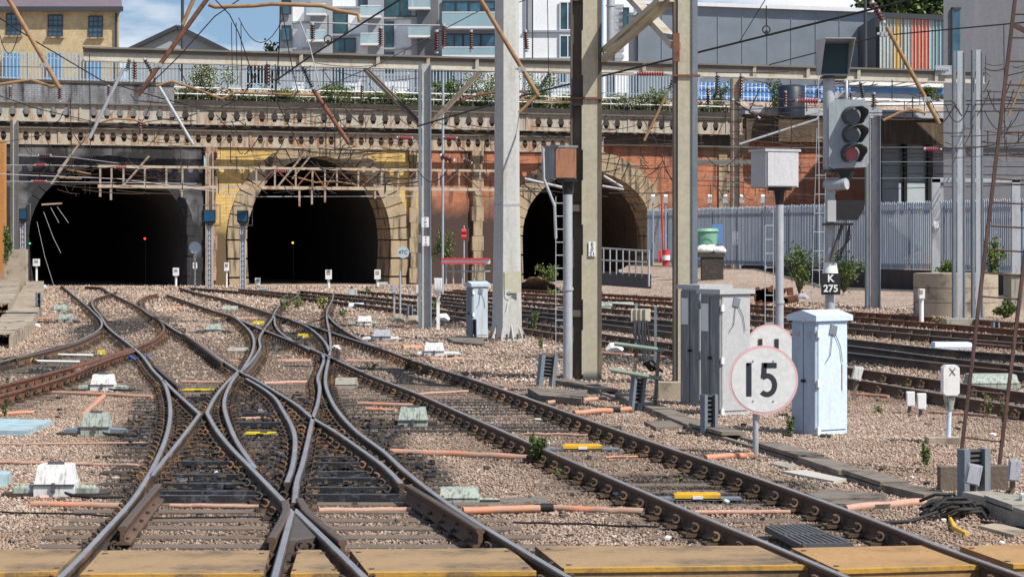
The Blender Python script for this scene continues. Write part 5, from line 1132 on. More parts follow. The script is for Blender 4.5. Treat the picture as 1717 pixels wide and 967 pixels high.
cabinet('pale blue grey cabinet left of the big pale column', 792, 566, 480, 26, 10, M['cab_blue3'] if 'cab_blue3' in M else paint('cab_blue3', (.46, .54, .6), (.4, .48, .54), 1.5, .5, stain=(.4, .42, .42), ss=1, bump=.05), M['galv_dark'], .45, vents=False)
# ------------------------------------------------------------------ speed signs
def speed_sign(label, px, py, rpx, ybase, txt):
    g = G(px-13 if txt else px, ybase); s_ = g.y/F; rr_ = rpx*s_; c_ = P(px, py, g.y-.06); t = thing('speed_sign', label, 'speed sign', g); mb = MB(); mb.tube([g, Vector((g.x, g.y, c_.z+rr_*.5))], .035, 10); mb.build('post', M['galv'], t, world=True)
    mb = MB(); mb.tube([c_+Vector((0, 0, 0)), c_+Vector((0, -.012, 0))], rr_, 56); mb.build('rim', M['pink'], t, world=True)
    mb = MB(); mb.tube([c_+Vector((0, -.013, 0)), c_+Vector((0, -.016, 0))], rr_*.925, 56); mb.build('disc', M['sign_white'], t, world=True)
    if txt:
        # digits drawn as strokes in the road-sign manner
        mb = MB(); k = rr_; y_ = c_.y-.0185; X = lambda u: c_.x+u*k; Z = lambda v: c_.z+v*k
        def st(poly, wd=.15):
            for (u0, v0), (u1, v1) in zip(poly[:-1], poly[1:]):
                d = math.hypot(u1-u0, v1-v0); ex = (u1-u0)/d*wd*.0; ez = 0
                mb.bar((X(u0), y_, Z(v0)), (X(u1), y_, Z(v1)), .004, wd*k, up=(0, 0, 1)) if abs(v1-v0) < abs(u1-u0) else mb.bar((X(u0), y_, Z(v0)), (X(u1), y_, Z(v1)), .004, wd*k, up=(1, 0, 0))
        st([(-.42, .5), (-.42, -.46)]); mb.prism([(X(-.49), y_-.002, Z(.5)), (X(-.35), y_-.002, Z(.5)), (X(-.49), y_-.002, Z(.38))], (0, .004, 0))
        st([(.38, .43), (.0, .43)]); st([(.03, .5), (-.0, .05)])
        arc = [(.1+.22*math.cos(a)*1.0, -.14+.27*math.sin(a)) for a in [math.radians(q) for q in range(130, -136, -12)]]
        n = len(arc); inner = [(.1+(.22-.075)*math.cos(a), -.14+(.27-.075)*math.sin(a)) for a in [math.radians(q) for q in range(130, -136, -12)]]; outer = [(.1+(.22+.075)*math.cos(a), -.14+(.27+.075)*math.sin(a)) for a in [math.radians(q) for q in range(130, -136, -12)]]
        for i in range(n-1): mb.prism([(X(u), y_, Z(v)) for u, v in (inner[i], inner[i+1], outer[i+1], outer[i])], (0, .003, 0))
        mb.build('numerals', M['ink'], t, world=True)
        mb = MB()
        for u, v in ((-.3, .55), (.28, .55), (-.3, -.6), (.28, -.6)): mb.tube([(X(u), y_, Z(v)), (X(u), y_-.006, Z(v))], .008, 8)
        mb.build('rivet', M['ink'], t, world=True)
    return t
M['sign_white'] = paint('sign_white', (.72, .72, .7), (.69, .69, .675), 1.2, .6, stain=(.62, .62, .6), ss=2, st=(.7, .9), bump=.02)
speed_sign('round 15 speed sign with faded pink rim on a short post by the cable trough', 1280, 637, 58, 762, '15')
t = speed_sign('second round sign half hidden behind the 15 sign', 1291, 585, 42, 690, '')
mb = MB(); c_ = P(1291, 585, G(0, 690).y-.085); mb.box(c_+Vector((-.14, 0, -.0)), (.06, .004, .3)); mb.build('numeral', M['ink'], t, world=True); mb = MB(); mb.box(c_+Vector((.1, 0, -.0)), (.06, .004, .3)); mb.build('numeral', M['ink'], t, world=True)
# ------------------------------------------------------------------ timber crossing boards (foreground)
ZB_ = .15; th = .09
for i, (q, lab) in enumerate([
 ([(-60, 921), (137, 919), (96, 958), (-70, 963)], 'crossing board at the bottom left corner, cut off by the picture edge'),
 ([(170, 922), (452, 922), (441, 962), (134, 963)], 'long crossing board between the left rail and the crossing nose'),
 ([(500, 921), (538, 921), (569, 961), (487, 962)], 'short wedge-shaped crossing board between the two nose rails'),
 ([(586, 920), (855, 918), (899, 958), (617, 960)], 'crossing board between the nose rail and the right switch rail'),
 ([(897, 915), (1290, 914), (1362, 948), (945, 953)], 'widest crossing board, left of the main track'),
 ([(1327, 918), (1570, 913), (1666, 947), (1404, 955)], 'orange brown crossing board between the two main track rails'),
 ([(1610, 915), (1790, 909), (1850, 942), (1697, 946)], 'crossing board at the bottom right corner')]):
    P4 = [G(x, y, ZB_) for x, y in q]; ctr = sum(P4, Vector())/4; t = thing('crossing_board', lab, 'timber board', (ctr.x, ctr.y, 0), group='timber boards across the tracks')
    mb = MB(); mb.prism([p-Vector((0, 0, th)) for p in P4], (0, 0, th)); mb.build('deck_board', M['board2'] if i >= 5 else M['board'], t, world=True)
    for u_ in (.04, .96):
        for v_ in (.15, .85):
            mb = MB(); q_ = P4[0].lerp(P4[1], u_).lerp(P4[3].lerp(P4[2], u_), v_); mb.cyl(q_-Vector((0, 0, .01)), q_+Vector((0, 0, .006)), .022, n=10); mb.build('bolt', M['rail_side'], t, world=True)
    # ochre painted front edge strip, standing just proud
    mb = MB(); mb.bar(P4[3]+Vector((0, .02, -.012)), P4[2]+Vector((0, .02, -.012)), .07, .032); mb.build('edge_strip', M['board_edge'], t, world=True)
    mb = MB(); mb.bar(P4[3]+Vector((0, .1, -.12)), P4[2]+Vector((0, .1, -.12)), .1, .1); mb.build('bearer', M['timber'], t, world=True)
# ------------------------------------------------------------------ point machines
def machine(px, py, wpx, hpx, mat, label, arms=(1, 1), arm_mat=None, flat=False, dark_arm=False, yellow=False):
    g = G(px, py); s_ = g.y/F; wd, ht = wpx*s_, hpx*s_*.9; t = thing('point_machine', label, 'point machine', g)
    mb = MB(); dpt = wd*.75; hb = ht*.42
    mb.box((0, dpt/2, hb/2+.01), (wd, dpt, hb)); mb.build('base_case', mat, t)
    mb = MB(); tw = wd*(.41 if not flat else .46); bw_ = wd*.48
    A = [(-bw_, -.01, hb), (bw_, -.01, hb), (bw_, dpt*.98, hb), (-bw_, dpt*.98, hb)]; B = [(-tw, dpt*.16, ht), (tw, dpt*.16, ht), (tw, dpt*.9, ht), (-tw, dpt*.9, ht)]
    mb.add(A+B, [(4, 5, 6, 7), (0, 1, 5, 4), (1, 2, 6, 5), (2, 3, 7, 6), (3, 0, 4, 7)]); mb.build('cover', mat, t)
    if not flat:
        mb = MB(); mb.box((0, dpt*.42, ht+.015), (wd*.4, dpt*.12, .03)); mb.build('handle', M['steel_dark'], t)
        mb = MB(); mb.box((0, -.02, hb*.75), (wd*.08, .04, hb*.7)); mb.cyl((0, -.03, hb*.5), (0, -.07, hb*.5), wd*.05); mb.build('latch', M['steel_dark'], t)
    am = arm_mat or (M['steel_dark'] if dark_arm else mat)
    for sgn, ln in zip((-1, 1), arms):
        if ln:
            mb = MB(); L1 = ln*wd; x_ = sgn*(wd/2+L1/2); mb.box((x_, dpt*.35, hb*.42), (L1, dpt*.4, hb*.5)); mb.cyl((sgn*wd*.5, dpt*.35, hb*.7), (sgn*(wd*.5+L1*.9), dpt*.35, hb*.6), hb*.22, n=8); mb.build('end_box', am, t)
    mb = MB(); mb.box((0, dpt*.4, .02), (wd*(1+arms[0]+arms[1])+.2, .22, .04)); mb.build('mounting', M['rail_black'], t)
    if g.y < 70 and not flat:
        mb = MB(); r = random.Random(int(px)); sd_ = -1 if px > 300 else 1
        for k in range(2): mb.tube([(sd_*wd*.3, -.03, hb*.4), (sd_*wd*(.5+.1*k), -.16, .04), (sd_*wd*(.9+.2*k), -.2-.05*k, .03), (sd_*wd*(1.5+.3*k), -.1-.1*k, .03)], .014, 5)
        mb.build('cable', M['black'], t)
        mb = MB(); mb.box((0, -.006, hb*.93), (wd*1.02, .02, .015)); mb.build('rim', M['steel_dark'], t)
    if yellow: mb = MB(); mb.box((0, dpt*.6, ht+.008), (tw*1.2, dpt*.3, .01)); mb.build('yellow_label', M['lemon'], t)
    return t
machine(90, 834, 68, 60, M['pm_white'], 'large white point machine with greenish end trays at the lower left', (.55, .55), M['pm_green'])
machine(159, 731, 48, 42, M['pm_green'], 'pale green point machine with dark grey end boxes below the orange pipe bend', (.6, .6), M['galv_dark'])
machine(171, 656, 40, 31, M['pm_white'], 'white point machine under the row of orange rusty ties', (.55, .55), M['pm_green'])
machine(100, 524, 21, 15, M['pm_green'], 'small green point machine, upper of the two near the left walkway', (.1, .2))
machine(109, 541, 23, 16, M['pm_green'], 'small green point machine, lower of the two near the left walkway', (.2, .4), dark_arm=True)
machine(358, 559, 25, 18, M['pm_green'], 'green point machine standing between the crossing and the rail with check, centre left', (.7, .6), dark_arm=True)
machine(611, 546, 24, 18, M['pm_white'], 'small white point machine beyond the grey one, left of the mast foot', (.6, .5), M['pm_green'])
machine(597, 517, 26, 10, M['cab_blue'], 'small blue white point machine with slim cover near the far tracks', (.1, .4), flat=True)
machine(640, 572, 30, 22, M['pm_grey'], 'grey point machine with white right end, near the big pale column', (.6, .5), M['pm_white'])
machine(728, 598, 34, 26, M['pm_white'], 'white point machine with yellow label beside the red pipe end', (.35, .8), yellow=True)
machine(692, 718, 50, 38, M['pm_green'], 'pale green point machine with stepped lid between the crossing and main track', (.3, .3), M['rail_black'])
machine(770, 845, 68, 28, M['pm_green'], 'low mossy point machine with pipe joint, left of the main track', (0, .5), flat=True)
machine(580, 652, 38, 20, M['concrete'], 'flat grey slotted tray beside the crossing rails', (0, .0), flat=True)
machine(1600, 587, 66, 14, M['cab_blue'], 'long low blue grey point machine between the far right tracks', (.1, .0), flat=True)
machine(1668, 652, 84, 26, M['pm_green'], 'long low green point machine behind the brown ladder', (.05, .05), flat=True)
machine(1035, 517, 60, 11, M['pm_green'], 'low green point machine between the far tracks, right of the warm column', (.2, .2), flat=True)
machine(1148, 505, 10, 8, M['pm_white'], 'tiny white and dark machine box between back tracks by the right warm column', (.6, 0), dark_arm=True)
machine(385, 522, 26, 10, M['pm_green'], 'low mossy machine tray between the crossing rails, upper centre left', (.6, .2), dark_arm=True, flat=True)
machine(398, 592, 34, 10, M['concrete'], 'pale concrete coloured tray right of the plain rail, centre left', (.3, 0), flat=True)
machine(440, 489, 16, 8, M['pm_green'], 'tiny green machine box before the middle tunnel', (0, .6), M['concrete'], flat=True)
machine(640, 480, 20, 8, M['pm_green'], 'tiny pale machine box at the right foot of the yellow portal', (0, .3), flat=True)
machine(62, 483, 26, 6, M['cab_blue'], 'tiny pale blue machine box at the left foot of the black portal', (.3, .3), flat=True)
machine(296, 478, 18, 6, M['white'], 'tiny white machine box at the right foot of the black portal', (.3, .3), flat=True)
# yellow sensor pads and rods
def pad(px, py, wpx, mat, label, nm='yellow_pad', rod=0, low=1.0):
    g = G(px, py, .02); s_ = g.y/F; wd = wpx*s_; t = thing(nm, label, 'track sensor', g); mb = MB(); mb.box((0, .08, .01+.04*low), (wd, .16, .08*low)); mb.build('cover', mat, t); mb = MB(); mb.box((0, .08, .01+.09*low), (wd*.9, .06, .03*low)); mb.build('ridge', mat, t); mb = MB(); mb.box((0, -.004, .01+.035*low), (wd*.22, .01, .05*low)); mb.build('notice', M['white'] if low > .5 else M['black'], t)
    mb = MB(); mb.box((0, .1, .012), (wd*1.9, .2, .02)); mb.build('base_plate', M['galv_dark'], t)
    if rod: mb = MB(); mb.tube([(wd*.6, 0, .06), (wd*.6+rod, -.1, .05)], .025, 8); mb.build('white_rod', M['white'], t)
pad(977, 755, 66, M['yellow'], 'yellow sensor pad between the main rails, farther one', low=.6); pad(1170, 839, 78, M['yellow'], 'yellow sensor pad between the main rails, nearer one', low=.6)
pad(80, 599, 24, M['lemon'], 'small lemon yellow box with white rod, right of the pair at the left', rod=.8); pad(46, 610, 24, M['lemon'], 'small lemon yellow box with white rod, left of the pair at the left', rod=.9)
pad(169, 596, 12, M['lemon'], 'tiny yellow box at the rusty rail'); pad(332, 657, 52, M['lemon'], 'yellow painted bar in the oily pit above the crossing', low=.4); pad(436, 731, 52, M['lemon'], 'yellow painted bar in the middle of the crossing', low=.4); pad(508, 567, 18, M['lemon'], 'small yellow patch of cover between far crossing rails'); pad(433, 545, 18, M['lemon'], 'small yellow cover left of the far crossing')
# ------------------------------------------------------------------ pipes
def pipe(pp, rpx, mat, label, z=.032, col=None):
    pts = [G(x, y, z) for x, y in pp]; r_ = rpx*pts[0].y/F; mb = MB(); n = []
    rr = random.Random(int(pp[0][0])); 
    for i in range(len(pts)-1):
        for j in range(6): n.append(pts[i].lerp(pts[i+1], j/6)+Vector((0, rr.uniform(-.02, .02), rr.uniform(-.006, .006))))
    n.append(pts[-1]); mb.tube(n, r_, 10)
    if col: c_ = G(col[0], col[1], z); mb.tube([c_-Vector((.09, 0, 0)), c_+Vector((.09, 0, 0))], r_*1.25, 10, mi=1)
    one(mb, 'cable_duct', [mat, M['black']], label, 'pipe')
for a_ in [
 ([(643, 757), (760, 761), (890, 768)], 6, M['pipe'], 'orange pipe lying left of the main track, ending at the green weed'),
 ([(776, 856), (905, 852)], 6.5, M['pipe'], 'short orange pipe behind the low mossy machine', .05, (912, 851)),
 ([(918, 851), (1000, 855), (1082, 858)], 6.5, M['pipe'], 'faded orange pipe running under the main track rail'),
 ([(52, 845), (205, 848)], 6, M['pipe'], 'orange pipe in front of the large white point machine'), ([(285, 847), (445, 849)], 4, M['pipe_pale'], 'pale pink pipe inside the left switch rails'),
 ([(535, 855), (690, 854)], 5, M['pipe_pale'], 'dull pink pipe inside the right switch rails'),
 ([(1183, 767), (1262, 763)], 5.5, M['pipe'], 'short orange pipe ending beside the 15 sign post'), ([(1418, 852), (1550, 841)], 7, M['pipe_pale'], 'brownish pipe beside the main track pointing at the cable bundle'),
 ([(1165, 858), (1325, 858)], 4, M['pipe_pale'], 'pale pipe between the main rails in front of the nearer yellow pad'), ([(917, 675), (1016, 667)], 3.5, M['pipe_pale'], 'pale orange pipe left of the cable stand, upper one'),
 ([(962, 692), (1057, 685)], 4.5, M['pipe'], 'orange pipe left of the cable stand, lower one', .05, (1030, 687)), ([(88, 658), (255, 665)], 3.5, M['pipe'], 'long pinkish orange pipe under the white point machine'),
 ([(137, 697), (174, 664)], 4.5, M['pipe'], 'diagonal orange pipe elbow behind the pale green machine'), ([(-40, 695), (56, 691)], 3.5, M['pipe'], 'orange pipe stub at the left edge above the blue slab'),
 ([(-40, 774), (120, 777), (232, 780)], 3, M['pipe_pale'], 'long half buried pink pipe above the large white machine'), ([(0, 744), (245, 742)], 1.6, M['pipe_pale'], 'thin half buried pink pipe across the left ballast'),
 ([(632, 577), (675, 578)], 3, M['pipe_pale'], 'faded pipe left of the red pipe end'), ([(675, 583), (706, 582)], 4, M['pipe'], 'bright orange red pipe end at the white point machine'), ([(710, 602), (785, 602)], 3, M['pipe_pale'], 'pale pink pipe in front of the white labelled machine'),
 ([(600, 677), (692, 680)], 4, M['pipe'], 'orange pipe behind the stepped lid machine, upper one'), ([(614, 686), (664, 688)], 4, M['pipe'], 'orange pipe at the left of the stepped lid machine, lower one'),
 ([(582, 605), (638, 606)], 3.2, M['pipe_pale'], 'pink pipe between main rails and crossing'), ([(466, 605), (522, 605)], 3.2, M['pipe_pale'], 'pink pipe inside the crossing, centre'), ([(57, 535), (98, 537)], 3, M['pipe'], 'orange pipe leading to the lower small green machine'),
 ([(100, 541), (30, 540)], 2.5, M['pipe_pale'], 'pale pipe along the left walkway foot'), ([(272, 516), (318, 516)], 2, M['pipe'], 'short orange pipe between rails at upper left'), ([(360, 534), (432, 534)], 2.4, M['pipe_pale'], 'faded pipe across the plain track, upper centre left'),
 ([(390, 605), (400, 605)], 2, M['pipe'], 'tiny orange pipe stub by the crossing vee'), ([(305, 640), (372, 642)], 3.2, M['pipe_pale'], 'pinkish pipe above the yellow painted bar, left'), ([(440, 642), (522, 640)], 3, M['pipe_pale'], 'pinkish pipe below the crossing vee, right'),
 ([(404, 701), (446, 701)], 3, M['pipe_pale'], 'short pink pipe in the middle of the crossing'), ([(1010, 592), (1125, 600)], 3.2, M['pipe'], 'long yellow orange pipe beside the near right track'), ([(1000, 590), (1060, 596)], 2.0, M['white'], 'white hose bundle between the warm column and the cable stand'),
 ([(1428, 660), (1490, 665)], 3, M['pipe'], 'orange pipe behind the tilted grey box'), ([(1560, 690), (1670, 697)], 2.5, M['pipe_pale'], 'pale orange pipe behind the white marker post'), ([(700, 660), (850, 652)], 2, M['pipe_pale'], 'faint pink pipe between the main rails, far'),
 ([(880, 727), (985, 729)], 2, M['pipe_pale'], 'faint cream pipe between the main rails above the far yellow pad'), ([(748, 530), (782, 545)], 3, M['pipe_pale'], 'pale pipe behind the blue grey cabinet'), ([(650, 547), (684, 549)], 2.6, M['pipe'], 'orange pipe left of the mast foot, lower one'), ([(650, 527), (668, 528)], 2.6, M['pipe'], 'orange pipe left of the mast foot, upper one'),
 ([(1015, 766), (1095, 764)], 1.8, M['pipe'], 'thin pinkish red pipe between the main rails'), ([(0, 858), (120, 861), (190, 866)], 1.6, M['black'], 'black cable trailing across the lower left ballast'),
 ([(860, 875), (960, 877), (1105, 883)], 1.8, M['black'], 'black cable trailing to the main track rail at lower centre'), ([(205, 868), (440, 866)], 1.6, M['black'], 'black cable across the sleepers inside the left switch')]:
    pipe(*a_)
# coiled rusty ties along the check rail at left (cast blocks)
t = thing('tie_block_row', 'row of orange rusty cast blocks with pale ends along the rusty rail', 'rail blocks', G(170, 614)); 
for i in range(8):
    q = G(125+i*12.5, 627-i*4.3, .04); mb = MB(); mb.bar(q+Vector((.12, -.25, .02)), q+Vector((-.14, .95, .06)), .2, .14); b_ = mb.build('tie_block', M['rail_rust'], t, world=True); mb = MB(); mb.cyl(q+Vector((.14, -.3, .04)), q+Vector((.12, -.2, .05)), .07, n=8); b2 = mb.build('cap', M['concrete_warm'], t, world=True)
for x, y in ((252, 583), (231, 609)):
    mb = MB(); r = random.Random(x); q = G(x, y)
    for k in range(5): a_ = q+Vector((r.uniform(-.25, .25), r.uniform(-.4, .4), r.uniform(.05, .2))); a_ = q+(a_-q)*.55; mb.tube([a_, a_+Vector((r.uniform(-.08, .08), r.uniform(-.2, .2), .04)), a_+Vector((r.uniform(-.1, .1), r.uniform(-.2, .2), 0))], .022, 6)
    one(mb, 'cable_bundle', M['blue_bag'], 'blue and white cable bundle at the crossing, %s one' % ('upper right' if x == 252 else 'lower left'), 'cables')
# ------------------------------------------------------------------ cable trough, planks, tiles, grating
def slab_line(pp, wd, ht, label, mat, seg=1.0, name='cable_trough', z0=0.0):
    pts = crom([G(x, y) for x, y in pp], seg); t = thing(name, label, 'cable trough', pts[0]); r = random.Random(9)
    mb = MB(); mc = MB()
    for i in range(len(pts)-1):
        a_, b_ = pts[i], pts[i+1]; d = (b_-a_).normalized(); j = Vector((r.uniform(-.02, .02), 0, r.uniform(-.015, .02)))
        n_ = Vector((d.y, -d.x, 0))
        for s_ in (-1, 1): mb.bar(a_+n_*s_*(wd/2-.035)+Vector((0, 0, ht*.5)), b_+n_*s_*(wd/2-.035)+Vector((0, 0, ht*.5)), .07, ht)
        if i % 7 != 3: mc = MB(); mc.bar(a_+j+d*.015+Vector((0, 0, ht+.025)), b_+j-d*.015+Vector((0, 0, ht+.025)), wd-.02, .045); mc.build('lid', mat, t, world=True)
    mb.build('trough', mat, t, world=True); return t
slab_line([(935, 643), (1023, 662), (1085, 686), (1135, 706), (1173, 722), (1230, 738), (1287, 755), (1362, 778), (1432, 802), (1500, 824), (1575, 842)], .32, .045, 'long concrete cable trough running from the warm column past the 15 sign', M['timber2'] if 'timber2' in M else paint('trough_mat', (.22, .185, .15), (.14, .12, .1), 2, .9, stain=(.1, .085, .07), ss=2, streak=False, bump=.3))
slab_line([(1638, 852), (1680, 862), (1730, 880), (1800, 905)], .34, .12, 'short concrete cable trough at the lower right edge', M['concrete'])
slab_line([(58, 482), (55, 497), (48, 515), (40, 535), (22, 560), (-15, 585)], .95, .3, 'raised concrete walkway slabs at the left edge', M['concrete_warm'], name='walkway')
slab_line([(18, 490), (8, 515), (-8, 540)], .9, .55, 'stacked concrete trough units at the far left edge', M['concrete_warm'], name='trough_stack')
def flat(pp, label, mat, z=.03, th=.03, name='plank', cat='plank'):
    P_ = [G(x, y, z) for x, y in pp]; mb = MB(); mb.prism([p-Vector((0, 0, th)) for p in P_], (0, 0, th)); one(mb, name, mat, label, cat)
flat([(0, 701), (88, 704), (45, 722), (-60, 720)], 'pale blue slab lying on ballast at the left edge', M['slab_blue'], .07, .07, 'slab', 'slab'); flat([(-40, 786), (20, 788), (12, 797), (-40, 800)], 'small pale blue slab end below the left edge pipe', M['slab_blue'], .12, .12, 'slab', 'slab')
flat([(1292, 776), (1305, 771), (1338, 780), (1322, 784)], 'small pale tile lying beside the cable trough', M['concrete'], .03, .03, 'tile', 'tile'); flat([(1310, 789), (1350, 787), (1420, 802), (1398, 806)], 'long pale tile lying beside the cable trough', M['white2'] if 'white2' in M else paint('tile_m', (.5, .47, .42), (.42, .4, .36), 3, .8), .035, .03, 'tile', 'tile')
flat([(1352, 826), (1385, 819), (1487, 828), (1475, 833), (1375, 835)], 'weathered plank beside the main track, upper one', M['timber'], .07, .06); flat([(1390, 843), (1400, 838), (1500, 838), (1490, 846)], 'weathered plank beside the main track, lower one', M['timber'], .05, .05)
flat([(1640, 880), (1672, 876), (1720, 888), (1700, 896)], 'pale plank at the lower right edge', M['concrete_warm'], .04, .04); flat([(885, 650), (985, 653), (975, 668), (905, 662)], 'weathered plank left of the warm column foot', M['timber'], .12, .1); flat([(760, 840+0), (920, 829), (918, 842), (765, 852)], 'half buried board behind the short orange pipe', M['timber'], .02, .03)
flat([(748, 565), (775, 562), (812, 566), (810, 577), (760, 572)], 'dark plank at the foot of the blue grey cabinet', M['timber'], .08, .07); flat([(1080, 706), (1180, 702), (1186, 712), (1100, 716)], 'dark sheet beside the cable trough below the grey cabinets', M['timber'], .05, .04)
flat([(958, 668), (870, 660), (880, 655), (962, 660)], 'thin plank near the foot of the warm column', M['timber'], .03, .03)
t = thing('track_grating', 'dark steel grating between the main rails by the crossing board', 'grating', G(1350, 900)); A0, A1, A2, A3 = [G(*q, .09) for q in ((1285, 886), (1352, 884), (1428, 915), (1345, 917))]; mb = MB()
for i in range(9): s_ = i/8; mb.bar(A0.lerp(A1, s_), A3.lerp(A2, s_), .03, .05)
mb.build('slats', M['steel_dark'], t, world=True)
for s_ in (0, .5, 1): mb = MB(); mb.bar(A0.lerp(A3, s_), A1.lerp(A2, s_), .035, .06); mb.build('crossbar', M['steel_dark'], t, world=True)
mb = MB(); mb.tube([G(1592, 866, .03), G(1600, 884, .05), G(1621, 895, .03)], .02, 6); one(mb, 'bent_strap', M['yellow'], 'bent yellow strap lying on the ballast at the lower right', 'strap')
# ------------------------------------------------------------------ brackets, posts and small boxes
def slat_stake(x0, x1, y0, y1, label, mat=M['galv_dark'], lean=0.0, nsl=7):
    g = G((x0+x1)/2, y1); s_ = g.y/F; wd = (x1-x0)*s_; ht = (y1-y0)*s_; t = thing('slatted_bracket', label, 'bracket', g, .45); Mx = Matrix.Rotation(lean, 3, 'Y')
    for sg in (-1, 1): mb = MB(); mb.box(Mx@Vector((sg*wd*.36, 0, ht/2)), (wd*.2, .12, ht), M=Mx); mb.build('side_plate', mat, t)
    mb = MB()
    for k in range(nsl): mb.box(Mx@Vector((0, .02, ht*(.3+.66*k/(nsl-1)))), (wd*.6, .05, ht*.045), M=Mx)
    mb.build('slats', M['steel_dark'], t); mb = MB(); mb.box(Mx@Vector((0, .06, ht*.65)), (wd*.6, .02, ht*.66), M=Mx); mb.build('back_plate', M['rail_black'], t); return t
slat_stake(898, 931, 595, 648, 'slatted grey bracket leaning beside the rusty box post', lean=.12)
slat_stake(1053, 1078, 631, 690, 'slatted grey bracket between the stakes of the cable stand', lean=.12); slat_stake(1175, 1203, 661, 730, 'slatted grey bracket left of the 15 sign before the grey cabinet')
slat_stake(1604, 1662, 752, 838, 'large slatted grey bracket at the foot of the brown ladder', nsl=8); slat_stake(682, 692, 513, 534, 'small grey bracket left of the mast foot'); slat_stake(60, 69, 490, 532, 'dark narrow bracket post beside the left walkway', nsl=4); slat_stake(790, 798, 535, 570, 'small grey and yellow bracket before the blue grey cabinet'); slat_stake(1662, 1676, 536, 556, 'small pale bracket at the rusty back track, right', nsl=3)
def stake_box(x0, x1, y0, y1, yb, label, mat, lean=0.0, Yoff=0, stake=M['timber']):
    g = G((x0+x1)/2, yb); g.y += Yoff; s_ = g.y/F; wd = (x1-x0)*s_; zt, zb = P(0, y0, g.y).z, P(0, y1, g.y).z; t = thing('stake_box', label, 'junction box', g); Mx = Matrix.Rotation(lean, 3, 'Y'); dx = ((x0+x1)/2-CX)*s_
    mb = MB(); mb.bar((g.x-math.sin(lean)*zb*.5, g.y+.08, -.02), (dx, g.y+.08, zt), wd*.35, .05); mb.build('stake', stake, t, world=True)
    mb = MB(); mb.box((dx, g.y, (zt+zb)/2), (wd*.92, wd*.5, zt-zb), M=Mx); mb.build('box', mat, t, world=True); mb = MB(); mb.box(Vector((dx, g.y, (zt+zb)/2))+Mx@Vector((0, -wd*.25-.008, 0)), (wd*.78, .015, (zt-zb)*.86), M=Mx); mb.build('lid', mat, t, world=True); return t
stake_box(1519, 1534, 656, 681, 694, 'small white box on a stake, left of the two side by side', M['white']); stake_box(1537, 1553, 659, 686, 698, 'small white box on a stake, right of the two side by side', M['white'])
stake_box(1429, 1446, 614, 637, 672, 'pale grey box on a tilted stake beside the white cabinet', M['pm_white'], .25); stake_box(1619, 1645, 778, 812, 842, 'tilted grey box hanging in front of the large slatted bracket', M['pm_grey'], .2, -.2, M['rail_black'])
stake_box(1690, 1712, 770, 806, 830, 'grey box on a leaning stake at the right edge', M['pm_grey'], .1); stake_box(1709, 1735, 826, 862, 872, 'pale box at the right edge beside the trough', M['pm_white'])
stake_box(727, 742, 466, 490, 553, 'pale box on a white post right of the beam mast', M['pm_white'], 0, 0, M['white']); stake_box(657, 665, 477, 492, 530, 'slim grey box on a post left of the beam mast', M['pm_grey'], 0, 0, M['galv']); stake_box(697, 704, 478, 492, 540, 'small pale box at the foot of the beam mast', M['pm_white'], 0, 0, M['galv'])
for px, yt, yb_, lab in ((671, 455, 534, 'thin pale pole left of the beam mast'), (722, 430, 549, 'thin pale pole close to the right of the beam mast')):
    mb = MB(); q = G(px, yb_); mb.tube([q, P(px, yt, q.y)], .035, 6); one(mb, 'pole', M['galv'], lab, 'pole')
mb = MB(); q = G(742, 500); mb.tube([q+Vector((0, 0, -.0)), P(743, 95, q.y)], .06, 6); one(mb, 'tall_pole', M['pale_top'], 'tall thin cream pole right of the beam mast', 'pole')
# white marker with X
g = G(1587, 746); g.y += .2; s_ = g.y/F; t = thing('marker_post', 'white marker head with a grey X on a slim post and concrete base', 'marker post', (g.x, g.y, 0)); mb = MB(); mb.box((g.x, g.y, .04), (.42, .32, .09)); mb.build('base_slab', M['concrete_warm'], t, world=True)
x_ = (1590-CX)*s_; mb = MB(); mb.tube([Vector((x_, g.y, .08)), P(1592, 685, g.y)], .03, 10); mb.build('post', M['cab_blue'], t, world=True); mb = MB(); mb.tube([P(1592, 687, g.y), P(1592, 661, g.y)], [.045, .08], 10); mb.build('cone', M['pm_green'], t, world=True)
mb = MB(); a_, b_ = P(1580, 662, g.y), P(1607, 612, g.y); w_ = b_.x-a_.x; h_ = b_.z-a_.z; r_ = .03; Y_ = g.y-.09
pr = [(a_.x+r_, a_.z), (b_.x-r_, a_.z), (b_.x, a_.z+r_), (b_.x, b_.z-r_), (b_.x-r_, b_.z), (a_.x+r_, b_.z), (a_.x, b_.z-r_), (a_.x, a_.z+r_)]; mb.prism([(p[0], Y_, p[1]) for p in pr], (0, .2, 0)); mb.build('head', M['white'], t, world=True)
mb = MB(); c_ = P(1597, 623, Y_-.003)
for sg in (-1, 1): mb.bar(c_+Vector((-.035, 0, -sg*.045)), c_+Vector((.035, 0, sg*.045)), .003, .013)
mb.build('cross_mark', M['tan_dk'] if 'tan_dk' in M else paint('xmark', (.2, .17, .1), (.2, .17, .1), 1, .6, bump=0), t, world=True)
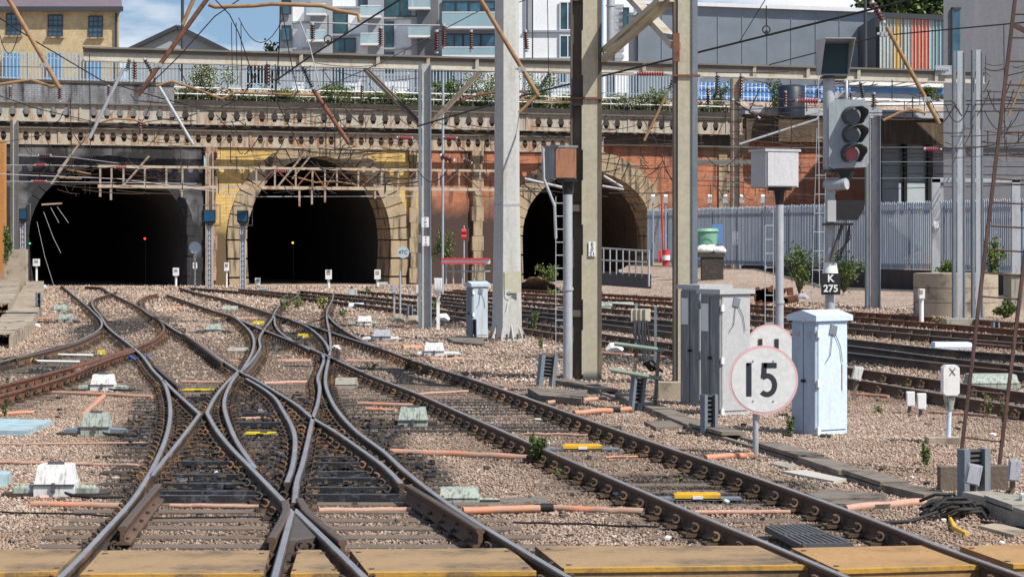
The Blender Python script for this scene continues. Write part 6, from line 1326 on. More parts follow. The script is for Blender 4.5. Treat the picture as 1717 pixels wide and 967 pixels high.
# cable stand
Yq = G(0, 690).y; t = thing('cable_stand', 'stand of timber stakes and green pipes with a striped box and hanging cables', 'cable stand', G(1078, 692)); 
for lab, p, q in (('a', (1058, 690), (1068, 578)), ('b', (1097, 697), (1105, 584))): mb = MB(); mb.bar(P(*p, Yq), P(*q, Yq), .05, .04); mb.build('stake', M['timber'], t, world=True)
for p, q in (((1030, 576), (1113, 587)), ((1024, 620), (1109, 635))): mb = MB(); mb.tube([P(*p, Yq-.06), P(*q, Yq-.06)], .033, 10); mb.build('green_pipe', M['green_tube'], t, world=True)
mb = MB(); mb.bar(P(1099, 618, Yq+1.2), P(1099, 514, Yq+1.2), .04, .04); mb.bar(P(1066, 580, Yq+1), P(1067, 508, Yq+1), .04, .04); mb.build('pole', M['galv_dark'], t, world=True)
mb = MB(); plate(mb, 1058, 518, 1090, 538, Yq+.9, .2); bx = mb.build('striped_box', M['pm_cream'] if 'pm_cream' in M else paint('pm_cream', (.62, .58, .44), (.55, .5, .38), 3, .6), t, world=True)
for x in (1064.5, 1072, 1080): mb = MB(); plate(mb, x-1.8, 518.5, x+1.8, 538, Yq+.79, .01); st_ = mb.build('stripe', M['timber'], t, world=True)
mb = MB(); r = random.Random(8)
for k in range(9): x = 1064+k*2.6; mb.tube([P(x, 538, Yq+.8), P(x+r.uniform(-3, 3), 560, Yq+.6), P(1075+k*2.0+r.uniform(-4, 4), 590, Yq+.3), P(1085+r.uniform(-8, 14), 610, Yq+.1), P(1098+r.uniform(-8, 14), 622, Yq+.2)], .016, 5)
mb.build('cables', M['black'], t, world=True)
mb = MB(); r = random.Random(12); c_ = G(1612, 850, .12)
for k in range(26): a_ = c_+Vector((r.uniform(-.12, .16), r.uniform(-.2, .4), r.uniform(-.05, .1))); mb.tube([a_+Vector((-.22, r.uniform(-.1, .1), -.07)), a_+Vector((-.1, 0, 0)), a_, a_+Vector((.08, .05, .0)), a_+Vector((.15, .1, -.09))], .016, 6)
mb.tube([c_+Vector((-.1, 0, 0)), c_+Vector((-.5, -.3, -.09)), c_+Vector((-1.2, -.5, -.1)), c_+Vector((-1.7, -.6, -.1))], .018, 6); mb.tube([c_+Vector((.1, -.4, -.08)), c_+Vector((.5, -.9, -.1)), c_+Vector((1.2, -1.1, -.1))], .016, 6)
one(mb, 'cable_bundle', M['wire'], 'thick bundle of black cables spilling from the trough below the slatted bracket', 'cables')
t = thing('timber_footing', 'brown timber blocks at the foot of the brown ladder', 'timber', G(1620, 838)); mb = MB(); q = G(1600, 828); mb.box(q+Vector((.05, .3, .12)), (.3, .2, .26)); q = G(1672, 828); mb.box(q+Vector((0, .4, .12)), (.35, .2, .26)); mb.build('blocks', M['sleeper'], t, world=True)
# ------------------------------------------------------------------ small things before the portals
def round_sign(px, py, rpx, Y, label, mat, txt=None, post=None):
    t = thing('round_sign', label, 'sign', P(px, py+rpx, Y)); c_ = P(px, py, Y); s_ = Y/F; mb = MB(); mb.tube([c_, c_+Vector((0, -.03, 0))], rpx*s_, 24); mb.build('disc', mat, t, world=True)
    if txt: o = text(txt, rpx*s_*.85, c_+Vector((0, -.04, 0)), M['ink'], None, name='lettering'); o.parent = t; o.matrix_parent_inverse = t.matrix_basis.inverted()
    if post: mb = MB(); mb.tube([c_+Vector((0, .05, 0)), G(px, post)*1.0 if False else Vector((c_.x, Y+.05, 0))], .05, 6); mb.build('post', M['galv'], t, world=True)
    return t
M['pale_blue'] = paint('pale_blue', (.45, .55, .6), (.3, .4, .46), 6, .6, bump=0)
round_sign(327, 415, 10, 122, 'pale round sign on the dark pier between the two left tunnels', M['pale_blue'], None, 480)
round_sign(676, 423, 10, 122, 'pale blue round plate lettered 4TC at the right of the yellow portal', M['pale_blue'], '4TC', None)
mb = MB(); c_ = G(597, 500); mb.tube([c_, c_+Vector((0, 0, .3))], .03, 6); mb.tube([P(590, 490, c_.y), P(590, 490, c_.y-.05)], .13, 16); one(mb, 'round_marker', M['pale_blue'], 'small round marker disc low over the far tracks in front of the middle tunnel', 'sign')
def signal_back(px, y0, y1, wpx, ybase, label, lattice=True, Y=None):
    g = G(px, ybase) if Y is None else Vector(((px-CX)/F*Y, Y, 0)); s_ = g.y/F; t = thing('signal_screen', label, 'signal', g); mb = MB(); plate(mb, px-wpx/2, y0, px+wpx/2, y1, g.y, .3); mb.prism([P(px-wpx/2, y1, g.y-.15), P(px+wpx/2, y1, g.y-.15), P(px+wpx/4, y1+5, g.y-.15), P(px-wpx/4, y1+5, g.y-.15)], (0, .3, 0)); mb.build('head', M['black'], t, world=True)
    mb = MB(); plate(mb, px-wpx/2+1.5, y0+1.5, px+wpx/2-1.5, y1-1, g.y-.17, .02); mb.build('screen', M['blue_screen'], t, world=True)
    mb = MB(); mb.tube([P(px-wpx*.9, y0-8, g.y), P(px+wpx*.9, y0-8, g.y), P(px+wpx*.9, y1+6, g.y), P(px-wpx*.9, y1+6, g.y), P(px-wpx*.9, y0-8, g.y)], .03, 4); mb.build('guard_rail', M['steel_dark'], t, world=True)
    mb = MB(); a_ = y1+5
    for d in (-4, 4): mb.tube([Vector((g.x+d*s_, g.y, 0)), P(px+d, a_, g.y)], .035, 5)
    n = 13
    for k in range(n): z = P(0, a_, g.y).z*k/n; mb.tube([(g.x-4*s_, g.y, z), (g.x+4*s_, g.y, z)], .02, 4)
    mb.build('ladder_mast', M['galv'], t, world=True); mb = MB(); mb.tube([Vector((g.x, g.y+.1, 0)), P(px, a_, g.y+.1)], .09, 8); mb.build('post', M['pm_grey'], t, world=True)
signal_back(351, 352, 372, 20, 484, 'blue signal screen on a ladder mast before the pier between the left tunnels'); signal_back(407, 353, 372, 18, 486, 'blue signal screen on a ladder mast at the left of the middle tunnel'); signal_back(38, 350, 368, 14, 487, 'dark blue signal screen at the left of the black portal')
def minilamp(px, y0, y1, wpx, ybase, label, mat=M['white']):
    g = G(px, ybase); s_ = g.y/F; t = thing('marker_light', label, 'marker light', g); mb = MB(); mb.tube([g, P(px, y1, g.y)], .07 if wpx > 8 else .05, 6); mb.build('post', mat, t, world=True); mb = MB(); plate(mb, px-wpx/2, y0, px+wpx/2, y1, g.y, .3); mb.build('head', mat, t, world=True); mb = MB(); plate(mb, px-wpx/2*.6, y0+2, px+wpx/2*.6, y0+(y1-y0)*.5, g.y-.16, .02); mb.build('face', M['concrete_warm'], t, world=True)
for a_ in ((61, 434, 446, 10, 481, 'white headed short post at the left foot of the black portal'), (327, 440, 450, 6, 482, 'slim cream post below the pale round sign'), (380, 440, 454, 7, 483, 'white short post between the two left signal masts'), (295, 449, 462, 9, 480, 'short grey box post at the right foot of the black portal'),
           (551, 452, 468, 10, 484, 'short dark based box before the middle of the yellow portal'), (633, 452, 468, 10, 482, 'short dark based box at the right inside of the yellow portal'), (432, 466, 478, 8, 484, 'small pale box with yellow top at the left of the yellow portal'), (1545, 484, 500, 9, 546, 'white short post with box in front of the concrete drum')): minilamp(*a_)
M['soot_shade'] = paint('soot_shade', (.006, .006, .006), (.004, .004, .004), 3, .95, bump=0, spec=.05)  # near-black puts tunnel shade into the colour of signal cases and posts
for i, (px, py, c_, lab, em) in enumerate(((243, 400, 'red', 'tiny red signal light glowing deep in the black portal', (1, .03, .03)), (491, 407, 'amber', 'tiny amber signal light glowing deep in the middle tunnel', (1, .28, .03)), (50, 408, 'green', 'tiny green signal light at the left side of the black portal', (.05, .9, .5)))):
    Y = 129.5 if i == 0 else (133.2 if i == 1 else 121.5); t = thing('tunnel_signal', lab, 'signal light', P(px, py+4, Y)); c0 = P(px, py, Y); mb = MB(); mb.box(c0+Vector((0, .12, 0)), (.16, .15, .22)); mb.tube([c0+Vector((0, .2, 0)), Vector((c0.x, Y+.2, 0))], .018, 5); mb.build('case', M['soot_shade'], t, world=True); mb = MB(); mb.tube([c0, c0+Vector((0, -.04, 0))], (.05, .05, .04)[i], 12); mb.build('lens', emis('lamp_'+c_, em, 4.0 if c_ != 'green' else 1.2), t, world=True)
# barrier, red pole, container, debris, railings
t = thing('barrier_board', 'red and white horizontal barrier board right of the beam mast', 'barrier', P(782, 470, 100)); mb = MB(); plate(mb, 740, 434, 822, 442, 100, .1); mb.build('board', M['white'], t, world=True)
mb = MB(); plate(mb, 740, 432.5, 822, 435, 99.9, .06); plate(mb, 740, 440.5, 815, 443, 99.9, .06); mb.build('red_stripe', M['red'], t, world=True)
mb = MB()
for x in (748, 760, 775, 795, 812): mb.tube([P(x, 476, 100.2), P(x, 436, 100.2)], .04, 5)
mb.tube([P(745, 455, 100.2), P(822, 455, 100.2)], .03, 5); mb.build('rail', M['galv'], t, world=True)
mb = MB(); mb.tube([P(778, 478, 118), P(778, 378, 118)], .04, 6); t = one(mb, 'lamp_pole', M['galv'], 'thin pole with two small red lamps in front of the orange wall', 'pole')
for y in (388, 397): mb = MB(); mb.tube([P(774, y, 117.8), P(782, y, 117.8)], .13, 8); o = mb.build('red_lamp', M['red']); o.parent = t; o.matrix_parent_inverse = t.matrix_world.inverted() if False else Matrix.Translation(-Vector(t.location))
t = thing('red_equipment', 'red and white pump with tall red pole beside the palisade fence', 'equipment', P(1116, 445, 116)); mb = MB(); mb.tube([P(1112, 420, 116), P(1109, 330, 116)], .05, 6); mb.build('pole', M['red'], t, world=True); mb = MB(); mb.tube([P(1117, 445, 116), P(1117, 419, 116)], .19, 10); mb.build('cylinder', M['red'], t, world=True); mb = MB(); mb.tube([P(1117, 436, 115.9), P(1117, 428, 115.9)], .2, 10); mb.build('white_band', M['white'], t, world=True); mb = MB(); plate(mb, 1104, 420, 1109, 440, 116, .2); mb.build('side_case', M['red'], t, world=True)
g = P(1182, 430, 112); t = thing('green_container', 'pale green plastic container by the fence right of the warm column', 'container', g); mb = MB(); mb.tube([P(1182, 428, 112), P(1182, 388, 112)], [.52, .6], 16); mb.build('drum', paint('green_c', (.2, .42, .28), (.16, .34, .23), 2, .5), t, world=True); mb = MB(); mb.tube([P(1182, 388, 112), P(1182, 383, 112)], [.66, .6], 16); mb.build('lid', paint('green_c', (.2, .42, .28)), t, world=True)
g = P(1190, 446, 110); t = thing('bag_pile', 'white rubble bags heaped on dark pallets by the fence', 'bags', g); r = random.Random(4); mb = MB()
for k in range(5): c0 = P(1177+k*7.5, 419+r.uniform(-2, 2), 110)+Vector((0, r.uniform(-.3, .3), 0)); mb.tube([c0+Vector((-.26, 0, -.06)), c0+Vector((-.1, 0, .0)), c0+Vector((.1, 0, .02)), c0+Vector((.26, 0, -.05))], [.08, .19, .2, .07], 8)
mb.build('bag', M['white'], t, world=True); mb = MB(); plate(mb, 1170, 424, 1214, 431, 110, .8); plate(mb, 1176, 430.5, 1212, 470, 110, .7); mb.build('pallet', M['sleeper_dark'], t, world=True)
mb = MB(); plate(mb, 1194, 376, 1212, 408, 118, .1); one(mb, 'blue_sheet', paint('bluesheet', (.12, .25, .5), (.1, .2, .4), 1, .6), 'blue sheet leaning on the fence behind the green container', 'sheet')
for i, x in enumerate((1095, 1116, 1190, 1216, 1244, 1279)):
    Yq = 125; t = thing('fence_floodlight', 'small white floodlight on a pole above the fence, number %s from the left tunnel side' % ('one two three four five six'.split()[i]), 'floodlight', P(x, 445, Yq), group='white floodlights along the fence'); mb = MB(); mb.tube([P(x, 445, Yq), P(x, 330, Yq)], .04, 5); mb.build('pole', M['pale_top'], t, world=True); mb = MB(); mb.box(P(x, 333, Yq-.1), (.26, .3, .36), M=Matrix.Rotation(.5, 3, 'X'), taper=.7); mb.build('lamp', M['white'], t, world=True)
t = thing('ramp_railing', 'pale grey railing on a dark low wall in front of the right tunnel', 'railing', P(1050, 480, 108)); mb = MB()
for k in range(8): x = 1012+k*10.8; mb.tube([P(x, 458+k*1.2, 108-k*.5), P(x, 416+k*.7, 108-k*.5)], .035, 5)
for y in (0, 1): mb.tube([P(1009, 416+y*20, 108), P(1088, 421+y*19, 104)], .04, 5)
mb.tube([P(1088, 421, 104), P(1088, 480, 104)], .05, 5); mb.build('rails', M['galv'], t, world=True); mb = MB(); mb.prism([P(1008, 455, 108.3), P(1092, 460, 104.3), P(1092, 484, 104.3), P(1008, 478, 108.3)], (0, .5, 0)); mb.build('low_wall', M['steel_dark'], t, world=True)
g = P(900, 474, 116); mb = MB(); r = random.Random(6); n = 14
rows = []
for j in range(5):
    for i in range(n): u = i/(n-1)*2-1; v = j/4; hgt = .75*max(0, 1-u*u)*(1-v*v)*r.uniform(.8, 1.1); mb.v.append((g.x-.1+u*1.3, 114+v*2, -.02+hgt*(1 if j < 4 else 0)))
for j in range(4):
    for i in range(n-1): a = j*n+i; mb.f.append((a, a+1, a+n+1, a+n)); mb.m.append(0); mb.sm.append(True)
mb.build('ballast_heap', M['ballast'], kind='structure')
# debris tunnels side
mb = MB(); r = random.Random(31)
for k in range(16): x = 1265+r.uniform(0, 60); c0 = P(x, 487+r.uniform(0, 16), 90); mb.box(c0, (r.uniform(.2, .7), .3, r.uniform(.1, .3)), M=Matrix.Rotation(r.uniform(-.5, .5), 3, 'Y'))
one(mb, 'rubble_heap', M['rail_rust'], 'brown heap of scrap and timber by the fence left of the signal post', 'rubble')
mb = MB(); c0 = P(1560, 432, 108); 
n = 10; mb.prism([Vector((c0.x+1.2*math.cos(a), 108, CZ-(456-400)/F*108+max(0, .95*math.sin(a)))) for a in [math.pi*k/n for k in range(n+1)]], (0, 1.5, 0)); one(mb, 'rubble_mound', M['concrete_warm'], 'pale rubble mound seen through the fence at the right', 'rubble')
# rocks and litter on the ballast
for i, (px, py, s_, lab, mt) in enumerate(((1030, 592, .18, 'white crumpled bag right of the warm column foot', 'white'), (742, 540, .2, 'white round container right of the beam mast foot', 'white'), (1035, 838, .06, 'crushed grey can at the main track rail', 'pm_grey'), (668, 541, .2, 'pale stone block left of the beam mast foot', 'concrete'), (692, 545, .22, 'tan stone block at the beam mast foot', 'concrete_warm'), (61, 550, .1, 'white scrap on the ballast at the left', 'white'), (563, 588, .1, 'white blob of litter beside the far crossing', 'white'), (562, 650, .07, 'pale bolt cover beside the crossing rail', 'pm_white'), (432, 560, .1, 'white insulator litter at the far crossing', 'white'), (1420, 503, .25, 'pale rubble lumps by the fence behind the signal', 'concrete'), (870, 472, .2, 'white boulder left of the heap before the right tunnel', 'white'), (1345, 505, .25, 'pale rubble block left of the signal post', 'pm_grey'))):
    q = G(px, py); r = random.Random(i); mb = MB(); 
    mb.tube([q+Vector((-s_, 0, s_*.3)), q+Vector((-s_*.4, .02, s_*.7)), q+Vector((s_*.4, 0, s_*.75)), q+Vector((s_, 0, s_*.3))], [s_*.3, s_*.6, s_*.65, s_*.3], 7, smooth=False); one(mb, 'litter' if mt != 'concrete' else 'rubble', M[mt], lab, 'litter' if mt != 'concrete' else 'rubble')
# ------------------------------------------------------------------ overhead line equipment: truss before the portals
T0 = W0-14
def PT(px, py, dy=0): return P(px, py, onl(px, T0)+dy)
t = thing('overhead_truss', 'rusty cream lattice truss carrying the wires in front of the portals', 'truss', PT(351, 316)); ztp, zbt = PT(350, 281).z, PT(350, 314).z
def TZ(px, z): q = PT(px, 300); q.z = z; return q
mb = MB()
for z, w_ in ((ztp, .12), (zbt, .16)): mb.bar(TZ(164, z), TZ(833, z), w_, w_)
mb.build('chord', M['cream'], t, world=True); mb = MB()
xs = [168, 187, 207, 243, 279, 306, 352, 430, 461, 496, 524, 545, 565, 601, 640, 668, 699, 736, 770, 805]
for x in xs: mb = MB(); mb.bar(TZ(x, zbt), TZ(x, ztp), .08, .08); mb.build('upright', M['cream'], t, world=True)
for i in range(6, len(xs)-1):
    p, q = (zbt, ztp) if i % 2 else (ztp, zbt); mb = MB(); mb.bar(TZ(xs[i], p), TZ(xs[i+1], q), .05, .05); mb.build('diagonal', M['rust'], t, world=True)

for x, dz in ((168, .5), (186, .65), (305, .5), (523, .8), (502, .9), (545, .7), (629, .5)): mb = MB(); mb.bar(TZ(x, zbt), TZ(x, zbt-dz), .09, .09); mb.build('dropper_arm', M['cream'], t, world=True)
mb = MB()
for x in (164, 250, 352): mb.bar(TZ(x, zbt), TZ(352, zbt), .03, .03)
# wires
def wire(pp, label, r=.012, mat='wire', name='overhead_wire', cat='wire', sag=0.0, Y=None):
    pts = [P(x, y, Y if Y else d[0] if d else 68) for x, y, *d in pp]; o = []
    for i in range(len(pts)-1):
        n = 6 if sag else 1
        for j in range(n): q = pts[i].lerp(pts[i+1], j/n); q.z -= sag*4*(j/n)*(1-j/n); o.append(q)
    o.append(pts[-1]); mb = MB(); mb.tube(o, r, 5); return one(mb, name, M[mat], label, cat)
W_ = [
 ([(700, 212, 66), (860, 165, 60), (1285, 60, 50), (1527, 0, 46), (1640, -30, 44)], 'thick black cable rising across the columns to the upper right', .025, 'wire', 0),
 ([(1290, 109, 70), (1480, 60, 62), (1717, 38, 58), (1800, 34, 56)], 'black wire above the beam crossing the coloured louvres', .018, 'wire', 0),
 ([(463, 135, 66), (520, 95, 64), (670, 0, 60), (710, -25, 60)], 'thick black cable rising from the diagonal insulator across the apartments', .025, 'wire', 0),
 ([(525, 155, 60), (640, 105, 62), (800, 20, 64), (860, 8, 64), (960, -30, 64)], 'thin black wire rising left of the big pale column', .014, 'wire', 0),
 ([(-20, 18, 60), (60, 70, 62), (170, 135, 66), (270, 165, 68), (360, 188, 70)], 'black wire falling from the top left across the warehouse', .018, 'wire', 0),
 ([(233, 160, 60), (300, 95, 60), (360, 28, 60), (430, -20, 60)], 'dark wire running up right of the rusty tube', .016, 'wire', 0),
 ([(361, 0, 55), (385, 25, 56), (400, 55, 58), (425, 130, 62), (405, 165, 64), (370, 180, 66)], 'dark stay wire crossing the sky beside the apartments', .014, 'wire', 0),
 ([(470, 12, 60), (468, 80, 62), (463, 150, 64), (466, 175, 66), (500, 242, 70)], 'dark dropper wire hanging from the curved tan tube', .016, 'wire', 0),
 ([(472, 12, 60), (485, 90, 62), (498, 150, 64), (505, 172, 66)], 'second dropper wire from the curved tan tube', .012, 'wire', 0),
 ([(0, 161, 62), (60, 182, 66), (180, 210, 70), (300, 216, 80)], 'thin dark wire across the left lattice girder', .014, 'wire', 0),
 ([(503, 36, 62), (520, 80, 62), (537, 150, 62)], 'thin pale stay in front of the second apartment block', .016, 'wire_pale', 0),
 ([(520, 38, 66), (640, 42, 66), (738, 43, 66)], 'pale bar linking the upright insulators on the beam', .022, 'wire_pale', 0),
 ([(0, 112, 80), (300, 116, 80), (700, 120, 80), (1240, 124, 80), (1580, 135, 80)], 'thin wire just under the long beam', .012, 'wire', 0),
 ([(860, 120, 70), (1060, 123, 70), (1140, 127, 70)], 'thin wire ending at the big red horizontal insulator', .012, 'wire', 0),
 ([(730, 205, 72), (800, 225, 76), (1000, 245, 82), (1180, 240, 90)], 'brown wire under the girders right of the mast', .014, 'wire_brown', 0),
 ([(1240, 70, 70), (1283, 0, 60), (1286, -20, 60)], 'short dark wire going up in front of the metal hall', .012, 'wire', 0),
 ([(0, 292, 100), (200, 300, 110), (430, 330, 118), (700, 329, 120)], 'pale contact wire low under the left truss', .02, 'wire_pale', 0),
 ([(10, 277, 100), (95, 277, 104), (250, 283, 112)], 'thin grey wire through the middle red insulator at the left', .015, 'wire_pale', 0),
 ([(10, 304, 100), (90, 305, 104), (330, 308, 112)], 'thin grey wire through the lowest red insulator at the left', .015, 'wire_pale', 0),
 ([(30, 260, 100), (120, 264, 104), (200, 274, 112)], 'thin grey wire through the topmost red insulator at the left', .015, 'wire_pale', 0),
 ([(0, 240, 90), (130, 215, 92), (210, 205, 95)], 'dark strut wire before the left girder', .014, 'wire', 0)]
for i in range(9):
    y = 246+i*8.5; r_ = random.Random(i); W_.append(([(1170, y-2+r_.uniform(-2, 2), 104), (1300, y+2, 100), (1480, y+r_.uniform(-3, 3), 92), (1717, y+r_.uniform(-6, 9), 80), (1790, y+5, 78)], 'thin dark wire at the right, %s of the bunch above the fence' % ('topmost second third fourth fifth sixth seventh eighth lowest'.split()[i]), .014, 'wire' if i % 3 else 'wire_pale', 0))
for i, (y0, y1, nm) in enumerate(((165, 172, 'upper'), (180, 178, 'middle'), (200, 190, 'lower'))): W_.append(([(1040, y0, 88), (1240, y0+4, 84), (1450, y1, 78), (1717, y1-4, 70), (1790, y1-6, 68)], 'dark wire running right from the girder end, %s one' % nm, .016, 'wire', 0))
for i, (x, y0, y1, Y, nm) in enumerate(((404, 40, 175, 64, 'dark drop wire left of the apartment corner'), (388, 38, 142, 64, 'dark drop wire at the sky above the white-flowered shrub'), (396, 38, 142, 64, 'second dark drop wire above the white-flowered shrub'), (150, 90, 270, 66, 'faint drop wire before the warehouse'), (118, 165, 250, 66, 'thin drop wire across the left girders'), (545, 170, 262, 66, 'brown drop wire above the middle tunnel, left one'), (560, 175, 258, 66, 'brown drop wire above the middle tunnel, right one'), (918, 0, 122, 70, 'thin vertical wire left of the warm column'), (1113, 190, 300, 80, 'thin vertical wire between the braced columns'), (1683, 42, 250, 60, 'thin drop wire behind the brown ladder'), (1372, 100, 480, 60, 'pale thin pole left of the signal post'), (1326, 170, 300, 60, 'thin vertical rod right of the grey post box'))):
    W_.append(([(x, y0, Y), (x+2, y1, Y)], nm, .012, 'wire' if i not in (10,) else 'wire_pale', 0))
for i, (x, y, w_, h_, nm) in enumerate(((0, 60, 30, 30, 'hanging wire loop at the left before the warehouse'), (400, 30, 75, 42, 'hanging wire loop against the sky'), (455, 150, 45, 22, 'wire loop near the diagonal insulator'), (1585, 175, 40, 30, 'wire loop beside the twin columns, left'), (1655, 150, 45, 40, 'wire loop beside the brown ladder, upper'), (1650, 185, 60, 35, 'wire loop beside the brown ladder, lower'), (700, 285, 50, 20, 'wire loop at the orange wall'), (1180, 255, 60, 25, 'wire loop under the girder end'), (520, 270, 60, 14, 'wire loop on the truss before the middle tunnel'))):
    W_.append(([(x+w_*k/8, y+h_*4*(k/8)*(1-k/8), 66 if x < 1500 else 60) for k in range(9)], nm, .013, 'wire', 0))
for pp, lab, r_, mt, sg in W_: wire(pp, lab, r_, mt, sag=sg)
# tangle of registration wires and droppers over the portals
r = random.Random(99); tags = ('black', 'yellow', 'orange')
for grp, (xa, xb, ya, yb_, n) in {'sooty portal': (40, 330, 195, 325, 80), 'yellow portal': (360, 690, 195, 325, 120), 'orange wall and right portal': (740, 1130, 195, 330, 120), 'brick wall at the right': (1175, 1380, 190, 335, 80), 'twin columns': (1560, 1717, 90, 270, 50), 'palisade fence and girders': (210, 690, 95, 215, 90), 'columns and the metal hall': (1180, 1560, 120, 200, 60)}.items():
    mb = MB(); Yb = {'twin columns': 70, 'palisade fence and girders': 78, 'sky beside the apartments': 70, 'columns and the metal hall': 76}.get(grp, 98)
    for k in range(n):
        x0, y0 = r.uniform(xa, xb), r.uniform(ya, yb_); L_ = r.uniform(30, 170); a_ = r.choice((r.uniform(-.15, .15), r.uniform(-.15, .15), r.uniform(.7, 1.2), r.uniform(-1.2, -.7), 1.57)); Y0_ = Yb+r.uniform(-12, 14)
        if abs(a_) > .5: L_ *= .32
        x1, y1 = x0+L_*math.cos(a_), y0+L_*math.sin(a_); x1 = min(max(x1, xa-20), xb+20); y1 = min(max(y1, ya-8), yb_); sg = r.uniform(0, 6)
        mb.tube([P(x0+(x1-x0)*q/5, y0+(y1-y0)*q/5+sg*4*(q/5)*(1-q/5), Y0_) for q in range(6)], r.choice((.01, .013, .018)), 4)
    one(mb, 'overhead_wiring', M['wire' if grp in ('yellow portal', 'orange wall and right portal') else 'wire_brown'], 'tangle of fine registration wires hanging before the %s' % grp, 'wiring', kind='stuff')
# tubes
def tubes(pp, label, r, mat, Y, name='registration_tube'):
    mb = MB(); mb.tube([P(x, y, Y) for x, y in pp], r, 8)
    p, q = P(*pp[0], Y), P(*pp[1], Y); one(mb, name, M[mat], label, 'steel tube')
for a_ in (
 ([(-2, -30), (100, 148)], 'tan brown tube slanting down across the yellow brick warehouse', .06, 'tan', 60), ([(355, -12), (231, 160)], 'rusty brown tube slanting down left against the sky', .06, 'rust', 60), ([(333, -20), (306, 42)], 'yellowish tube at the top beside the rusty tube', .05, 'tan', 58),
 ([(207, 115), (150, 232)], 'pale grey tube slanting down left across the girders', .05, 'galv', 66), ([(266, 144), (324, 243)], 'pale grey tube slanting down right across the girders', .045, 'galv', 66), ([(803, -5), (902, 160)], 'tan tube crossing the big pale column at an angle', .055, 'tan', 57),
 ([(1118, 158), (1080, 236)], 'short tan tube below the beam between braced columns', .035, 'tan', 62), ([(902, 158), (870, 190)], 'short tan stub right of the big pale column', .04, 'tan', 57), ([(1487, 46), (1575, 208)], 'long tan tube hanging from the ribbed insulator, upper right', .055, 'tan', 60),
 ([(525, 150), (586, 242)], 'brown tube hanging from the diagonal insulator left of the mast', .055, 'rust', 62), ([(350, 8), (360, 12), (425, 10), (455, 7), (540, 10), (565, 18), (600, 24), (603, 36)], 'curved tan tube across the top in front of the apartments', .05, 'tan', 58),
 ([(-10, 143), (52, 134), (88, 146), (98, 142)], 'bent tan tube at the left edge above the girder', .04, 'tan', 62), ([(262, 144), (290, 137), (330, 150), (372, 166), (395, 155), (430, 157), (530, 160)], 'wavy tan tube below the white-flowered shrub', .035, 'tan', 64),
 ([(168, 206), (190, 199), (225, 201), (248, 210)], 'small bent tan tube on the lower left girder', .03, 'tan', 66), ([(740, 180), (800, 160), (860, 150), (888, 158)], 'rusty tube reaching right behind the big column', .035, 'rust', 70), ([(870, 168), (960, 172)], 'thin tan bar right of the big column', .025, 'tan', 64),
 ([(1481, 202), (1510, 188), (1528, 184), (1552, 190)], 'bent tan tube under the canopy at the right', .035, 'tan', 62), ([(1690, 195), (1703, 165), (1717, 130), (1725, 120)], 'tan tube end behind the ladder at the right edge', .03, 'tan', 60), ([(1240, 242), (1370, 200), (1376, 185)], 'pale strut left of the signal head', .03, 'galv', 66),
 ([(85, 310), (130, 245), (150, 225)], 'tan tube slanting before the black portal, left one', .05, 'cream', 105), ([(97, 288), (135, 238)], 'tan tube slanting before the black portal, right one', .04, 'cream', 106), ([(100, 298), (137, 300)], 'short tan arm before the black portal, lower', .035, 'tan', 106), ([(112, 284), (152, 292)], 'short tan arm before the black portal, upper', .035, 'tan', 106),
 ([(208, 310), (250, 262)], 'tan tube before the truss, left', .05, 'cream', 112), ([(462, 318), (520, 245)], 'tan tube before the middle truss, left one', .05, 'cream', 112), ([(490, 300), (530, 250), (550, 242)], 'tan tube before the middle truss, right one', .04, 'cream', 112), ([(500, 298), (530, 306), (560, 304), (600, 310)], 'wavy tan bar across the middle truss', .035, 'tan', 112),
 ([(1010, 312), (1046, 318)], 'grey arm in the right tunnel mouth', .05, 'galv', 100), ([(1012, 295), (1044, 314)], 'slanting grey arm in the right tunnel mouth', .05, 'galv', 100), ([(880, 300), (945, 315)], 'pale bent arm left of the rusty box post', .03, 'galv', 50), ([(910, 245), (912, 300), (930, 345), (932, 400)], 'pale bent conduit left of the rusty box post', .03, 'galv', 48)):
    tubes(*a_)
# the illuminated wires inside the left portal
for i, (pp, nm) in enumerate((([(62, 372), (75, 430), (90, 478)], 'lowest left'), ([(73, 355), (90, 400), (102, 424)], 'middle'), ([(85, 348), (99, 374)], 'upper'), ([(96, 347), (115, 374)], 'rightmost'), )): wire([(x, y, 119) for x, y in pp], 'sunlit wire in the mouth of the black portal, %s one' % nm, .012, 'wire_pale')
mb = MB(); mb.bar(P(70, 343, 120), P(104, 341, 120), .1, .08); one(mb, 'wire_arm', M['cream'], 'sunlit short arm at the upper left of the black tunnel mouth', 'arm')
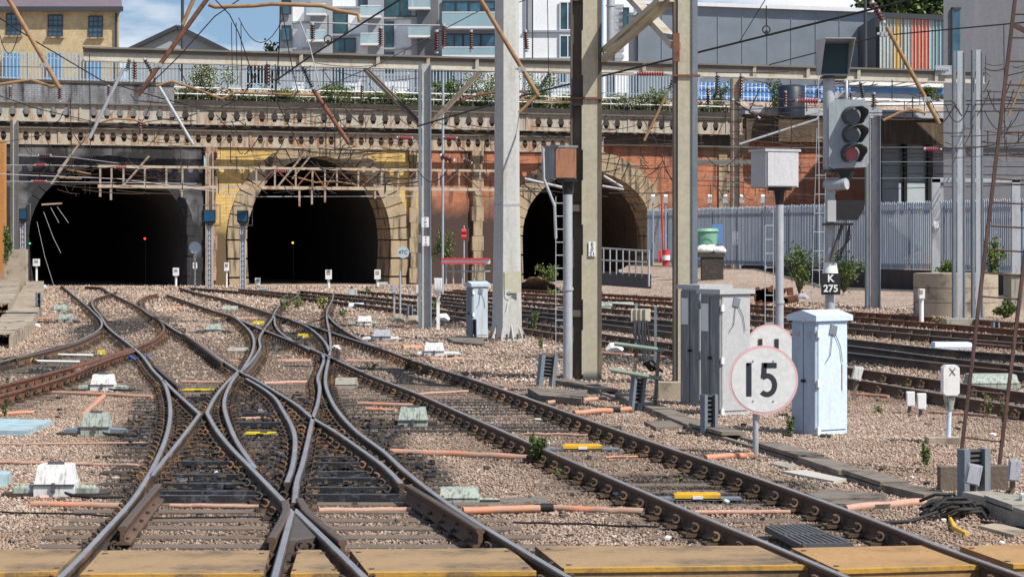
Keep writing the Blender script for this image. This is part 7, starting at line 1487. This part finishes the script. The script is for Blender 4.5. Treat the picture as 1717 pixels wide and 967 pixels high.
# insulators
def insul(p0, p1, rpx, Y, n, mat, label):
    a_, b_ = P(*p0, Y), P(*p1, Y); s_ = Y/F; r0 = rpx*s_; t = thing('insulator', label, 'insulator', b_, group='ribbed insulators'); mb = MB(); rs_ = []; pts = []
    for k in range(n):
        for q, rr_ in ((0, .45), (.35, 1), (.55, 1), (.7, .45)): pts.append(a_.lerp(b_, (k+q)/n)); rs_.append(r0*rr_)
    mb.tube(pts, rs_, 10); mb.build('ribbed_body', M[mat], t, world=True)
    d = (b_-a_)*.12
    for p_, q_ in ((a_-d, a_), (b_, b_+d)): mb = MB(); mb.tube([p_, q_], r0*.6, 8); mb.build('end_cap', M['galv'], t, world=True)
for a_ in (((524, 42), (524, 68), 5, 66, 7, 'insul', 'upright dark red insulator on the beam, leftmost, at the far end of the pale bar'), ((638, 48), (638, 78), 5, 68, 8, 'insul', 'upright dark red insulator on the beam in the middle of the pale bar'), ((732, 54), (732, 86), 5.5, 68, 8, 'insul', 'lower one of two upright insulators above the mast'), ((744, 44), (744, 78), 5.5, 66, 9, 'insul', 'taller of the two upright insulators above the mast'), ((790, 54), (790, 84), 4.5, 68, 8, 'insul', 'upright insulator on the beam left of the big pale column'),
 ((881, 54), (883, 84), 5, 68, 8, 'insul', 'upright insulator on the beam right of the big pale column'), ((226, 104), (226, 134), 4.5, 66, 7, 'insul', 'insulator hanging vertically under the left end of the beam'), ((217, 101), (212, 118), 4, 66, 5, 'insul_dark', 'dark slanting insulator under the left beam end, left of the hanging one'), ((243, 101), (256, 124), 4, 66, 6, 'insul_dark', 'dark slanting insulator under the left beam end, at the rusty tube'), ((449, 108), (449, 144), 5, 66, 7, 'insul', 'insulator hanging before the fence left of the apartments'),
 ((507, 112), (524, 148), 4.5, 64, 9, 'insul_dark', 'dark diagonal insulator above the brown tube left of the mast'), ((922, 122), (905, 150), 4, 66, 7, 'insul_dark', 'dark slanting insulator under the beam left of the warm column'), ((1068, 124), (1114, 124), 4.5, 66, 11, 'insul_red', 'big red horizontal insulator between the braced columns'), ((1130, 130), (1122, 152), 4, 64, 5, 'insul_dark', 'dark slanting insulator beside the right warm column'),
 ((1203, 127), (1203, 160), 4.5, 70, 8, 'insul_dark', 'hanging dark insulator before the blue hoarding, left one'), ((1243, 128), (1242, 166), 4.5, 70, 8, 'insul', 'hanging dark red insulator before the blue hoarding, right one'), ((1187, 148), (1187, 178), 4, 74, 7, 'insul', 'small upright insulator left before the blue hoarding'), ((1338, 169), (1372, 170), 5, 66, 8, 'insul_red', 'bright red horizontal insulator left of the signal head'), ((1317, 155), (1317, 176), 4, 70, 5, 'insul', 'small upright insulator before the navy tank'), ((1371, 150), (1371, 166), 3.5, 70, 4, 'insul', 'small upright insulator touching the signal post'),
 ((1463, 6), (1480, 36), 7, 58, 6, 'insul', 'large ribbed insulator at the top of the tan tube before the coloured louvres'), ((1443, 140), (1448, 166), 4.5, 68, 7, 'insul_dark', 'dark slanting insulator right of the signal head'), ((1465, 158), (1465, 182), 5, 68, 6, 'insul', 'dark red insulator above the mast right of the signal'), ((1427, 156), (1427, 168), 3.5, 70, 4, 'insul', 'small insulator just above the signal head'), ((1552, 250), (1576, 251), 4, 66, 7, 'insul_red', 'red horizontal insulator left of the twin columns'),
 ((66, 261), (84, 261), 4, 100, 6, 'insul', 'horizontal insulator before the black portal, topmost of three'), ((60, 277), (76, 277), 2.8, 100, 6, 'insul_red', 'horizontal red insulator before the black portal, middle of three'), ((55, 304), (76, 304), 2.6, 100, 6, 'insul_red', 'horizontal red insulator before the black portal, lowest of three'), ((194, 281), (212, 281), 2.6, 108, 6, 'insul_red', 'red insulator on the truss before the black portal'), ((462, 288), (484, 288), 2.6, 110, 6, 'insul_red', 'red insulator on the truss before the middle tunnel'),
 ((668, 231), (690, 232), 4, 76, 7, 'insul_red', 'red horizontal insulator before the lower girder left of the mast'), ((745, 231), (765, 232), 4, 76, 7, 'insul_red', 'red horizontal insulator before the lower girder right of the mast'), ((740, 262), (760, 270), 7, 98, 3, 'insul', 'dark bulb shaped insulator on the orange wall, left'), ((778, 268), (790, 274), 5, 98, 3, 'insul', 'dark bulb shaped insulator on the orange wall, right'), ((17, 146), (17, 165), 3.5, 70, 6, 'insul', 'small upright insulator at the far left girder'), ((100, 148), (100, 168), 4.5, 62, 6, 'insul', 'dark insulator at the lower end of the tan brown tube'), ((182, 145), (182, 162), 3.5, 70, 6, 'insul', 'small upright insulator before the parapet brickwork'), ((607, 144), (607, 166), 3.5, 74, 6, 'insul', 'small dark insulator before the weeds left of the beam brace'), ((1232, 170), (1270, 196), 3, 90, 3, 'insul_dark', 'thin dark slanting insulator at the girder end'), ((234, 200), (236, 225), 4, 72, 6, 'insul', 'dark insulator on the lower left girder')):
    insul(*a_)
for x, y, lab in ((1285, 50, 'dark pulley hook on the thick cable before the metal hall'), (550, 66, 'dark ring hook on the cable before the apartments')):
    mb = MB(); c_ = P(x, y, 50); mb.tube([c_+Vector((0, 0, .5)), c_+Vector((0, 0, .08))], .012, 5); mb.tube([c_+Vector((.08*math.cos(k), 0, .08*math.sin(k))) for k in [q*.63 for q in range(11)]], .015, 5); mb.box(c_+Vector((0, 0, -.08)), (.06, .05, .12)); one(mb, 'pulley_hook', M['wire'], lab, 'hook')
# clamps where tubes meet
for x, y, Y, lab in ((75, 110, 60, 'pale clamp on the tan brown tube before the fence'), (266, 110, 60, 'pale clamp on the rusty tube at the beam'), (875, 117, 57, 'pale clamp where the tan tube meets the big column'), (1554, 167, 60, 'pale clamp on the long tan tube at the canopy'), (1482, 58, 60, 'pale shackle below the ribbed insulator, upper right')):
    mb = MB(); c_ = P(x, y, Y); mb.box(c_, (.16, .14, .12)); mb.box(c_+Vector((-.12, 0, .02)), (.1, .06, .06)); mb.cyl(c_+Vector((.05, -.08, 0)), c_+Vector((.05, .08, 0)), .05, n=8); one(mb, 'tube_clamp', M['galv'], lab, 'clamp')
# bracket on the right beam end
mb = MB(); 
for k in range(7): mb.box(PB(1570+k*4, 117+ (k%2)*0, -.25), (.05, .1, .06))
mb.box(PB(1583, 118, -.2), (.55, .05, .3)); one(mb, 'splice_plate', M['galv'], 'bolted splice plate on the beam beside the twin columns', 'plate')
mb = MB(); mb.bar(P(1430, 187, 85), P(1478, 187, 85), .3, .3); mb.build('mast_head', M['galv'], tsig, world=True)
mb = MB(); mb.bar(P(1170, 272, 128), P(1262, 272, 128), .15, .25); mb.bar(P(1212, 307, 127), P(1266, 306, 127), .06, .08); mb.build('mast_arm', M['beam_top'], tslim, world=True)
# ------------------------------------------------------------------ lettering becomes plain mesh
for o in [q for q in bpy.data.objects if q.type == 'FONT']:
    me = bpy.data.meshes.new_from_object(o); n = bpy.data.objects.new('lettering', me); C.objects.link(n)
    n.parent = o.parent; n.matrix_parent_inverse = o.matrix_parent_inverse.copy(); n.matrix_basis = o.matrix_basis.copy(); bpy.data.objects.remove(o)
